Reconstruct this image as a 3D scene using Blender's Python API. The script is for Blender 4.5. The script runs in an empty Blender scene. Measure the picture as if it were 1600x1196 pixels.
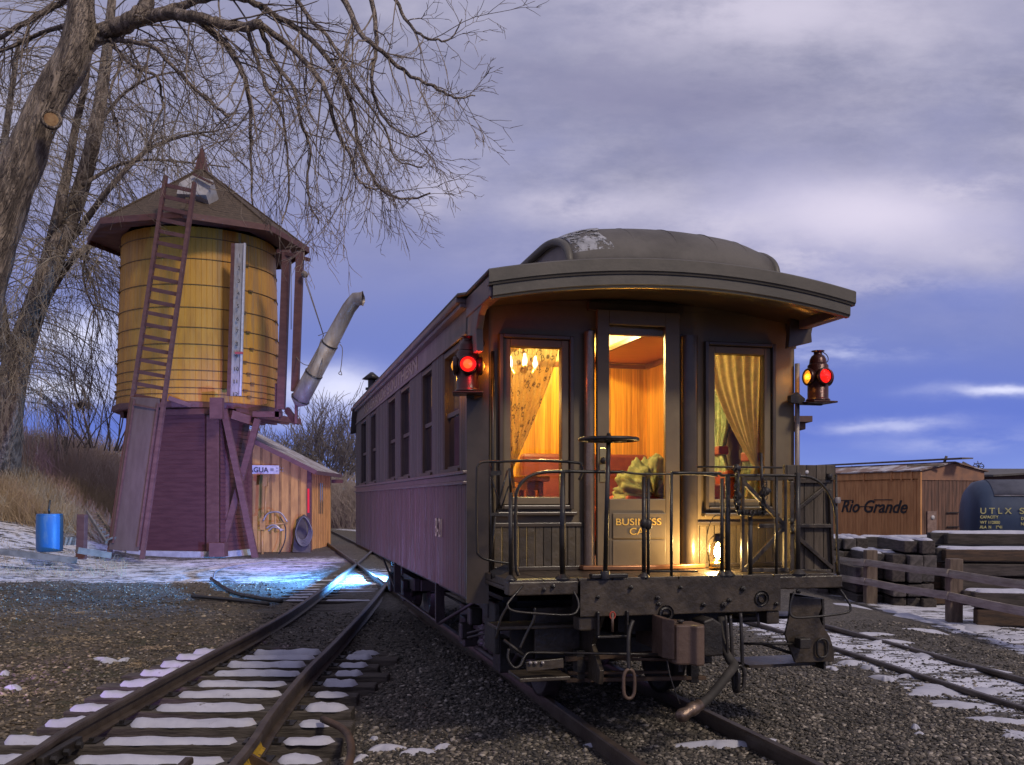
import bpy, math, random
import numpy as np
from mathutils import Vector, Matrix
R = math.radians
random.seed(7)
rng = np.random.default_rng(7)
scene = bpy.context.scene
col = scene.collection
# ------------------------------------------------------------------ camera
E = 1.63
F = 1500.0
cam_d = bpy.data.cameras.new('camera'); cam = bpy.data.objects.new('camera', cam_d); col.objects.link(cam)
cam.location = (0, 0, E); cam.rotation_euler = (R(90), 0, 0)
cam_d.sensor_width = 36; cam_d.lens = 36*F/1600; cam_d.shift_y = 182/1600
cam_d.clip_start = .05; cam_d.clip_end = 3000
scene.camera = cam
scene.view_settings.view_transform = 'Standard'; scene.view_settings.look = 'None'
scene.view_settings.exposure = 0; scene.view_settings.gamma = 1
scene.render.engine = 'CYCLES'
scene.cycles.max_bounces = 8; scene.cycles.transparent_max_bounces = 12
scene.cycles.use_denoising = True
scene.cycles.sample_clamp_indirect = 4
scene.cycles.caustics_reflective = False; scene.cycles.caustics_refractive = False

def srgb(r, g, b):
    f = lambda c: ((c/255+.055)/1.055)**2.4 if c/255 > .04045 else c/255/12.92
    return (f(r), f(g), f(b), 1)

# ------------------------------------------------------------------ node helper
class NT:
    def __init__(s, nt): s.nt = nt; s.n = nt.nodes; s.l = nt.links
    def node(s, t, **k):
        n = s.n.new(t)
        for a, b in k.items(): setattr(n, a, b)
        return n
    def set(s, sock, v):
        if isinstance(v, bpy.types.NodeSocket): s.l.new(v, sock)
        elif v is not None: sock.default_value = v
    def math(s, op, a, b=None, c=None, clamp=False):
        n = s.node('ShaderNodeMath', operation=op); n.use_clamp = clamp
        s.set(n.inputs[0], a)
        if b is not None: s.set(n.inputs[1], b)
        if c is not None: s.set(n.inputs[2], c)
        return n.outputs[0]
    def noise(s, vec, scale, detail=4, rough=.55, out=0, dist=0):
        n = s.node('ShaderNodeTexNoise'); s.set(n.inputs['Vector'], vec)
        n.inputs['Scale'].default_value = scale; n.inputs['Detail'].default_value = detail
        n.inputs['Roughness'].default_value = rough; n.inputs['Distortion'].default_value = dist
        return n.outputs[out]
    def mapping(s, vec, scale=(1, 1, 1), rot=(0, 0, 0), loc=(0, 0, 0)):
        n = s.node('ShaderNodeMapping'); s.set(n.inputs[0], vec)
        n.inputs['Scale'].default_value = scale; n.inputs['Rotation'].default_value = rot; n.inputs['Location'].default_value = loc
        return n.outputs[0]
    def smooth(s, v, a, b, lo=0, hi=1):
        n = s.node('ShaderNodeMapRange', interpolation_type='SMOOTHSTEP'); s.set(n.inputs[0], v)
        s.set(n.inputs[1], a); s.set(n.inputs[2], b); s.set(n.inputs[3], lo); s.set(n.inputs[4], hi)
        return n.outputs[0]
    def mix(s, f, a, b, mode='MIX'):
        n = s.node('ShaderNodeMix', data_type='RGBA', blend_type=mode)
        s.set(n.inputs[0], f); s.set(n.inputs[6], a); s.set(n.inputs[7], b)
        return n.outputs[2]
    def ramp(s, f, stops):
        n = s.node('ShaderNodeValToRGB'); s.set(n.inputs[0], f); e = n.color_ramp.elements
        while len(e) < len(stops): e.new(.5)
        for k, (p, c) in enumerate(stops): e[k].position = p; e[k].color = c
        return n.outputs[0]

# ------------------------------------------------------------------ world: dusk sky with cloud banks
w = bpy.data.worlds.new('World'); scene.world = w; w.use_nodes = True
t = NT(w.node_tree); t.n.clear()
tc = t.node('ShaderNodeTexCoord').outputs['Generated']
sx = t.node('ShaderNodeSeparateXYZ'); t.l.new(tc, sx.inputs[0])
dx, dy, dz = sx.outputs
ay = t.math('MAXIMUM', t.math('ABSOLUTE', dy), .25)
U = t.math('DIVIDE', dx, ay); V = t.math('DIVIDE', dz, ay)
cv = t.node('ShaderNodeCombineXYZ'); t.l.new(U, cv.inputs[0]); t.l.new(V, cv.inputs[1])
uv = cv.outputs[0]
wn = t.noise(t.mapping(uv, (3, 6, 1)), 1.0, 6, .6, out=1)
ws = t.node('ShaderNodeSeparateXYZ'); t.l.new(wn, ws.inputs[0])
Uw = t.math('MULTIPLY_ADD', t.math('SUBTRACT', ws.outputs[0], .5), .16, U)
Vw = t.math('MULTIPLY_ADD', t.math('SUBTRACT', ws.outputs[1], .5), .07, V)
base = t.ramp(t.math('ADD', t.math('DIVIDE', Vw, .6), 0, clamp=True), [
    (0, srgb(116, 132, 190)), (.05, srgb(104, 121, 184)), (.13, srgb(84, 102, 174)), (.27, srgb(98, 110, 166)),
    (.42, srgb(112, 117, 160)), (.62, srgb(122, 124, 156)), (1, srgb(126, 126, 150))])
big = t.noise(t.mapping(uv, (2.2, 4.4, 1), loc=(3.1, 1.2, 0)), 1.0, 7, .58)
big2 = t.noise(t.mapping(uv, (5, 10, 1), loc=(.3, 7.2, 0)), 1.0, 7, .6)
# soft cloud deck: heavier to the upper right
deck = t.math('ADD', t.smooth(Vw, .17, .42), t.math('MULTIPLY', t.smooth(Uw, -.1, .5), t.smooth(Vw, .12, .30)), clamp=True)
deckm = t.math('MULTIPLY', deck, t.smooth(big, .28, .62))
fine_ = t.noise(t.mapping(uv, (10, 26, 1), rot=(0, 0, .15), loc=(1.3, 4.4, 0)), 1.0, 8, .66)
c = t.mix(t.math('MULTIPLY', deckm, .85), base, t.mix(t.smooth(t.math('ADD', t.math('MULTIPLY', big2, .6), t.math('MULTIPLY', fine_, .4)), .36, .66), srgb(113, 114, 138), srgb(158, 155, 172)))
def blob(px, py, sx_, sy_, k, colr, thr=(.35, .6), fine=None):
    global c
    a = t.math('DIVIDE', t.math('SUBTRACT', Uw, (px-800)/F), sx_/F)
    b = t.math('DIVIDE', t.math('SUBTRACT', Vw, (780-py)/F), sy_/F)
    d = t.math('ADD', t.math('MULTIPLY', a, a), t.math('MULTIPLY', b, b))
    g = t.math('EXPONENT', t.math('MULTIPLY', d, -1.0))
    g = t.math('MULTIPLY', g, t.smooth(fine or big2, thr[0], thr[1]))
    c = t.mix(t.math('MULTIPLY', g, k, clamp=True), c, colr)
wisp = t.noise(t.mapping(uv, (9, 30, 1), rot=(0, 0, .12)), 1.0, 6, .6)
W1 = srgb(176, 171, 188); W2 = srgb(188, 190, 214); D1 = srgb(106, 106, 136)
blob(1180, 10, 330, 55, .9, W1, (.2, .55))
blob(1040, 150, 300, 50, .7, D1, (.25, .6))
blob(1330, 335, 230, 70, 1, srgb(184, 178, 196), (.08, .45))
blob(1500, 400, 160, 40, .5, W1, (.2, .5))
blob(910, 325, 110, 26, .8, W1, (.3, .55))
blob(1130, 345, 90, 22, .6, W1, (.35, .6), fine_)
blob(1250, 400, 260, 26, .6, W1, (.4, .62), fine_)
blob(1480, 290, 120, 20, .7, W1, (.35, .6), fine_)
blob(1330, 450, 200, 18, .45, W1, (.4, .62), fine_)
blob(1500, 470, 140, 40, .5, srgb(88, 104, 168), (.2, .6))
blob(900, 90, 200, 60, .5, D1, (.35, .6), fine_)
blob(1120, 240, 160, 40, .5, D1, (.3, .6))
blob(690, 305, 60, 26, .6, W1, (.3, .6), wisp)
blob(525, 615, 90, 32, 1, W2, (.1, .42))
blob(120, 525, 90, 30, 1, W2, (.1, .4))
blob(110, 600, 90, 24, 1, W2, (.1, .4))
blob(170, 560, 60, 14, .7, W2, (.2, .5))
blob(540, 660, 90, 16, .5, W2, (.3, .6), wisp)
blob(1550, 617, 75, 9, 1, W2, (.1, .5), wisp)
blob(1390, 662, 110, 9, .6, W2, (.2, .6), wisp)
blob(1300, 552, 130, 16, .5, W2, (.45, .7), wisp)
blob(1500, 690, 160, 14, .3, W2, (.3, .6), wisp)
low = t.smooth(dz, -.06, 0)
c = t.mix(low, srgb(70, 64, 70), c)
bg = t.node('ShaderNodeBackground'); t.l.new(c, bg.inputs[0]); bg.inputs[1].default_value = 1.54
o_ = t.node('ShaderNodeOutputWorld'); t.l.new(bg.outputs[0], o_.inputs[0])

# ------------------------------------------------------------------ moonlight / yard light as a soft sun, behind the camera to the right
def lamp(name, kind, loc, energy, color, **k):
    d = bpy.data.lights.new(name, kind); d.energy = energy; d.color = color
    for a, b in k.items(): setattr(d, a, b)
    o = bpy.data.objects.new(name, d); o.location = loc; col.objects.link(o); return o
sun = lamp('sun', 'SUN', (0, 0, 30), 1.7, (1, .86, .70), angle=R(8))
sun.rotation_euler = Vector((-.52, .66, -.72)).to_track_quat('-Z', 'Y').to_euler()

# ------------------------------------------------------------------ materials
def mat(name, c1, c2=None, nscale=3, stretch=(1, 1, 1), rough=.7, metal=0, bump=0, bscale=40, detail=6,
        contrast=(.35, .65), spec=.5, coord='Object', emis=None, es=0, board=None, rough2=None, trans=0):
    m = bpy.data.materials.new(name); m.use_nodes = True; t = NT(m.node_tree)
    b = t.n['Principled BSDF']
    b.inputs['Roughness'].default_value = rough; b.inputs['Metallic'].default_value = metal
    b.inputs['Specular IOR Level'].default_value = spec
    tc = t.node('ShaderNodeTexCoord').outputs[coord]
    v = t.mapping(tc, stretch)
    colr = c1
    if c2 is not None:
        f = t.smooth(t.noise(v, nscale, detail, .62), contrast[0], contrast[1])
        colr = t.mix(f, c1, c2)
        if rough2 is not None:
            t.l.new(t.smooth(f, 0, 1, rough, rough2), b.inputs['Roughness'])
    h = None
    if board:                       # (axis, width, darkness): tongue-and-groove joints
        ax, wd, dk = board
        s = t.node('ShaderNodeSeparateXYZ'); t.l.new(tc, s.inputs[0])
        q = t.math('DIVIDE', s.outputs[ax], wd)
        fr = t.math('PINGPONG', q, .5)
        g = t.smooth(fr, 0, .07)
        cell = t.math('FLOOR', t.math('ADD', q, 0))
        wn = t.node('ShaderNodeTexWhiteNoise', noise_dimensions='1D'); t.l.new(cell, wn.inputs[1])
        vary = t.smooth(wn.outputs[0], 0, 1, .78, 1.12)
        vv = t.node('ShaderNodeCombineXYZ')
        for i in range(3): t.l.new(vary, vv.inputs[i])
        colr = t.mix(1.0, colr, vv.outputs[0], 'MULTIPLY')
        colr = t.mix(t.math('MULTIPLY', t.math('SUBTRACT', 1, g), dk), colr, (.01, .008, .006, 1))
        h = g
    t.set(b.inputs['Base Color'], colr)
    if bump:
        bn = t.node('ShaderNodeBump'); bn.inputs['Strength'].default_value = bump; bn.inputs['Distance'].default_value = .01
        hh = t.noise(v, bscale, 5, .6)
        if h is not None: hh = t.math('ADD', hh, t.math('MULTIPLY', h, 2.0))
        t.l.new(hh, bn.inputs['Height']); t.l.new(bn.outputs[0], b.inputs['Normal'])
    if emis: b.inputs['Emission Color'].default_value = emis; b.inputs['Emission Strength'].default_value = es
    if trans: b.inputs['Transmission Weight'].default_value = trans
    return m
def glass_mat(name, tint=(1, 1, 1, 1), refl=.012):
    m = bpy.data.materials.new(name); m.use_nodes = True; t = NT(m.node_tree); t.n.clear()
    a = t.node('ShaderNodeBsdfTransparent'); a.inputs[0].default_value = tint
    g = t.node('ShaderNodeBsdfGlossy'); g.inputs['Roughness'].default_value = .03
    lw = t.node('ShaderNodeLayerWeight'); lw.inputs[0].default_value = .25
    mx = t.node('ShaderNodeMixShader'); t.l.new(t.math('MULTIPLY_ADD', lw.outputs[0], .25, refl*.4), mx.inputs[0])
    t.l.new(a.outputs[0], mx.inputs[1]); t.l.new(g.outputs[0], mx.inputs[2])
    o = t.node('ShaderNodeOutputMaterial'); t.l.new(mx.outputs[0], o.inputs[0]); return m
G = {}
G['paint'] = mat('dark_olive_paint', (.165, .122, .068, 1), (.205, .155, .09, 1), 2.5, rough=.38, bump=.12, bscale=9, rough2=.55)
G['paint2'] = mat('dark_brown_trim', (.066, .050, .032, 1), (.095, .072, .048, 1), 4, rough=.32, bump=.1, bscale=14)
G['side'] = mat('maroon_side_boards', (.115, .055, .052, 1), (.165, .088, .082, 1), 3, (1, 9, .5), rough=.34, bump=.5, bscale=9, rough2=.6, board=(1, .062, .85))
G['pier'] = mat('brown_upper_boards', (.075, .056, .040, 1), (.105, .08, .058, 1), 3, (1, 9, .5), rough=.4, bump=.5, bscale=9, rough2=.6, board=(1, .085, .8))
G['sidetrim'] = mat('belt_rail_paint', (.13, .09, .09, 1), (.18, .13, .13, 1), 5, rough=.28, bump=.15)
G['letter'] = mat('letterboard_paint', (.22, .17, .14, 1), (.16, .12, .10, 1), 2, (1, 4, 1), rough=.6, bump=.2)
G['bead'] = mat('beadboard_olive', (.10, .078, .046, 1), (.13, .10, .06, 1), 5, rough=.35, bump=.8, bscale=20, board=(0, .058, .9))
G['roof'] = mat('roof_canvas', (.075, .066, .060, 1), (.125, .112, .10, 1), 2.2, (1, 1, 1), rough=.7, bump=.5, bscale=18, detail=9)
G['fascia'] = mat('hood_fascia', (.088, .078, .062, 1), (.115, .1, .08, 1), 4, rough=.5, bump=.15)
G['peel'] = mat('peeled_canvas', (.40, .40, .43, 1), (.24, .24, .255, 1), 9, rough=.8, bump=.3)
_t = NT(G['peel'].node_tree); _tc = _t.node('ShaderNodeTexCoord').outputs['Object']; _t.l.new(_t.math('GREATER_THAN', _t.noise(_tc, 7, 7, .75), .47), _t.n['Principled BSDF'].inputs['Alpha'])
G['iron'] = mat('black_iron', (.016, .014, .012, 1), (.032, .026, .022, 1), 8, rough=.28, bump=.3, bscale=60, rough2=.55)
G['dirtyiron'] = mat('greasy_iron', (.012, .010, .009, 1), (.028, .022, .017, 1), 6, rough=.5, bump=.5, bscale=40)
G['beam'] = mat('flaking_beam_paint', (.040, .031, .022, 1), (.082, .063, .044, 1), 9, rough=.34, bump=.55, bscale=30)
G['coupler'] = mat('coupler_brown', (.085, .052, .036, 1), (.14, .09, .064, 1), 6, rough=.5, bump=.35, bscale=30)
G['rustbar'] = mat('rusty_bar', (.06, .036, .022, 1), (.10, .058, .034, 1), 6, rough=.7, bump=.4)
G['chrome'] = mat('worn_handrail', (.30, .22, .15, 1), (.20, .145, .10, 1), 10, (2, 2, .6), rough=.24, metal=.5, bump=.2, bscale=50, rough2=.4)
G['copper'] = mat('copper_sill', (.42, .20, .09, 1), (.30, .13, .06, 1), 10, rough=.4, metal=.6)
G['gold'] = mat('gold_leaf', (.95, .60, .12, 1), rough=.5)
G['goldfade'] = mat('faded_gold', (.34, .28, .17, 1), (.22, .17, .12, 1), 25, rough=.6)
G['wood'] = mat('varnished_panel', (.70, .34, .042, 1), (.47, .20, .024, 1), 3, (14, 14, .7), rough=.3, bump=.25, bscale=6, board=(0, .055, .45))
G['woody'] = mat('varnished_side_panel', (.70, .34, .042, 1), (.47, .20, .024, 1), 3, (14, 14, .7), rough=.3, bump=.25, bscale=6, board=(1, .055, .45))
G['ceil'] = mat('varnished_ceiling', (.52, .25, .05, 1), (.44, .20, .04, 1), 3, (1, 8, 1), rough=.35)
G['cream'] = mat('cream_clerestory', (.78, .62, .28, 1), (.70, .52, .2, 1), 3, (12, 12, 1), rough=.5)
G['plum'] = mat('plum_floor', (.16, .07, .10, 1), (.20, .10, .12, 1), 8, rough=.6)
G['red'] = mat('red_leather', (.30, .055, .03, 1), (.24, .04, .025, 1), 6, rough=.4, bump=.2)
G['maroonback'] = mat('maroon_leather', (.14, .032, .022, 1), (.18, .045, .03, 1), 6, rough=.4, bump=.2)
G['darkwood'] = mat('dark_walnut', (.16, .06, .02, 1), (.10, .04, .015, 1), 5, (1, 1, 6), rough=.35)
G['blanket'] = mat('pale_green_cloth', (.25, .255, .12, 1), (.12, .135, .06, 1), 5, rough=.9, bump=.4)
G['green'] = mat('sage_curtain', (.28, .38, .20, 1), (.45, .52, .28, 1), 16, rough=.9, contrast=(.45, .55))
G['brass'] = mat('brass', (.75, .50, .16, 1), rough=.25, metal=1)
G['glass'] = glass_mat('window_glass')
G['dkglass'] = mat('dark_pane', (.012, .010, .010, 1), (.03, .022, .02, 1), 3, rough=.06, spec=.9)
G['white'] = mat('white_paint', (.62, .60, .62, 1), (.50, .48, .5, 1), 8, rough=.6, bump=.2)
G['black'] = mat('black_lettering', (.02, .018, .02, 1), rough=.6)
G['yellow'] = mat('mustard_staves', (.56, .275, .03, 1), (.43, .195, .02, 1), 1.3, (2, 2, .45), rough=.5, bump=.3, bscale=10)
G['towermaroon'] = mat('tower_maroon', (.098, .037, .033, 1), (.135, .056, .048, 1), 3, (1, 1, 3), rough=.6, bump=.3, bscale=18)
G['siding'] = mat('tower_siding', (.078, .024, .026, 1), (.105, .036, .036, 1), 2.5, (.6, .6, 5), rough=.6, bump=.3)
G['hoop'] = mat('hoop_iron', (.10, .055, .02, 1), (.16, .09, .03, 1), 6, rough=.6)
G['galv'] = mat('galvanised', (.48, .45, .43, 1), (.30, .25, .22, 1), 3, (1, 1, .5), rough=.36, metal=.55, bump=.3, bscale=12, rough2=.55)
G['shedwall'] = mat('ochre_boards', (.56, .31, .085, 1), (.42, .22, .06, 1), 2.5, (3, 3, .6), rough=.7, bump=.3)
G['conc'] = mat('concrete', (.42, .40, .40, 1), (.32, .30, .3, 1), 5, rough=.9, bump=.4)
G['railtop'] = mat('rail_steel', (.052, .037, .027, 1), (.092, .070, .054, 1), 5, (1, 1, 1), rough=.5, metal=.15, bump=.3, bscale=40)
G['tie'] = mat('weathered_tie', (.042, .034, .028, 1), (.105, .088, .074, 1), 5, (1, 9, 9), rough=.9, bump=.9, bscale=14)
G['snow'] = mat('snow', (.50, .50, .57, 1), (.43, .43, .50, 1), 6, rough=.85, bump=.35, bscale=12)
G['bark'] = mat('tree_bark', (.40, .32, .25, 1), (.17, .132, .105, 1), 7, (1.6, 1.6, .30), rough=.95, bump=0, contrast=(.42, .58))
G['twig'] = mat('twig_bark', (.19, .15, .12, 1), (.30, .24, .19, 1), 4, rough=.9)
G['twig2'] = mat('pale_twig', (.24, .20, .16, 1), (.33, .28, .22, 1), 4, rough=.9)
G['barrel'] = mat('blue_plastic', (.022, .13, .36, 1), (.09, .19, .34, 1), 6, (1, 1, .3), contrast=(.5, .68), rough=.45, bump=.1)
G['fence'] = mat('weathered_fence', (.24, .20, .155, 1), (.36, .31, .25, 1), 4, (.7, .7, 5), rough=.85, bump=.6, bscale=16)
G['fencepost'] = mat('fence_post', (.10, .07, .05, 1), (.17, .125, .09, 1), 4, (5, 5, .8), rough=.85, bump=.6, bscale=16)
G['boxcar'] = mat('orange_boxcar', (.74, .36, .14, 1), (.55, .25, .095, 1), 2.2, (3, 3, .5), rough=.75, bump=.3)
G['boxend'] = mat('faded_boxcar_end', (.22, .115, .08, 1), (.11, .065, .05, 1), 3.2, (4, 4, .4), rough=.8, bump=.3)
G['tankblue'] = mat('tank_car_blue', (.018, .032, .07, 1), (.03, .05, .095, 1), 2, (1, 1, .4), rough=.5)
G['tankyel'] = mat('tank_lettering', (.48, .42, .16, 1), (.32, .3, .14, 1), 20, rough=.7)
_t = NT(G['snow'].node_tree); _b = _t.n['Principled BSDF']; _tc = _t.node('ShaderNodeTexCoord').outputs['Object']; _l = _b.inputs['Base Color'].links[0].from_socket
_t.l.new(_t.mix(_t.smooth(_t.noise(_t.mapping(_tc, (1, 1.6, 1)), 9, 8, .78), .60, .68, 0, .85), _l, (.13, .11, .095, 1)), _b.inputs['Base Color'])
# deep furrowed bark relief
_t = NT(G['bark'].node_tree); _b = _t.n['Principled BSDF']
_tc = _t.node('ShaderNodeTexCoord').outputs['Object']
_v = _t.mapping(_tc, (1, 1, .22))
_v = _t.mapping(_t.mapping(_tc, rot=(0, -.36, 0)), (1, 1, .10))
_rn = _t.math('ABSOLUTE', _t.math('SUBTRACT', _t.noise(_v, 17, 4, .6, dist=.4), .5))
_bn = _t.node('ShaderNodeBump'); _bn.inputs['Strength'].default_value = 1; _bn.inputs['Distance'].default_value = .035
_t.l.new(_t.math('ADD', _t.smooth(_rn, 0, .11), _t.math('MULTIPLY', _t.noise(_v, 40, 5), .5)), _bn.inputs['Height']); _t.l.new(_bn.outputs[0], _b.inputs['Normal'])

# ------------------------------------------------------------------ mesh builder
INV = {}
def cat(pts, n=8):
    P = [Vector(p) for p in pts]
    if len(P) < 3: return P
    out = []
    Q = [2*P[0]-P[1]]+P+[2*P[-1]-P[-2]]
    for i in range(1, len(Q)-2):
        a, b, c_, d = Q[i-1:i+3]
        for k in range(n):
            s = k/n
            out.append(.5*((2*b)+(c_-a)*s+(2*a-5*b+4*c_-d)*s*s+(3*b-a-3*c_+d)*s**3))
    out.append(P[-1]); return out
class MB:
    def __init__(s): s.v = []; s.f = []; s.sm = []
    def add(s, vs, fs, smooth=False):
        o = len(s.v); s.v += [tuple(p) for p in vs]; s.f += [tuple(i+o for i in f) for f in fs]; s.sm += [smooth]*len(fs); return s
    def box(s, a, b, bev=0):
        x0, y0, z0 = [min(i, j) for i, j in zip(a, b)]; x1, y1, z1 = [max(i, j) for i, j in zip(a, b)]
        vs = [(x0, y0, z0), (x1, y0, z0), (x1, y1, z0), (x0, y1, z0), (x0, y0, z1), (x1, y0, z1), (x1, y1, z1), (x0, y1, z1)]
        return s.add(vs, [(0, 3, 2, 1), (4, 5, 6, 7), (0, 1, 5, 4), (1, 2, 6, 5), (2, 3, 7, 6), (3, 0, 4, 7)])
    def beam(s, p, q, w, h, up=(0, 0, 1)):
        p, q = Vector(p), Vector(q); d = (q-p).normalized(); up = Vector(up)
        if abs(d.dot(up)) > .98: up = Vector((0, 1, 0))
        x = d.cross(up).normalized()*w/2; y = x.cross(d).normalized()*h/2
        vs = [e+a*x+b*y for e in (p, q) for a, b in ((-1, -1), (1, -1), (1, 1), (-1, 1))]
        return s.add(vs, [(0, 3, 2, 1), (4, 5, 6, 7), (0, 1, 5, 4), (1, 2, 6, 5), (2, 3, 7, 6), (3, 0, 4, 7)])
    def tube(s, pts, r, n=8, caps=True, closed=False):
        P = [Vector(p) for p in pts]; m = len(P)
        rr = r if hasattr(r, '__len__') else [r]*m
        vs = []; prev = None
        for i, p in enumerate(P):
            if closed: d = P[(i+1) % m]-P[i-1]
            else: d = P[min(i+1, m-1)]-P[max(i-1, 0)]
            if d.length < 1e-9: d = Vector((0, 0, 1))
            d.normalize()
            if prev is None:
                a = Vector((0, 0, 1)) if abs(d.z) < .9 else Vector((1, 0, 0))
                x = d.cross(a).normalized()
            else:
                x = (prev-d*prev.dot(d));
                x = x.normalized() if x.length > 1e-6 else d.orthogonal().normalized()
            prev = x; y = d.cross(x)
            for k in range(n):
                an = 2*math.pi*k/n; vs.append(p+(x*math.cos(an)+y*math.sin(an))*rr[i])
        fs = []
        for i in range(m if closed else m-1):
            j = (i+1) % m
            for k in range(n):
                l = (k+1) % n; fs.append((i*n+k, i*n+l, j*n+l, j*n+k))
        if caps and not closed: fs += [tuple(range(n))[::-1], tuple((m-1)*n+k for k in range(n))]
        return s.add(vs, fs, True)
    def lathe(s, prof, c, n=20, axis=(0, 0, 1), ang=(0, 2*math.pi), smooth=True):
        """prof: (radius, height) pairs along axis from c"""
        z = Vector(axis).normalized(); x = z.orthogonal().normalized() if abs(z.z) < .99 else Vector((1, 0, 0)); y = z.cross(x); c = Vector(c)
        full = abs(ang[1]-ang[0]-2*math.pi) < 1e-6; m = n if full else n+1
        vs = [c+z*h+(x*math.cos(ang[0]+(ang[1]-ang[0])*k/n)+y*math.sin(ang[0]+(ang[1]-ang[0])*k/n))*r for r, h in prof for k in range(m)]
        fs = [(i*m+k, i*m+(k+1) % m, (i+1)*m+(k+1) % m, (i+1)*m+k) for i in range(len(prof)-1) for k in range(n)]
        return s.add(vs, fs, smooth)
    def prism(s, poly, d):
        """poly: list of 3D points, extruded by vector d"""
        n = len(poly); d = Vector(d); vs = [Vector(p) for p in poly]+[Vector(p)+d for p in poly]
        return s.add(vs, [tuple(range(n)), tuple(range(n, 2*n))[::-1]]+[(i, i+n, (i+1) % n+n, (i+1) % n) for i in range(n)])
    def sweep(s, prof, path, caps=True):
        """prof: (side, up) pairs swept along a roughly horizontal path"""
        P = [Vector(p) for p in path]; n = len(prof); m = len(P); vs = []
        for i, p in enumerate(P):
            d = (P[min(i+1, m-1)]-P[max(i-1, 0)]).normalized(); sd = d.cross(Vector((0, 0, 1))).normalized()
            vs += [p+sd*a+Vector((0, 0, 1))*b for a, b in prof]
        fs = [(i*n+k, i*n+(k+1) % n, (i+1)*n+(k+1) % n, (i+1)*n+k) for i in range(m-1) for k in range(n)]
        if caps: fs += [tuple(range(n)), tuple((m-1)*n+k for k in range(n))[::-1]]
        return s.add(vs, fs)
    def grid(s, rows, smooth=True):
        m = len(rows); n = len(rows[0])
        return s.add([p for r in rows for p in r], [(i*n+k, i*n+k+1, (i+1)*n+k+1, (i+1)*n+k) for i in range(m-1) for k in range(n-1)], smooth)
    def split(s, name, m, parent=None, **k):
        """every separate piece becomes an object of its own"""
        par = list(range(len(s.v)))
        def find(a):
            while par[a] != a: par[a] = par[par[a]]; a = par[a]
            return a
        for f in s.f:
            for i in f[1:]: par[find(i)] = find(f[0])
        g = {}
        for f, sm in zip(s.f, s.sm): g.setdefault(find(f[0]), []).append((f, sm))
        r = []
        for fs in g.values():
            ids = sorted({i for f, _ in fs for i in f}); mp = {i: j for j, i in enumerate(ids)}
            o = MB(); o.v = [s.v[i] for i in ids]; o.f = [tuple(mp[i] for i in f) for f, _ in fs]; o.sm = [x for _, x in fs]
            r.append(o.build(name, m, parent, **k))
        return r
    def build(s, name, m, parent=None, local=False, bevel=0, solid=0, sub=0, fix=True, wn=False):
        me = bpy.data.meshes.new(name)
        o = bpy.data.objects.new(name, me); col.objects.link(o)
        vs = s.v
        if parent is not None:
            o.parent = parent; INV[o.name] = INV[parent.name]
            if not local: vs = [tuple(INV[parent.name] @ Vector(p)) for p in vs]
        else: INV[o.name] = Matrix()
        me.from_pydata(vs, [], s.f); me.polygons.foreach_set('use_smooth', s.sm)
        me.materials.append(m)
        if fix:
            import bmesh
            b = bmesh.new(); b.from_mesh(me); bmesh.ops.recalc_face_normals(b, faces=b.faces); b.to_mesh(me); b.free()
        if solid:
            q = o.modifiers.new('thickness', 'SOLIDIFY'); q.thickness = solid; q.offset = 0
        if sub:
            q = o.modifiers.new('smooth', 'SUBSURF'); q.levels = q.render_levels = sub
        if bevel:
            q = o.modifiers.new('bevel', 'BEVEL'); q.width = bevel; q.segments = 2; q.limit_method = 'ANGLE'; q.angle_limit = R(40)
        me.update(); return o
def tag(o, label=None, cat_=None, group=None, kind=None):
    if label: o['label'] = label
    if cat_: o['category'] = cat_
    if group: o['group'] = group
    if kind: o['kind'] = kind
    return o
def thing(name, loc, label, cat_, group=None, rz=0):
    o = bpy.data.objects.new(name, None); col.objects.link(o); o.location = loc; o.rotation_euler = (0, 0, rz); o.empty_display_size = .1
    INV[o.name] = (Matrix.Translation(loc) @ Matrix.Rotation(rz, 4, 'Z')).inverted()
    return tag(o, label, cat_, group)
def copy_thing(o, loc=None, label=None, parent=None):
    c_ = o.copy(); col.objects.link(c_); INV[c_.name] = INV.get(o.name, Matrix())
    if parent is not None: c_.parent = parent
    if loc is not None: c_.location = loc
    if label: c_['label'] = label
    for ch in list(o.children): copy_thing(ch, parent=c_)
    return c_
def text(body, name, m, parent, origin, right, up, size, shear=0, depth=.003, local=False, bold=0, align='LEFT', sx=1.0):
    """lettering as a thin mesh; origin, right and up are in the parent's local frame when local"""
    cu = bpy.data.curves.new('t', 'FONT'); cu.body = body; cu.size = size; cu.shear = shear; cu.extrude = depth; cu.offset = bold; cu.align_x = align
    tmp = bpy.data.objects.new('t', cu); col.objects.link(tmp)
    dg = bpy.context.evaluated_depsgraph_get(); me = bpy.data.meshes.new_from_object(tmp.evaluated_get(dg))
    bpy.data.objects.remove(tmp); bpy.data.curves.remove(cu)
    x = Vector(right).normalized(); y = Vector(up).normalized(); z = x.cross(y); o = Vector(origin)
    for v in me.vertices:
        p = o+x*v.co.x*sx+y*v.co.y+z*v.co.z
        v.co = p if local else INV[parent.name] @ p
    me.materials.clear(); me.materials.append(m)
    ob = bpy.data.objects.new(name, me); col.objects.link(ob); ob.parent = parent; INV[ob.name] = INV[parent.name]; return ob
def W(x, y, Z): return Vector(((x-800)*Z/F, Z, E+(780-y)*Z/F))          # a point of the place at distance Z
def GZ(x, y, z=0):                                                        # a point of the place at height z
    Z = (E-z)*F/(y-780); return Vector(((x-800)*Z/F, Z, z))
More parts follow.
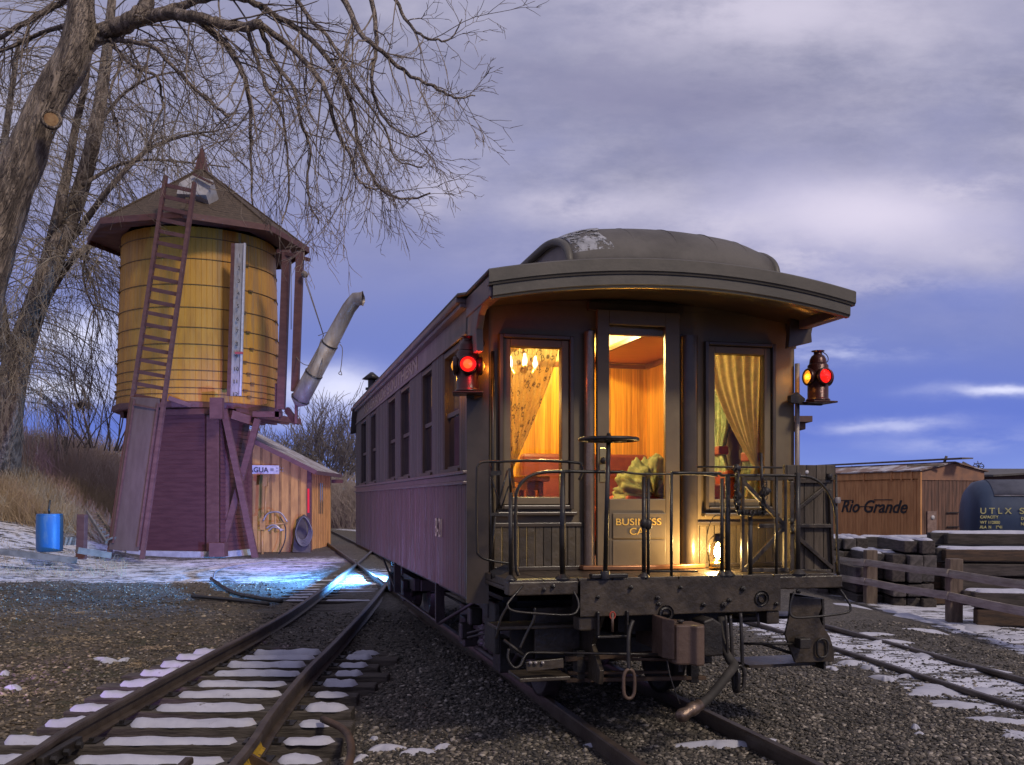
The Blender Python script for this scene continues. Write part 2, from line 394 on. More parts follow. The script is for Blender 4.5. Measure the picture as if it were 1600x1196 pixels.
# ------------------------------------------------------------------ ground
CO = Vector((.8866, 6.745, 0)); CA = math.atan(.2567); CS, SN = math.cos(CA), math.sin(CA)
def ss(a, b, x):
    q = np.clip((x-a)/(b-a), 0, 1); return q*q*(3-2*q)
LT_L = [(-2.79, 2.2), (-2.83, 5.4), (-2.895, 6.42), (-2.92, 9.3), (-2.92, 10.95), (-2.98, 13.1), (-3.26, 17.4), (-3.85, 25.3), (-4.9, 36), (-7, 50)]
LT_R = [(-1.50, 2.2), (-1.57, 5.38), (-1.69, 6.77), (-1.80, 8.46), (-1.86, 10.2), (-2.02, 13.6), (-2.26, 17.4), (-2.86, 25.3), (-3.9, 36), (-6, 50)]
def lx(y): return np.interp(y, [p[1] for p in LT_L], [p[0] for p in LT_L]), np.interp(y, [p[1] for p in LT_R], [p[0] for p in LT_R])
def hash_noise(x, y, s, seed=0):
    x = x/s; y = y/s; xi = np.floor(x); yi = np.floor(y); fx = x-xi; fy = y-yi; fx = fx*fx*(3-2*fx); fy = fy*fy*(3-2*fy)
    h = lambda a, b: np.modf(np.abs(np.sin(a*127.1+b*311.7+seed*17.3)*43758.5453))[0]
    return (h(xi, yi)*(1-fx)+h(xi+1, yi)*fx)*(1-fy)+(h(xi, yi+1)*(1-fx)+h(xi+1, yi+1)*fx)*fy
def gh(x, y):
    x = np.asarray(x, float); y = np.asarray(y, float)
    v = CS*(x-CO.x)+SN*(y-CO.y)
    z = -.13*ss(1.7, 3.2, v)-.13*ss(5.2, 6.4, x)*ss(4, 8, y)+.045*np.exp(-(v/1.25)**4)
    z = z-.75*ss(8, 16, v)*ss(18, 30, y)
    a, b = lx(y); mid = (a+b)/2
    z = z-.13*np.exp(-((x-mid)/1.3)**4)*ss(11.5, 9.2, y)
    z = z-.03*np.exp(-((x-mid)/1.1)**4)*ss(12, 13, y)*ss(18, 17, y)
    z = z+3.1*ss(-9.5, -19, x)*ss(19, 42, y)+.35*ss(-10, -15, x)*ss(15, 24, y)
    z = z-.08*ss(-4, -7, x)*ss(12, 6, y)
    near = ss(60, 10, np.abs(y))
    z = z+(hash_noise(x, y, .9, 1)-.5)*.05*near+(hash_noise(x, y, .28, 2)-.5)*.022*near
    z = z+(hash_noise(x, y, 9, 3)-.5)*.5*ss(40, 90, y)
    return z
def snow_density(x, y):
    v = CS*(x-CO.x)+SN*(y-CO.y)
    d = .04+0*x
    d = np.maximum(d, .70*ss(-2.5, -5, x)*ss(17.2, 19.2, y)*ss(29, 25, y))      # strip before the tower
    d = np.maximum(d, .72*ss(-9, -12, x)*ss(15.5, 19, y)*ss(48, 34, y))         # slope on the left
    d = np.maximum(d, .98*ss(-1, -4, x)*ss(46, 52, y)*ss(-12, -8, x))              # bright snow beyond the shed
    a, b = lx(y); mid = (a+b)/2
    d = np.maximum(d, .62*np.exp(-((x-mid)/1.0)**4)*ss(16.6, 17.6, y)*ss(27, 20, y))
    rx = 4.21-.155*(y-7.9)+.37
    d = np.maximum(d, .74*np.exp(-((x-rx)/.95)**4)*ss(4, 6, y)*ss(22, 15, y))    # right yard track
    d = np.maximum(d, .75*ss(5.6, 6.6, x)*ss(9, 11, y)*ss(30, 22, y))           # along the fence
    d = np.maximum(d, .45*ss(6, 5.2, y)*np.exp(-((v-0)/2.2)**2))
    d = np.maximum(d, .5*ss(8, 14, x)*ss(20, 30, y))
    d = np.maximum(d, .60*np.exp(-((x+.55)/.55)**2)*ss(6.4, 5.4, y))
    return d
xs = np.concatenate([-np.geomspace(14, 900, 26)[::-1], np.arange(-13.8, 13.8, .115), np.geomspace(14, 900, 26)])
ys = np.concatenate([-np.geomspace(4, 300, 12)[::-1], np.arange(-3, 2, .5), np.arange(2, 12, .06), np.arange(12, 34, .16), np.geomspace(34, 1500, 40)])
X, Y = np.meshgrid(xs, ys); Z = gh(X, Y)
nx, ny = len(xs), len(ys)
me = bpy.data.meshes.new('ground')
idx = np.arange(nx*ny).reshape(ny, nx)
q = np.stack([idx[:-1, :-1], idx[:-1, 1:], idx[1:, 1:], idx[1:, :-1]], -1).reshape(-1, 4)
me.from_pydata(np.stack([X, Y, Z], -1).reshape(-1, 3).tolist(), [], q.tolist())
me.polygons.foreach_set('use_smooth', [True]*len(q))
at = me.attributes.new('snow', 'FLOAT', 'POINT'); at.data.foreach_set('value', snow_density(X, Y).reshape(-1))
dirt = np.clip(ss(-2.9, -3.6, X)*ss(19, 16, Y)+ss(20, 40, Y)*.6, 0, 1)
at = me.attributes.new('dirt', 'FLOAT', 'POINT'); at.data.foreach_set('value', dirt.reshape(-1))
go = bpy.data.objects.new('ground', me); col.objects.link(go); tag(go, 'dark gravel and earth with thin patches of snow', kind='structure')
m = bpy.data.materials.new('gravel_ground'); m.use_nodes = True; t = NT(m.node_tree); b = t.n['Principled BSDF']
tc = t.node('ShaderNodeTexCoord').outputs['Object']
vo = t.node('ShaderNodeTexVoronoi', feature='F1'); t.l.new(t.mix(.03, tc, t.noise(tc, 30, 3, out=1)), vo.inputs['Vector']); vo.inputs['Scale'].default_value = 34
vo2 = t.node('ShaderNodeTexVoronoi', feature='F1'); t.l.new(tc, vo2.inputs['Vector']); vo2.inputs['Scale'].default_value = 85
sc_ = t.node('ShaderNodeSeparateColor'); t.l.new(vo.outputs['Color'], sc_.inputs[0])
sc2 = t.node('ShaderNodeSeparateColor'); t.l.new(vo2.outputs['Color'], sc2.inputs[0])
grav = t.ramp(sc_.outputs[0], [(0, (.040, .035, .029, 1)), (.4, (.085, .073, .060, 1)), (.75, (.14, .12, .10, 1)), (1, (.24, .21, .175, 1))])
grav = t.mix(.35, grav, t.ramp(sc2.outputs[0], [(0, (.03, .026, .022, 1)), (1, (.17, .145, .12, 1))]))
sepo = t.node('ShaderNodeSeparateXYZ'); t.l.new(tc, sepo.inputs[0])
n1 = t.noise(tc, .55, 6, .65); n2 = t.noise(tc, 6, 5, .65)
earth = t.mix(t.smooth(n2, .35, .65), (.062, .047, .030, 1), (.17, .13, .082, 1))
moss = t.mix(t.smooth(t.noise(tc, 1.6, 5, .6), .52, .66), earth, (.075, .07, .025, 1))
ad = t.node('ShaderNodeAttribute', attribute_name='dirt')
dm = t.smooth(t.math('ADD', t.math('MULTIPLY', ad.outputs['Fac'], .75), t.math('MULTIPLY', t.noise(tc, 1.1, 6, .7), .55)), .55, .85)
colr = t.mix(t.math('MULTIPLY', dm, .8), grav, moss)
colr = t.mix(t.smooth(n1, .4, .62, 0, .35), colr, (.045, .037, .030, 1))
as_ = t.node('ShaderNodeAttribute', attribute_name='snow')
stretchv = t.mapping(tc, (1.0, 3.0, 1))
sn = t.math('ADD', t.math('MULTIPLY', t.noise(stretchv, 1.3, 7, .68), .5), t.math('MULTIPLY', t.noise(t.mapping(tc, (.8, 1.5, 1)), 6, 6, .75), .5))
thr = t.math('MULTIPLY_ADD', as_.outputs['Fac'], -.42, .76)
sm = t.smooth(t.math('SUBTRACT', sn, thr), -.008, .03)
colr = t.mix(sm, colr, (.62, .62, .70, 1))
t.l.new(colr, b.inputs['Base Color']); b.inputs['Roughness'].default_value = .85
h = t.math('ADD', t.math('MULTIPLY', t.math('SUBTRACT', 1, vo.outputs['Distance']), .8), t.math('MULTIPLY', vo2.outputs['Distance'], -.4))
h = t.math('ADD', t.math('MULTIPLY', h, t.math('SUBTRACT', 1, sm)), t.math('MULTIPLY', sm, 1.25))
h = t.math('ADD', h, t.math('MULTIPLY', n2, .6))
bn = t.node('ShaderNodeBump'); bn.inputs['Distance'].default_value = .03; bn.inputs['Strength'].default_value = .9
t.l.new(h, bn.inputs['Height']); t.l.new(bn.outputs[0], b.inputs['Normal'])
me.materials.append(m)

# loose ballast stones and leaf litter, one mesh each
def scatter(name, label, pts, size, m, flat=.58, kind='stuff'):
    base_v = np.array([(1, 0, 0), (-1, 0, 0), (0, 1, 0), (0, -1, 0), (0, 0, 1), (0, 0, -1), (.62, .62, .5), (-.6, .62, .45), (.6, -.62, .5), (-.62, -.6, .5)], float)
    fc = np.array([(4, 6, 7), (4, 7, 9), (4, 9, 8), (4, 8, 6), (0, 6, 8), (2, 7, 6), (1, 9, 7), (3, 8, 9), (0, 2, 6), (2, 1, 7), (1, 3, 9), (3, 0, 8), (5, 2, 0), (5, 1, 2), (5, 3, 1), (5, 0, 3)])
    n = len(pts); k = len(base_v)
    vs = base_v[None]*(1+rng.uniform(-.42, .42, (n, k, 3)))
    sc = size*np.clip(rng.lognormal(0, .5, n), .35, 2.6)[:, None]*rng.uniform(.7, 1.35, (n, 3)); sc[:, 2] *= flat
    vs = vs*sc[:, None, :]
    a = rng.uniform(0, 2*np.pi, n); ca, sa = np.cos(a)[:, None], np.sin(a)[:, None]
    tl = rng.uniform(-.5, .5, n)[:, None]
    x = vs[..., 0].copy(); z = vs[..., 2].copy(); vs[..., 0] = x*np.cos(tl)-z*np.sin(tl); vs[..., 2] = x*np.sin(tl)+z*np.cos(tl)
    x = vs[..., 0].copy(); y = vs[..., 1].copy(); vs[..., 0] = x*ca-y*sa; vs[..., 1] = x*sa+y*ca
    vs += pts[:, None, :]; vs[..., 2] += sc[:, 2:3]*.35
    fs = (fc[None]+(np.arange(n)*k)[:, None, None]).reshape(-1, 3)
    me = bpy.data.meshes.new(name); me.vertices.add(n*k); me.vertices.foreach_set('co', vs.reshape(-1))
    me.loops.add(len(fs)*3); me.loops.foreach_set('vertex_index', fs.reshape(-1)); me.polygons.add(len(fs))
    me.polygons.foreach_set('loop_start', np.arange(len(fs))*3); me.polygons.foreach_set('loop_total', np.full(len(fs), 3)); me.update(calc_edges=True); me.validate()
    me.materials.append(m); o = bpy.data.objects.new(name, me); col.objects.link(o); return tag(o, label, kind=kind)
def rand_mat(name, stops, rough=.85):
    m = bpy.data.materials.new(name); m.use_nodes = True; t = NT(m.node_tree); b = t.n['Principled BSDF']
    g = t.node('ShaderNodeNewGeometry')
    c_ = t.ramp(g.outputs['Random Per Island'], stops)
    tc = t.node('ShaderNodeTexCoord').outputs['Object']
    c_ = t.mix(.5, c_, t.mix(t.noise(tc, 60, 3), (0, 0, 0, 1), (1, 1, 1, 1)), 'OVERLAY')
    t.l.new(c_, b.inputs['Base Color']); b.inputs['Roughness'].default_value = rough; return m
def field(n, y0, y1, x0, x1):
    """points on the ground, thinning with distance from the photographer"""
    yy = 1/(1/y1+(1/y0-1/y1)*rng.uniform(0, 1, n)); px = rng.uniform(x0, x1, n); xx = (px-800)*yy/F
    return xx, yy
xx, yy = field(175000, 3.9, 14, 120, 1750)
a_, b_ = lx(yy); v_ = CS*(xx-CO.x)+SN*(yy-CO.y)
keep = (xx > a_-.9+rng.uniform(-.8, .4, len(xx)))
on_tie = (xx > a_-.55) & (xx < b_+.55) & (yy < 10.2)
keep &= ~(on_tie & (rng.uniform(0, 1, len(xx)) > .30))
keep &= rng.uniform(0, 1, len(xx)) > np.clip(snow_density(xx, yy)*1.0, 0, .85)
keep &= ~((np.abs(np.abs(v_)-.48) < .045))
xx, yy = xx[keep], yy[keep]
pts = np.stack([xx, yy, gh(xx, yy)], -1)
scatter('ballast_stones', 'loose grey brown ballast stones covering the ground between the tracks', pts, .0088, rand_mat('stone', [(0, (.030, .027, .023, 1)), (.4, (.075, .066, .056, 1)), (.7, (.135, .115, .095, 1)), (.88, (.22, .19, .155, 1)), (1, (.42, .37, .31, 1))]))
xx, yy = field(60000, 3.9, 19, -150, 560)
a_, b_ = lx(yy); keep = (xx < a_-.1-rng.uniform(0, 1.2, len(xx))); xx, yy = xx[keep], yy[keep]
scatter('leaf_litter', 'dead leaves and small stones on the brown earth left of the tracks', np.stack([xx, yy, gh(xx, yy)], -1), .0125, rand_mat('litter', [(0, (.06, .048, .034, 1)), (.5, (.13, .105, .076, 1)), (.85, (.24, .19, .13, 1)), (1, (.45, .36, .25, 1))]), .45)

# ------------------------------------------------------------------ tracks
RP = [(-.055, 0), (.055, 0), (.055, .012), (.012, .022), (.010, .085), (.030, .095), (.030, .125), (.022, .135), (-.022, .135), (-.030, .125), (-.030, .095), (-.010, .085), (-.012, .022), (-.055, .012)]
def rail(parent, path, z0, hk=1.0, name='rail'):
    return MB().sweep([(a, b*hk) for a, b in RP], [(p[0], p[1], z0) for p in path]).build(name, G['railtop'], parent, bevel=0)
def snowcap(parent, cx, cy, cz, L, wd, th, ang=0, seed=0, local=False):
    """an uneven, rounded slab of snow lying on top of something"""
    r_ = random.Random(seed); n = max(8, int(L/.04)); k = 8
    ph = r_.uniform(0, 9); rows = []
    for i in range(n+1):
        s = i/n; q0 = min(1, min(s, 1-s)*L/(wd*.45)); e = max(.03, (1-(1-q0)**2)**.5)
        wob = 1+.06*math.sin(s*9+ph)+.05*math.sin(s*23+2*ph)+.09*r_.uniform(-1, 1); off = .006*math.sin(s*7+ph)
        row = []
        for j in range(k+1):
            q = j/k*2-1; hgt = (1-abs(q)**3.2)*th*e*(1+.18*math.sin(s*6+ph*3)+.12*math.sin(s*19+q*3))
            x = (s-.5)*L; y = q*wd/2*e*wob+off
            row.append((cx+x*math.cos(ang)-y*math.sin(ang), cy+x*math.sin(ang)+y*math.cos(ang), cz+max(hgt, 0)))
        rows.append(row)
    return MB().grid(rows).build('snow_cap', G['snow'], parent, fix=False, local=local)
def dens(P, n=6): return [(p.x, p.y) for p in cat([(a, b, 0) for a, b in P], n)]
lt = thing('railway_track', (-2.2, 8, -.1), 'snowy narrow track on the left curving away toward the far end of the passenger car', 'railway track')
rail(lt, dens(LT_L), .005); rail(lt, dens(LT_R), .005)
yk = 4.6; k = 0
rt = random.Random(5)
while yk < 27:
    a, b = lx(yk); mid = (a+b)/2
    dn = ss(11, 9, yk)
    L = 2.32+rt.uniform(-.14, .14); cx = mid+rt.uniform(-.06, .06); an = rt.uniform(-.025, .025)
    wd = rt.uniform(.17, .205)
    top = 0.0 if (yk < 10.3 or yk > 15.4) else -.035
    c_, s_ = math.cos(an), math.sin(an)
    p = Vector((cx-c_*L/2, yk-s_*L/2, top-.08)); q_ = Vector((cx+c_*L/2, yk+s_*L/2, top-.08))
    tie = MB().beam(p, q_, wd, .16).build('tie', G['tie'], lt, bevel=.012)
    if (yk < 10.4 or yk > 15.4):
        segs = [(a+.12, b-.12), (a-.55, a-.10), (b+.12, b+.48)]
        for j, (xa, xb) in enumerate(segs):
            xa = max(xa+rt.uniform(0, .05), cx-L/2+.01); xb = min(xb-rt.uniform(0, .07), cx+L/2-.01)
            if xb-xa < .12 or (yk > 15.4 and rt.random() < .25): continue
            if yk < 5.2 and j == 0: xa += .25
            snowcap(tie, (xa+xb)/2, yk-.012, top-.002, xb-xa, wd*(.90 if yk < 11 else .6), rt.uniform(.030, .052)*(1 if yk < 11 else .45), an, k*3+j)
        if yk < 10.4:
            for rx_ in (a, b):
                MB().box((rx_-.13, yk-.075, top+.001), (rx_+.13, yk+.075, top+.012)).build('tie_plate', G['dirtyiron'], tie)
                mm = MB()
                for sgn in (-1, 1): mm.box((rx_+sgn*.085-.012, yk-.05, top+.012), (rx_+sgn*.085+.012, yk-.02, top+.035))
                mm.split('spike', G['dirtyiron'], tie)
    yk += .46+rt.uniform(-.04, .05); k += 1
# joint bars, switch heel and yellow marking on the near right rail
a, b = lx(5.95)
MB().box((a-.05+.09, 5.68, .03), (a+.005+.09, 6.2, .10)).build('joint_bar', G['dirtyiron'], lt, bevel=.008)
mm = MB()
for k in range(3): mm.lathe([(0, 0), (.024, 0), (.024, .035), (0, .035)], (a+.10, 5.76+k*.17, .065), 6, (1, 0, 0), smooth=False)
mm.split('bolt', G['dirtyiron'], lt)
def rz(y): return lx(y)[1]
for yy_ in (5.32, 5.75):
    x0 = rz(yy_)+.03
    MB().prism([(x0, yy_, .105), (x0, yy_, .012), (x0+.20, yy_-.05, .012)], (0, .03, 0)).build('rail_brace', G['rustbar'], lt)
G['yel'] = mat('yellow_marking', (.45, .28, .02, 1), (.15, .10, .03, 1), 22, rough=.7, contrast=(.5, .6))
mm = MB()
for k in range(6):
    ya = 5.62+k*.09; xa, xb = rz(ya)+.034, rz(ya+.09)+.034
    mm.prism([(xa-.02, ya, .088), (xa, ya, .034), (xa+.022, ya, .026), (xa+.024, ya, .030), (xa+.004, ya, .040), (xa-.016, ya, .092)], (xb-xa, .09, 0))
mm.build('yellow_marking', G['yel'], lt)
MB().sweep([(a_*.9, b_*.9) for a_, b_ in RP], [(-1.83, 3.9, .004), (-1.86, 5.0, .004), (-1.885, 5.6, .004)]).build('switch_point', G['railtop'], lt)
hp = cat([(-.98, 4.6, -.02), (-.955, 5.2, .03), (-.99, 5.9, .06), (-1.12, 6.45, .07), (-1.35, 6.85, .06)], 8)
tag(MB().tube(hp, .026, 10).build('pipe', G['rustbar']), 'bent rusty pipe lying along the tie ends of the left track', 'pipe')

ct = thing('railway_track', (CO.x, CO.y, 0), 'half buried track that the lit passenger car stands on', 'railway track', rz=CA)
for sg in (-1, 1):
    MB().sweep(RP, [(sg*.48, -7, .005), (sg*.48, 14, .005), (sg*.48, 44, .005)]).build('rail', G['railtop'], ct, local=True)
for k in range(26):
    u = -6.6+k*.55
    tie = MB().box((-1.0, u-.1, -.2), (1.0, u+.1, -.03+.012*(k % 3))).build('tie', G['tie'], ct, local=True)
rtk = thing('railway_track', (4.3, 8, -.25), 'snow dusted narrow track at the right beside the log rail fence', 'railway track')
def rtx(y, o=0): return 4.21-.155*(y-7.9)+o
rail(rtk, [(rtx(y), y) for y in (2, 8, 14, 30, 60)], -.21); rail(rtk, [(rtx(y, .86), y) for y in (2, 8, 14, 30, 60)], -.21)
for k in range(40):
    y = 3.5+k*.6; MB().box((rtx(y)-.55, y-.1, -.40), (rtx(y)+1.4, y+.1, -.245)).build('tie', G['tie'], rtk)

# heavier snow lying in drifts
def drift(cx, cy, rx, ry, th, seed):
    r_ = random.Random(seed); rows = []; n = 30; ph = [r_.uniform(0, 6.28) for _ in range(6)]
    for i in range(7):
        s = i/6; row = []
        for k in range(n+1):
            a = 2*math.pi*(k % n)/n; w_ = 1+.28*math.sin(2*a+ph[0])+.20*math.sin(3*a+ph[1])+.13*math.sin(5*a+ph[2])+.07*math.sin(9*a+ph[3])
            x = cx+rx*s*w_*math.cos(a); y = cy+ry*s*w_*math.sin(a)
            row.append((x, y, float(gh(x, y))+th*(1-s**2.6)*(1+.2*math.sin(4*a+ph[4])*s)-.004*s))
        rows.append(row)
    return rows
dm_ = MB(); rr = random.Random(3)
for px_, py_, wp_, hp_ in [(1461, 1072, 48, 9), (1493, 1093, 46, 5), (1552, 1121, 40, 8), (1590, 1146, 26, 6), (1548, 1070, 34, 6), (1382, 1055, 14, 5), (1361, 1041, 10, 3), (1327, 1031, 22, 3), (1420, 1050, 12, 3), (1300, 1040, 12, 2),
                       (1450, 1020, 26, 3), (1390, 1000, 30, 2), (1540, 1040, 30, 3), (1360, 985, 30, 2), (1450, 975, 30, 2), (1580, 1156, 14, 3), (1437, 1165, 7, 2), (940, 1193, 24, 4), (1120, 1193, 60, 5), (1195, 1185, 20, 3), (1430, 1152, 6, 2),
                       (600, 1180, 30, 5), (650, 1190, 26, 5), (585, 1162, 9, 3), (690, 1186, 14, 3), (563, 1192, 14, 5), (165, 1044, 18, 3), (195, 1041, 8, 2), (22, 1092, 14, 3), (8, 1070, 8, 2),
                       (1330, 940, 22, 3), (1420, 948, 26, 4), (1460, 955, 20, 4), (1530, 962, 24, 5), (1575, 975, 20, 3), (1395, 940, 18, 3)]:
    Zp = (E+.08)*F/(py_-780); cx, cy, rx, ry = (px_-800)*Zp/F, Zp, wp_*Zp/F, hp_*Zp*Zp/F/1.7
    dm_.grid(drift(cx, cy, rx, ry, rr.uniform(.02, .04), rr.random()))
tag(dm_.build('snow_drifts', G['snow'], fix=False), 'small drifts of snow lying on the gravel', kind='stuff')
# ------------------------------------------------------------------ passenger car; local frame: x across, y along (away from the camera), z up
ox, oy = CO.x, CO.y
car = thing('passenger_car', (ox, oy, 0), 'dark old wooden passenger car with lit end windows and open railed platform', 'railway car', rz=CA)
def LU(x, y, u):                                             # point of the plane y=u that the photo shows at (x, y)
    a = (x-800)/F; tt = (u-SN*ox+CS*oy)/(CS-SN*a); Xw, Yw = a*tt, tt
    return Vector((CS*(Xw-ox)+SN*(Yw-oy), u, E+(780-y)/F*tt))
def LV(x, y, v=-1.225):                                      # point of the side plane x=v
    a = (x-800)/F; tt = (v+CS*ox+SN*oy)/(CS*a+SN); Xw, Yw = a*tt, tt
    return Vector((v, -SN*(Xw-ox)+CS*(Yw-oy), E+(780-y)/F*tt))
def LG(x, y, u, z): return LU(x, y, u)
B = lambda mb, name, m, parent=car, **k: mb.build(name, m, parent, local=True, **k)
HW = 1.225; LEN = 8.2; ZS = .965; ZB = 1.73; ZE = 2.97; ZD = 1.14; ROOM = 3.6
def vgroove(mb, v, u0, u1, z0, z1, board=.062, g=.006, out=-1):
    """boarded wall with v-joints, facing -x (out=-1)"""
    n = max(1, round((u1-u0)/board)); w_ = (u1-u0)/n; rows = []; pr = []
    for i in range(n):
        a = u0+i*w_; jit = random.uniform(-.0015, .0015)
        pr += [(a, v-out*g), (a+.006, v+jit), (a+w_-.006, v+jit)]
    pr.append((u1, v-out*g))
    mb.grid([[(x, u, z) for u, x in pr] for z in (z0, z1)], False)
    return mb
# side walls
for sg, nm in ((-1, 'l'), (1, 'r')):
    v = sg*HW
    mb = MB(); vgroove(mb, v, 0, LEN, ZS, ZB, out=sg); mb.box((v-sg*.012, 0.001, ZS+.002), (v-sg*.05, LEN-.001, ZB)); B(mb, 'lower_side_boards', G['side'])
    # curved flare at the bottom of the sill
# belt rail
mb = MB()
for sg in (-1, 1):
    mb.box((sg*(HW-.03), -.0, 1.73), (sg*(HW+.030), LEN, 1.752)); mb.box((sg*(HW-.03), 0, 1.752), (sg*(HW+.006), LEN, 1.80)); mb.box((sg*(HW-.03), 0, 1.80), (sg*(HW+.034), LEN, 1.822))
B(mb, 'belt_rail', G['sidetrim'], bevel=.005)
# window openings on the near side, read along the wall
ZW0, ZW1 = 1.822, 2.735
wins = []
for xa, xb in ((692, 718), (658, 675), (625, 640), (605.5, 617.5), (578.5, 587), (563.5, 572)):
    ua, ub = LV(xb, 740).y, LV(xa, 740).y; wins.append((ua, ub))
edges = [0]+[e for w_ in wins for e in w_]+[LEN]
for sg in (-1, 1):
    v = sg*HW
    for i in range(0, len(edges), 2):
        if edges[i+1]-edges[i] > .05:
            mb = MB(); vgroove(mb, v, edges[i], edges[i+1], ZW0, ZW1, .085, .005, out=sg); B(mb, 'window_pier', G['pier'], fix=False, solid=.004)
    for ua, ub in wins:
        f = MB(); d = .055
        f.box((v-sg*.005, ua, ZW0), (v-sg*d, ua+.03, ZW1)); f.box((v-sg*.005, ub-.03, ZW0), (v-sg*d, ub, ZW1))
        f.box((v-sg*.006, ua+.03, ZW1-.045), (v-sg*d, ub-.03, ZW1)); f.box((v-sg*.03, ua+.03, ZW0), (v-sg*d, ub-.03, ZW0+.05)); f.box((v-sg*.028, ua+.03, 2.24), (v-sg*d, ub-.03, 2.275))
        f.box((v+sg*.02, ua-.02, ZW0+.0015), (v-sg*.01, ub+.02, ZW0+.026))
        fo = B(f, 'side_window', G['paint2'], bevel=.003)
        MB().box((v-sg*.045, ua+.02, ZW0+.04), (v-sg*.049, ub-.02, ZW1-.04)).build('pane', G['dkglass'], fo, local=True)
# letterboard and eave
mb = MB()
for sg in (-1, 1):
    v = sg*HW; mb.box((v-sg*.05, -.0, ZW1), (v+sg*.004, LEN, ZE-.05)); mb.box((v-sg*.05, 0, ZW1-.0), (v+sg*.016, LEN, ZW1+.018))
B(mb, 'letterboard', G['letter'])
text('RIO GRANDE SOUTHERN', 'letterboard_lettering', G['goldfade'], car, (-HW-.006, 6.9, ZW1+.045), (0, -1, 0), (0, 0, 1), .17, local=True, bold=.004, sx=2.45)
text('B-21', 'car_number', mat('number_cream', (.62, .52, .36, 1), (.5, .4, .28, 1), 30, rough=.6), car, tuple(LV(680, 838, -HW-.014)), (0, -1, 0), (0, 0, 1), .21, local=True, bold=.0, sx=.80)
# side sill shadow line, queen posts and truss rods underneath
mb = MB()
for sg in (-1, 1): mb.box((sg*(HW-.26), .05, .82), (sg*(HW-.36), LEN-.05, ZS-.004))
mb.box((-1.0, .05, .86), (1.0, LEN-.05, .93)); B(mb, 'underframe', G['dirtyiron'])
mb = MB()
for v in (-.95, -.4, .4, .95):
    mb.tube([(v, .8, .88), (v, 2.6, .46), (v, 5.6, .46), (v, 7.4, .88)], .016, 6)
    for u in (2.6, 5.6): mb.box((v-.04, u-.03, .47), (v+.04, u+.03, .86))
B(mb, 'truss_rods', G['dirtyiron'])
# trucks
for ub in (1.35, 6.5):
    fr = MB()
    for sg in (-1, 1):
        fr.box((sg*.70, ub-1.15, .50), (sg*.78, ub+1.15, .66)); fr.tube([(sg*.74, ub-1.1, .62), (sg*.74, ub-.6, .33), (sg*.74, ub+.6, .33), (sg*.74, ub+1.1, .62)], .03, 6)
        for q in (-.65, .65): fr.box((sg*.69, ub+q-.11, .34), (sg*.86, ub+q+.11, .60)); 
        for q in (-.2, 0, .2): fr.lathe([(.07, 0), (.08, .03), (.06, .06), (.08, .09), (.06, .12), (.08, .15), (.06, .18), (.08, .21)], (sg*.74, ub+q, .40), 10)
    fr.box((-.7, ub-1.18, .50), (.7, ub-1.06, .64)); fr.box((-.7, ub+1.06, .50), (.7, ub+1.18, .64)); fr.box((-.8, ub-.2, .62), (.8, ub+.2, .80))
    tr = B(fr, 'truck', G['dirtyiron'], bevel=.01)
    for q in (-.65, .65):
        wh = MB()
        for sg in (-1, 1):
            wh.lathe([(.05, .06), (.08, .07), (.10, .05), (.26, .035), (.31, .06), (.335, .06), (.335, -.02), (.36, -.03), (.36, -.045), (.31, -.045), (.26, -.01), (.05, -.04)], (sg*.48, ub+q, .475), 32, (sg, 0, 0))
        wh.tube([(-.68, ub+q, .475), (.68, ub+q, .475)], .05, 10); MBo = wh.build('wheelset', G['dirtyiron'], tr, local=True)
# roof: lower deck, clerestory with rounded bull-nose end, hood over the platform
def deck_z(v, u):                                            # arched hood towards the end, flat slope further on
    return 2.985+.135*(1-(v/1.30)**2)-.0*u
UH = -.72
mb = MB()
vsx = np.linspace(-1.30, 1.30, 27)
bow = lambda v: UH-.035*(1-(v/1.3)**2)
rows = []
for k in range(9):
    s = k/8; rows.append([(v, bow(v)*(1-s)+(-.05)*s, deck_z(v, 0)) for v in vsx*.955])
mb.grid(rows)
rows2 = [[(v, u, deck_z(v, 0)+.001) for v in vsx] for u in (-.05, 2, 4, 6, LEN-.4)]; mb.grid(rows2)
rows3 = [[(v, LEN-.4+.45*s, deck_z(v, 0)-.38*s*s) for v in vsx] for s in (0, .3, .6, .85, 1)]; mb.grid(rows3)
B(mb, 'roof_deck', G['roof'], solid=.02, fix=False)
# far hood end wall of the car
B(MB().box((-HW+.001, LEN-.05, ZS), (HW-.001, LEN+.02, ZE)), 'far_end_wall', G['side'])
# hood fascia: two stepped bands following the bow and the arch
for nm, z0, z1, du in (('upper_fascia', -.085, .005, 0), ('lower_fascia', -.165, -.085, .022)):
    rows = []
    for zz, dd in ((z1, 0), (z0+.012, 0), (z0, .006), (z0, .04)):
        rows.append([(v, bow(v)+du+dd, deck_z(v, 0)+zz) for v in (vsx*.957 if du == 0 else vsx*.935)])
    vf = np.linspace(-1.30, 1.30, 81)*(.957 if du == 0 else .935)
    rows = [[(v, bow(v)+du+dd, deck_z(v, 0)+zz) for v in vf] for zz, dd in ((z1, 0), (z1-.006, -.008), (z0+.016, -.008), (z0+.012, 0), (z0, .004), (z0, .04))]
    rows.insert(0, [(v, bow(v)+.06, deck_z(v, 0)+z1) for v in vf])
    B(MB().grid(rows, False), nm, G['fascia'], solid=.008, fix=False)
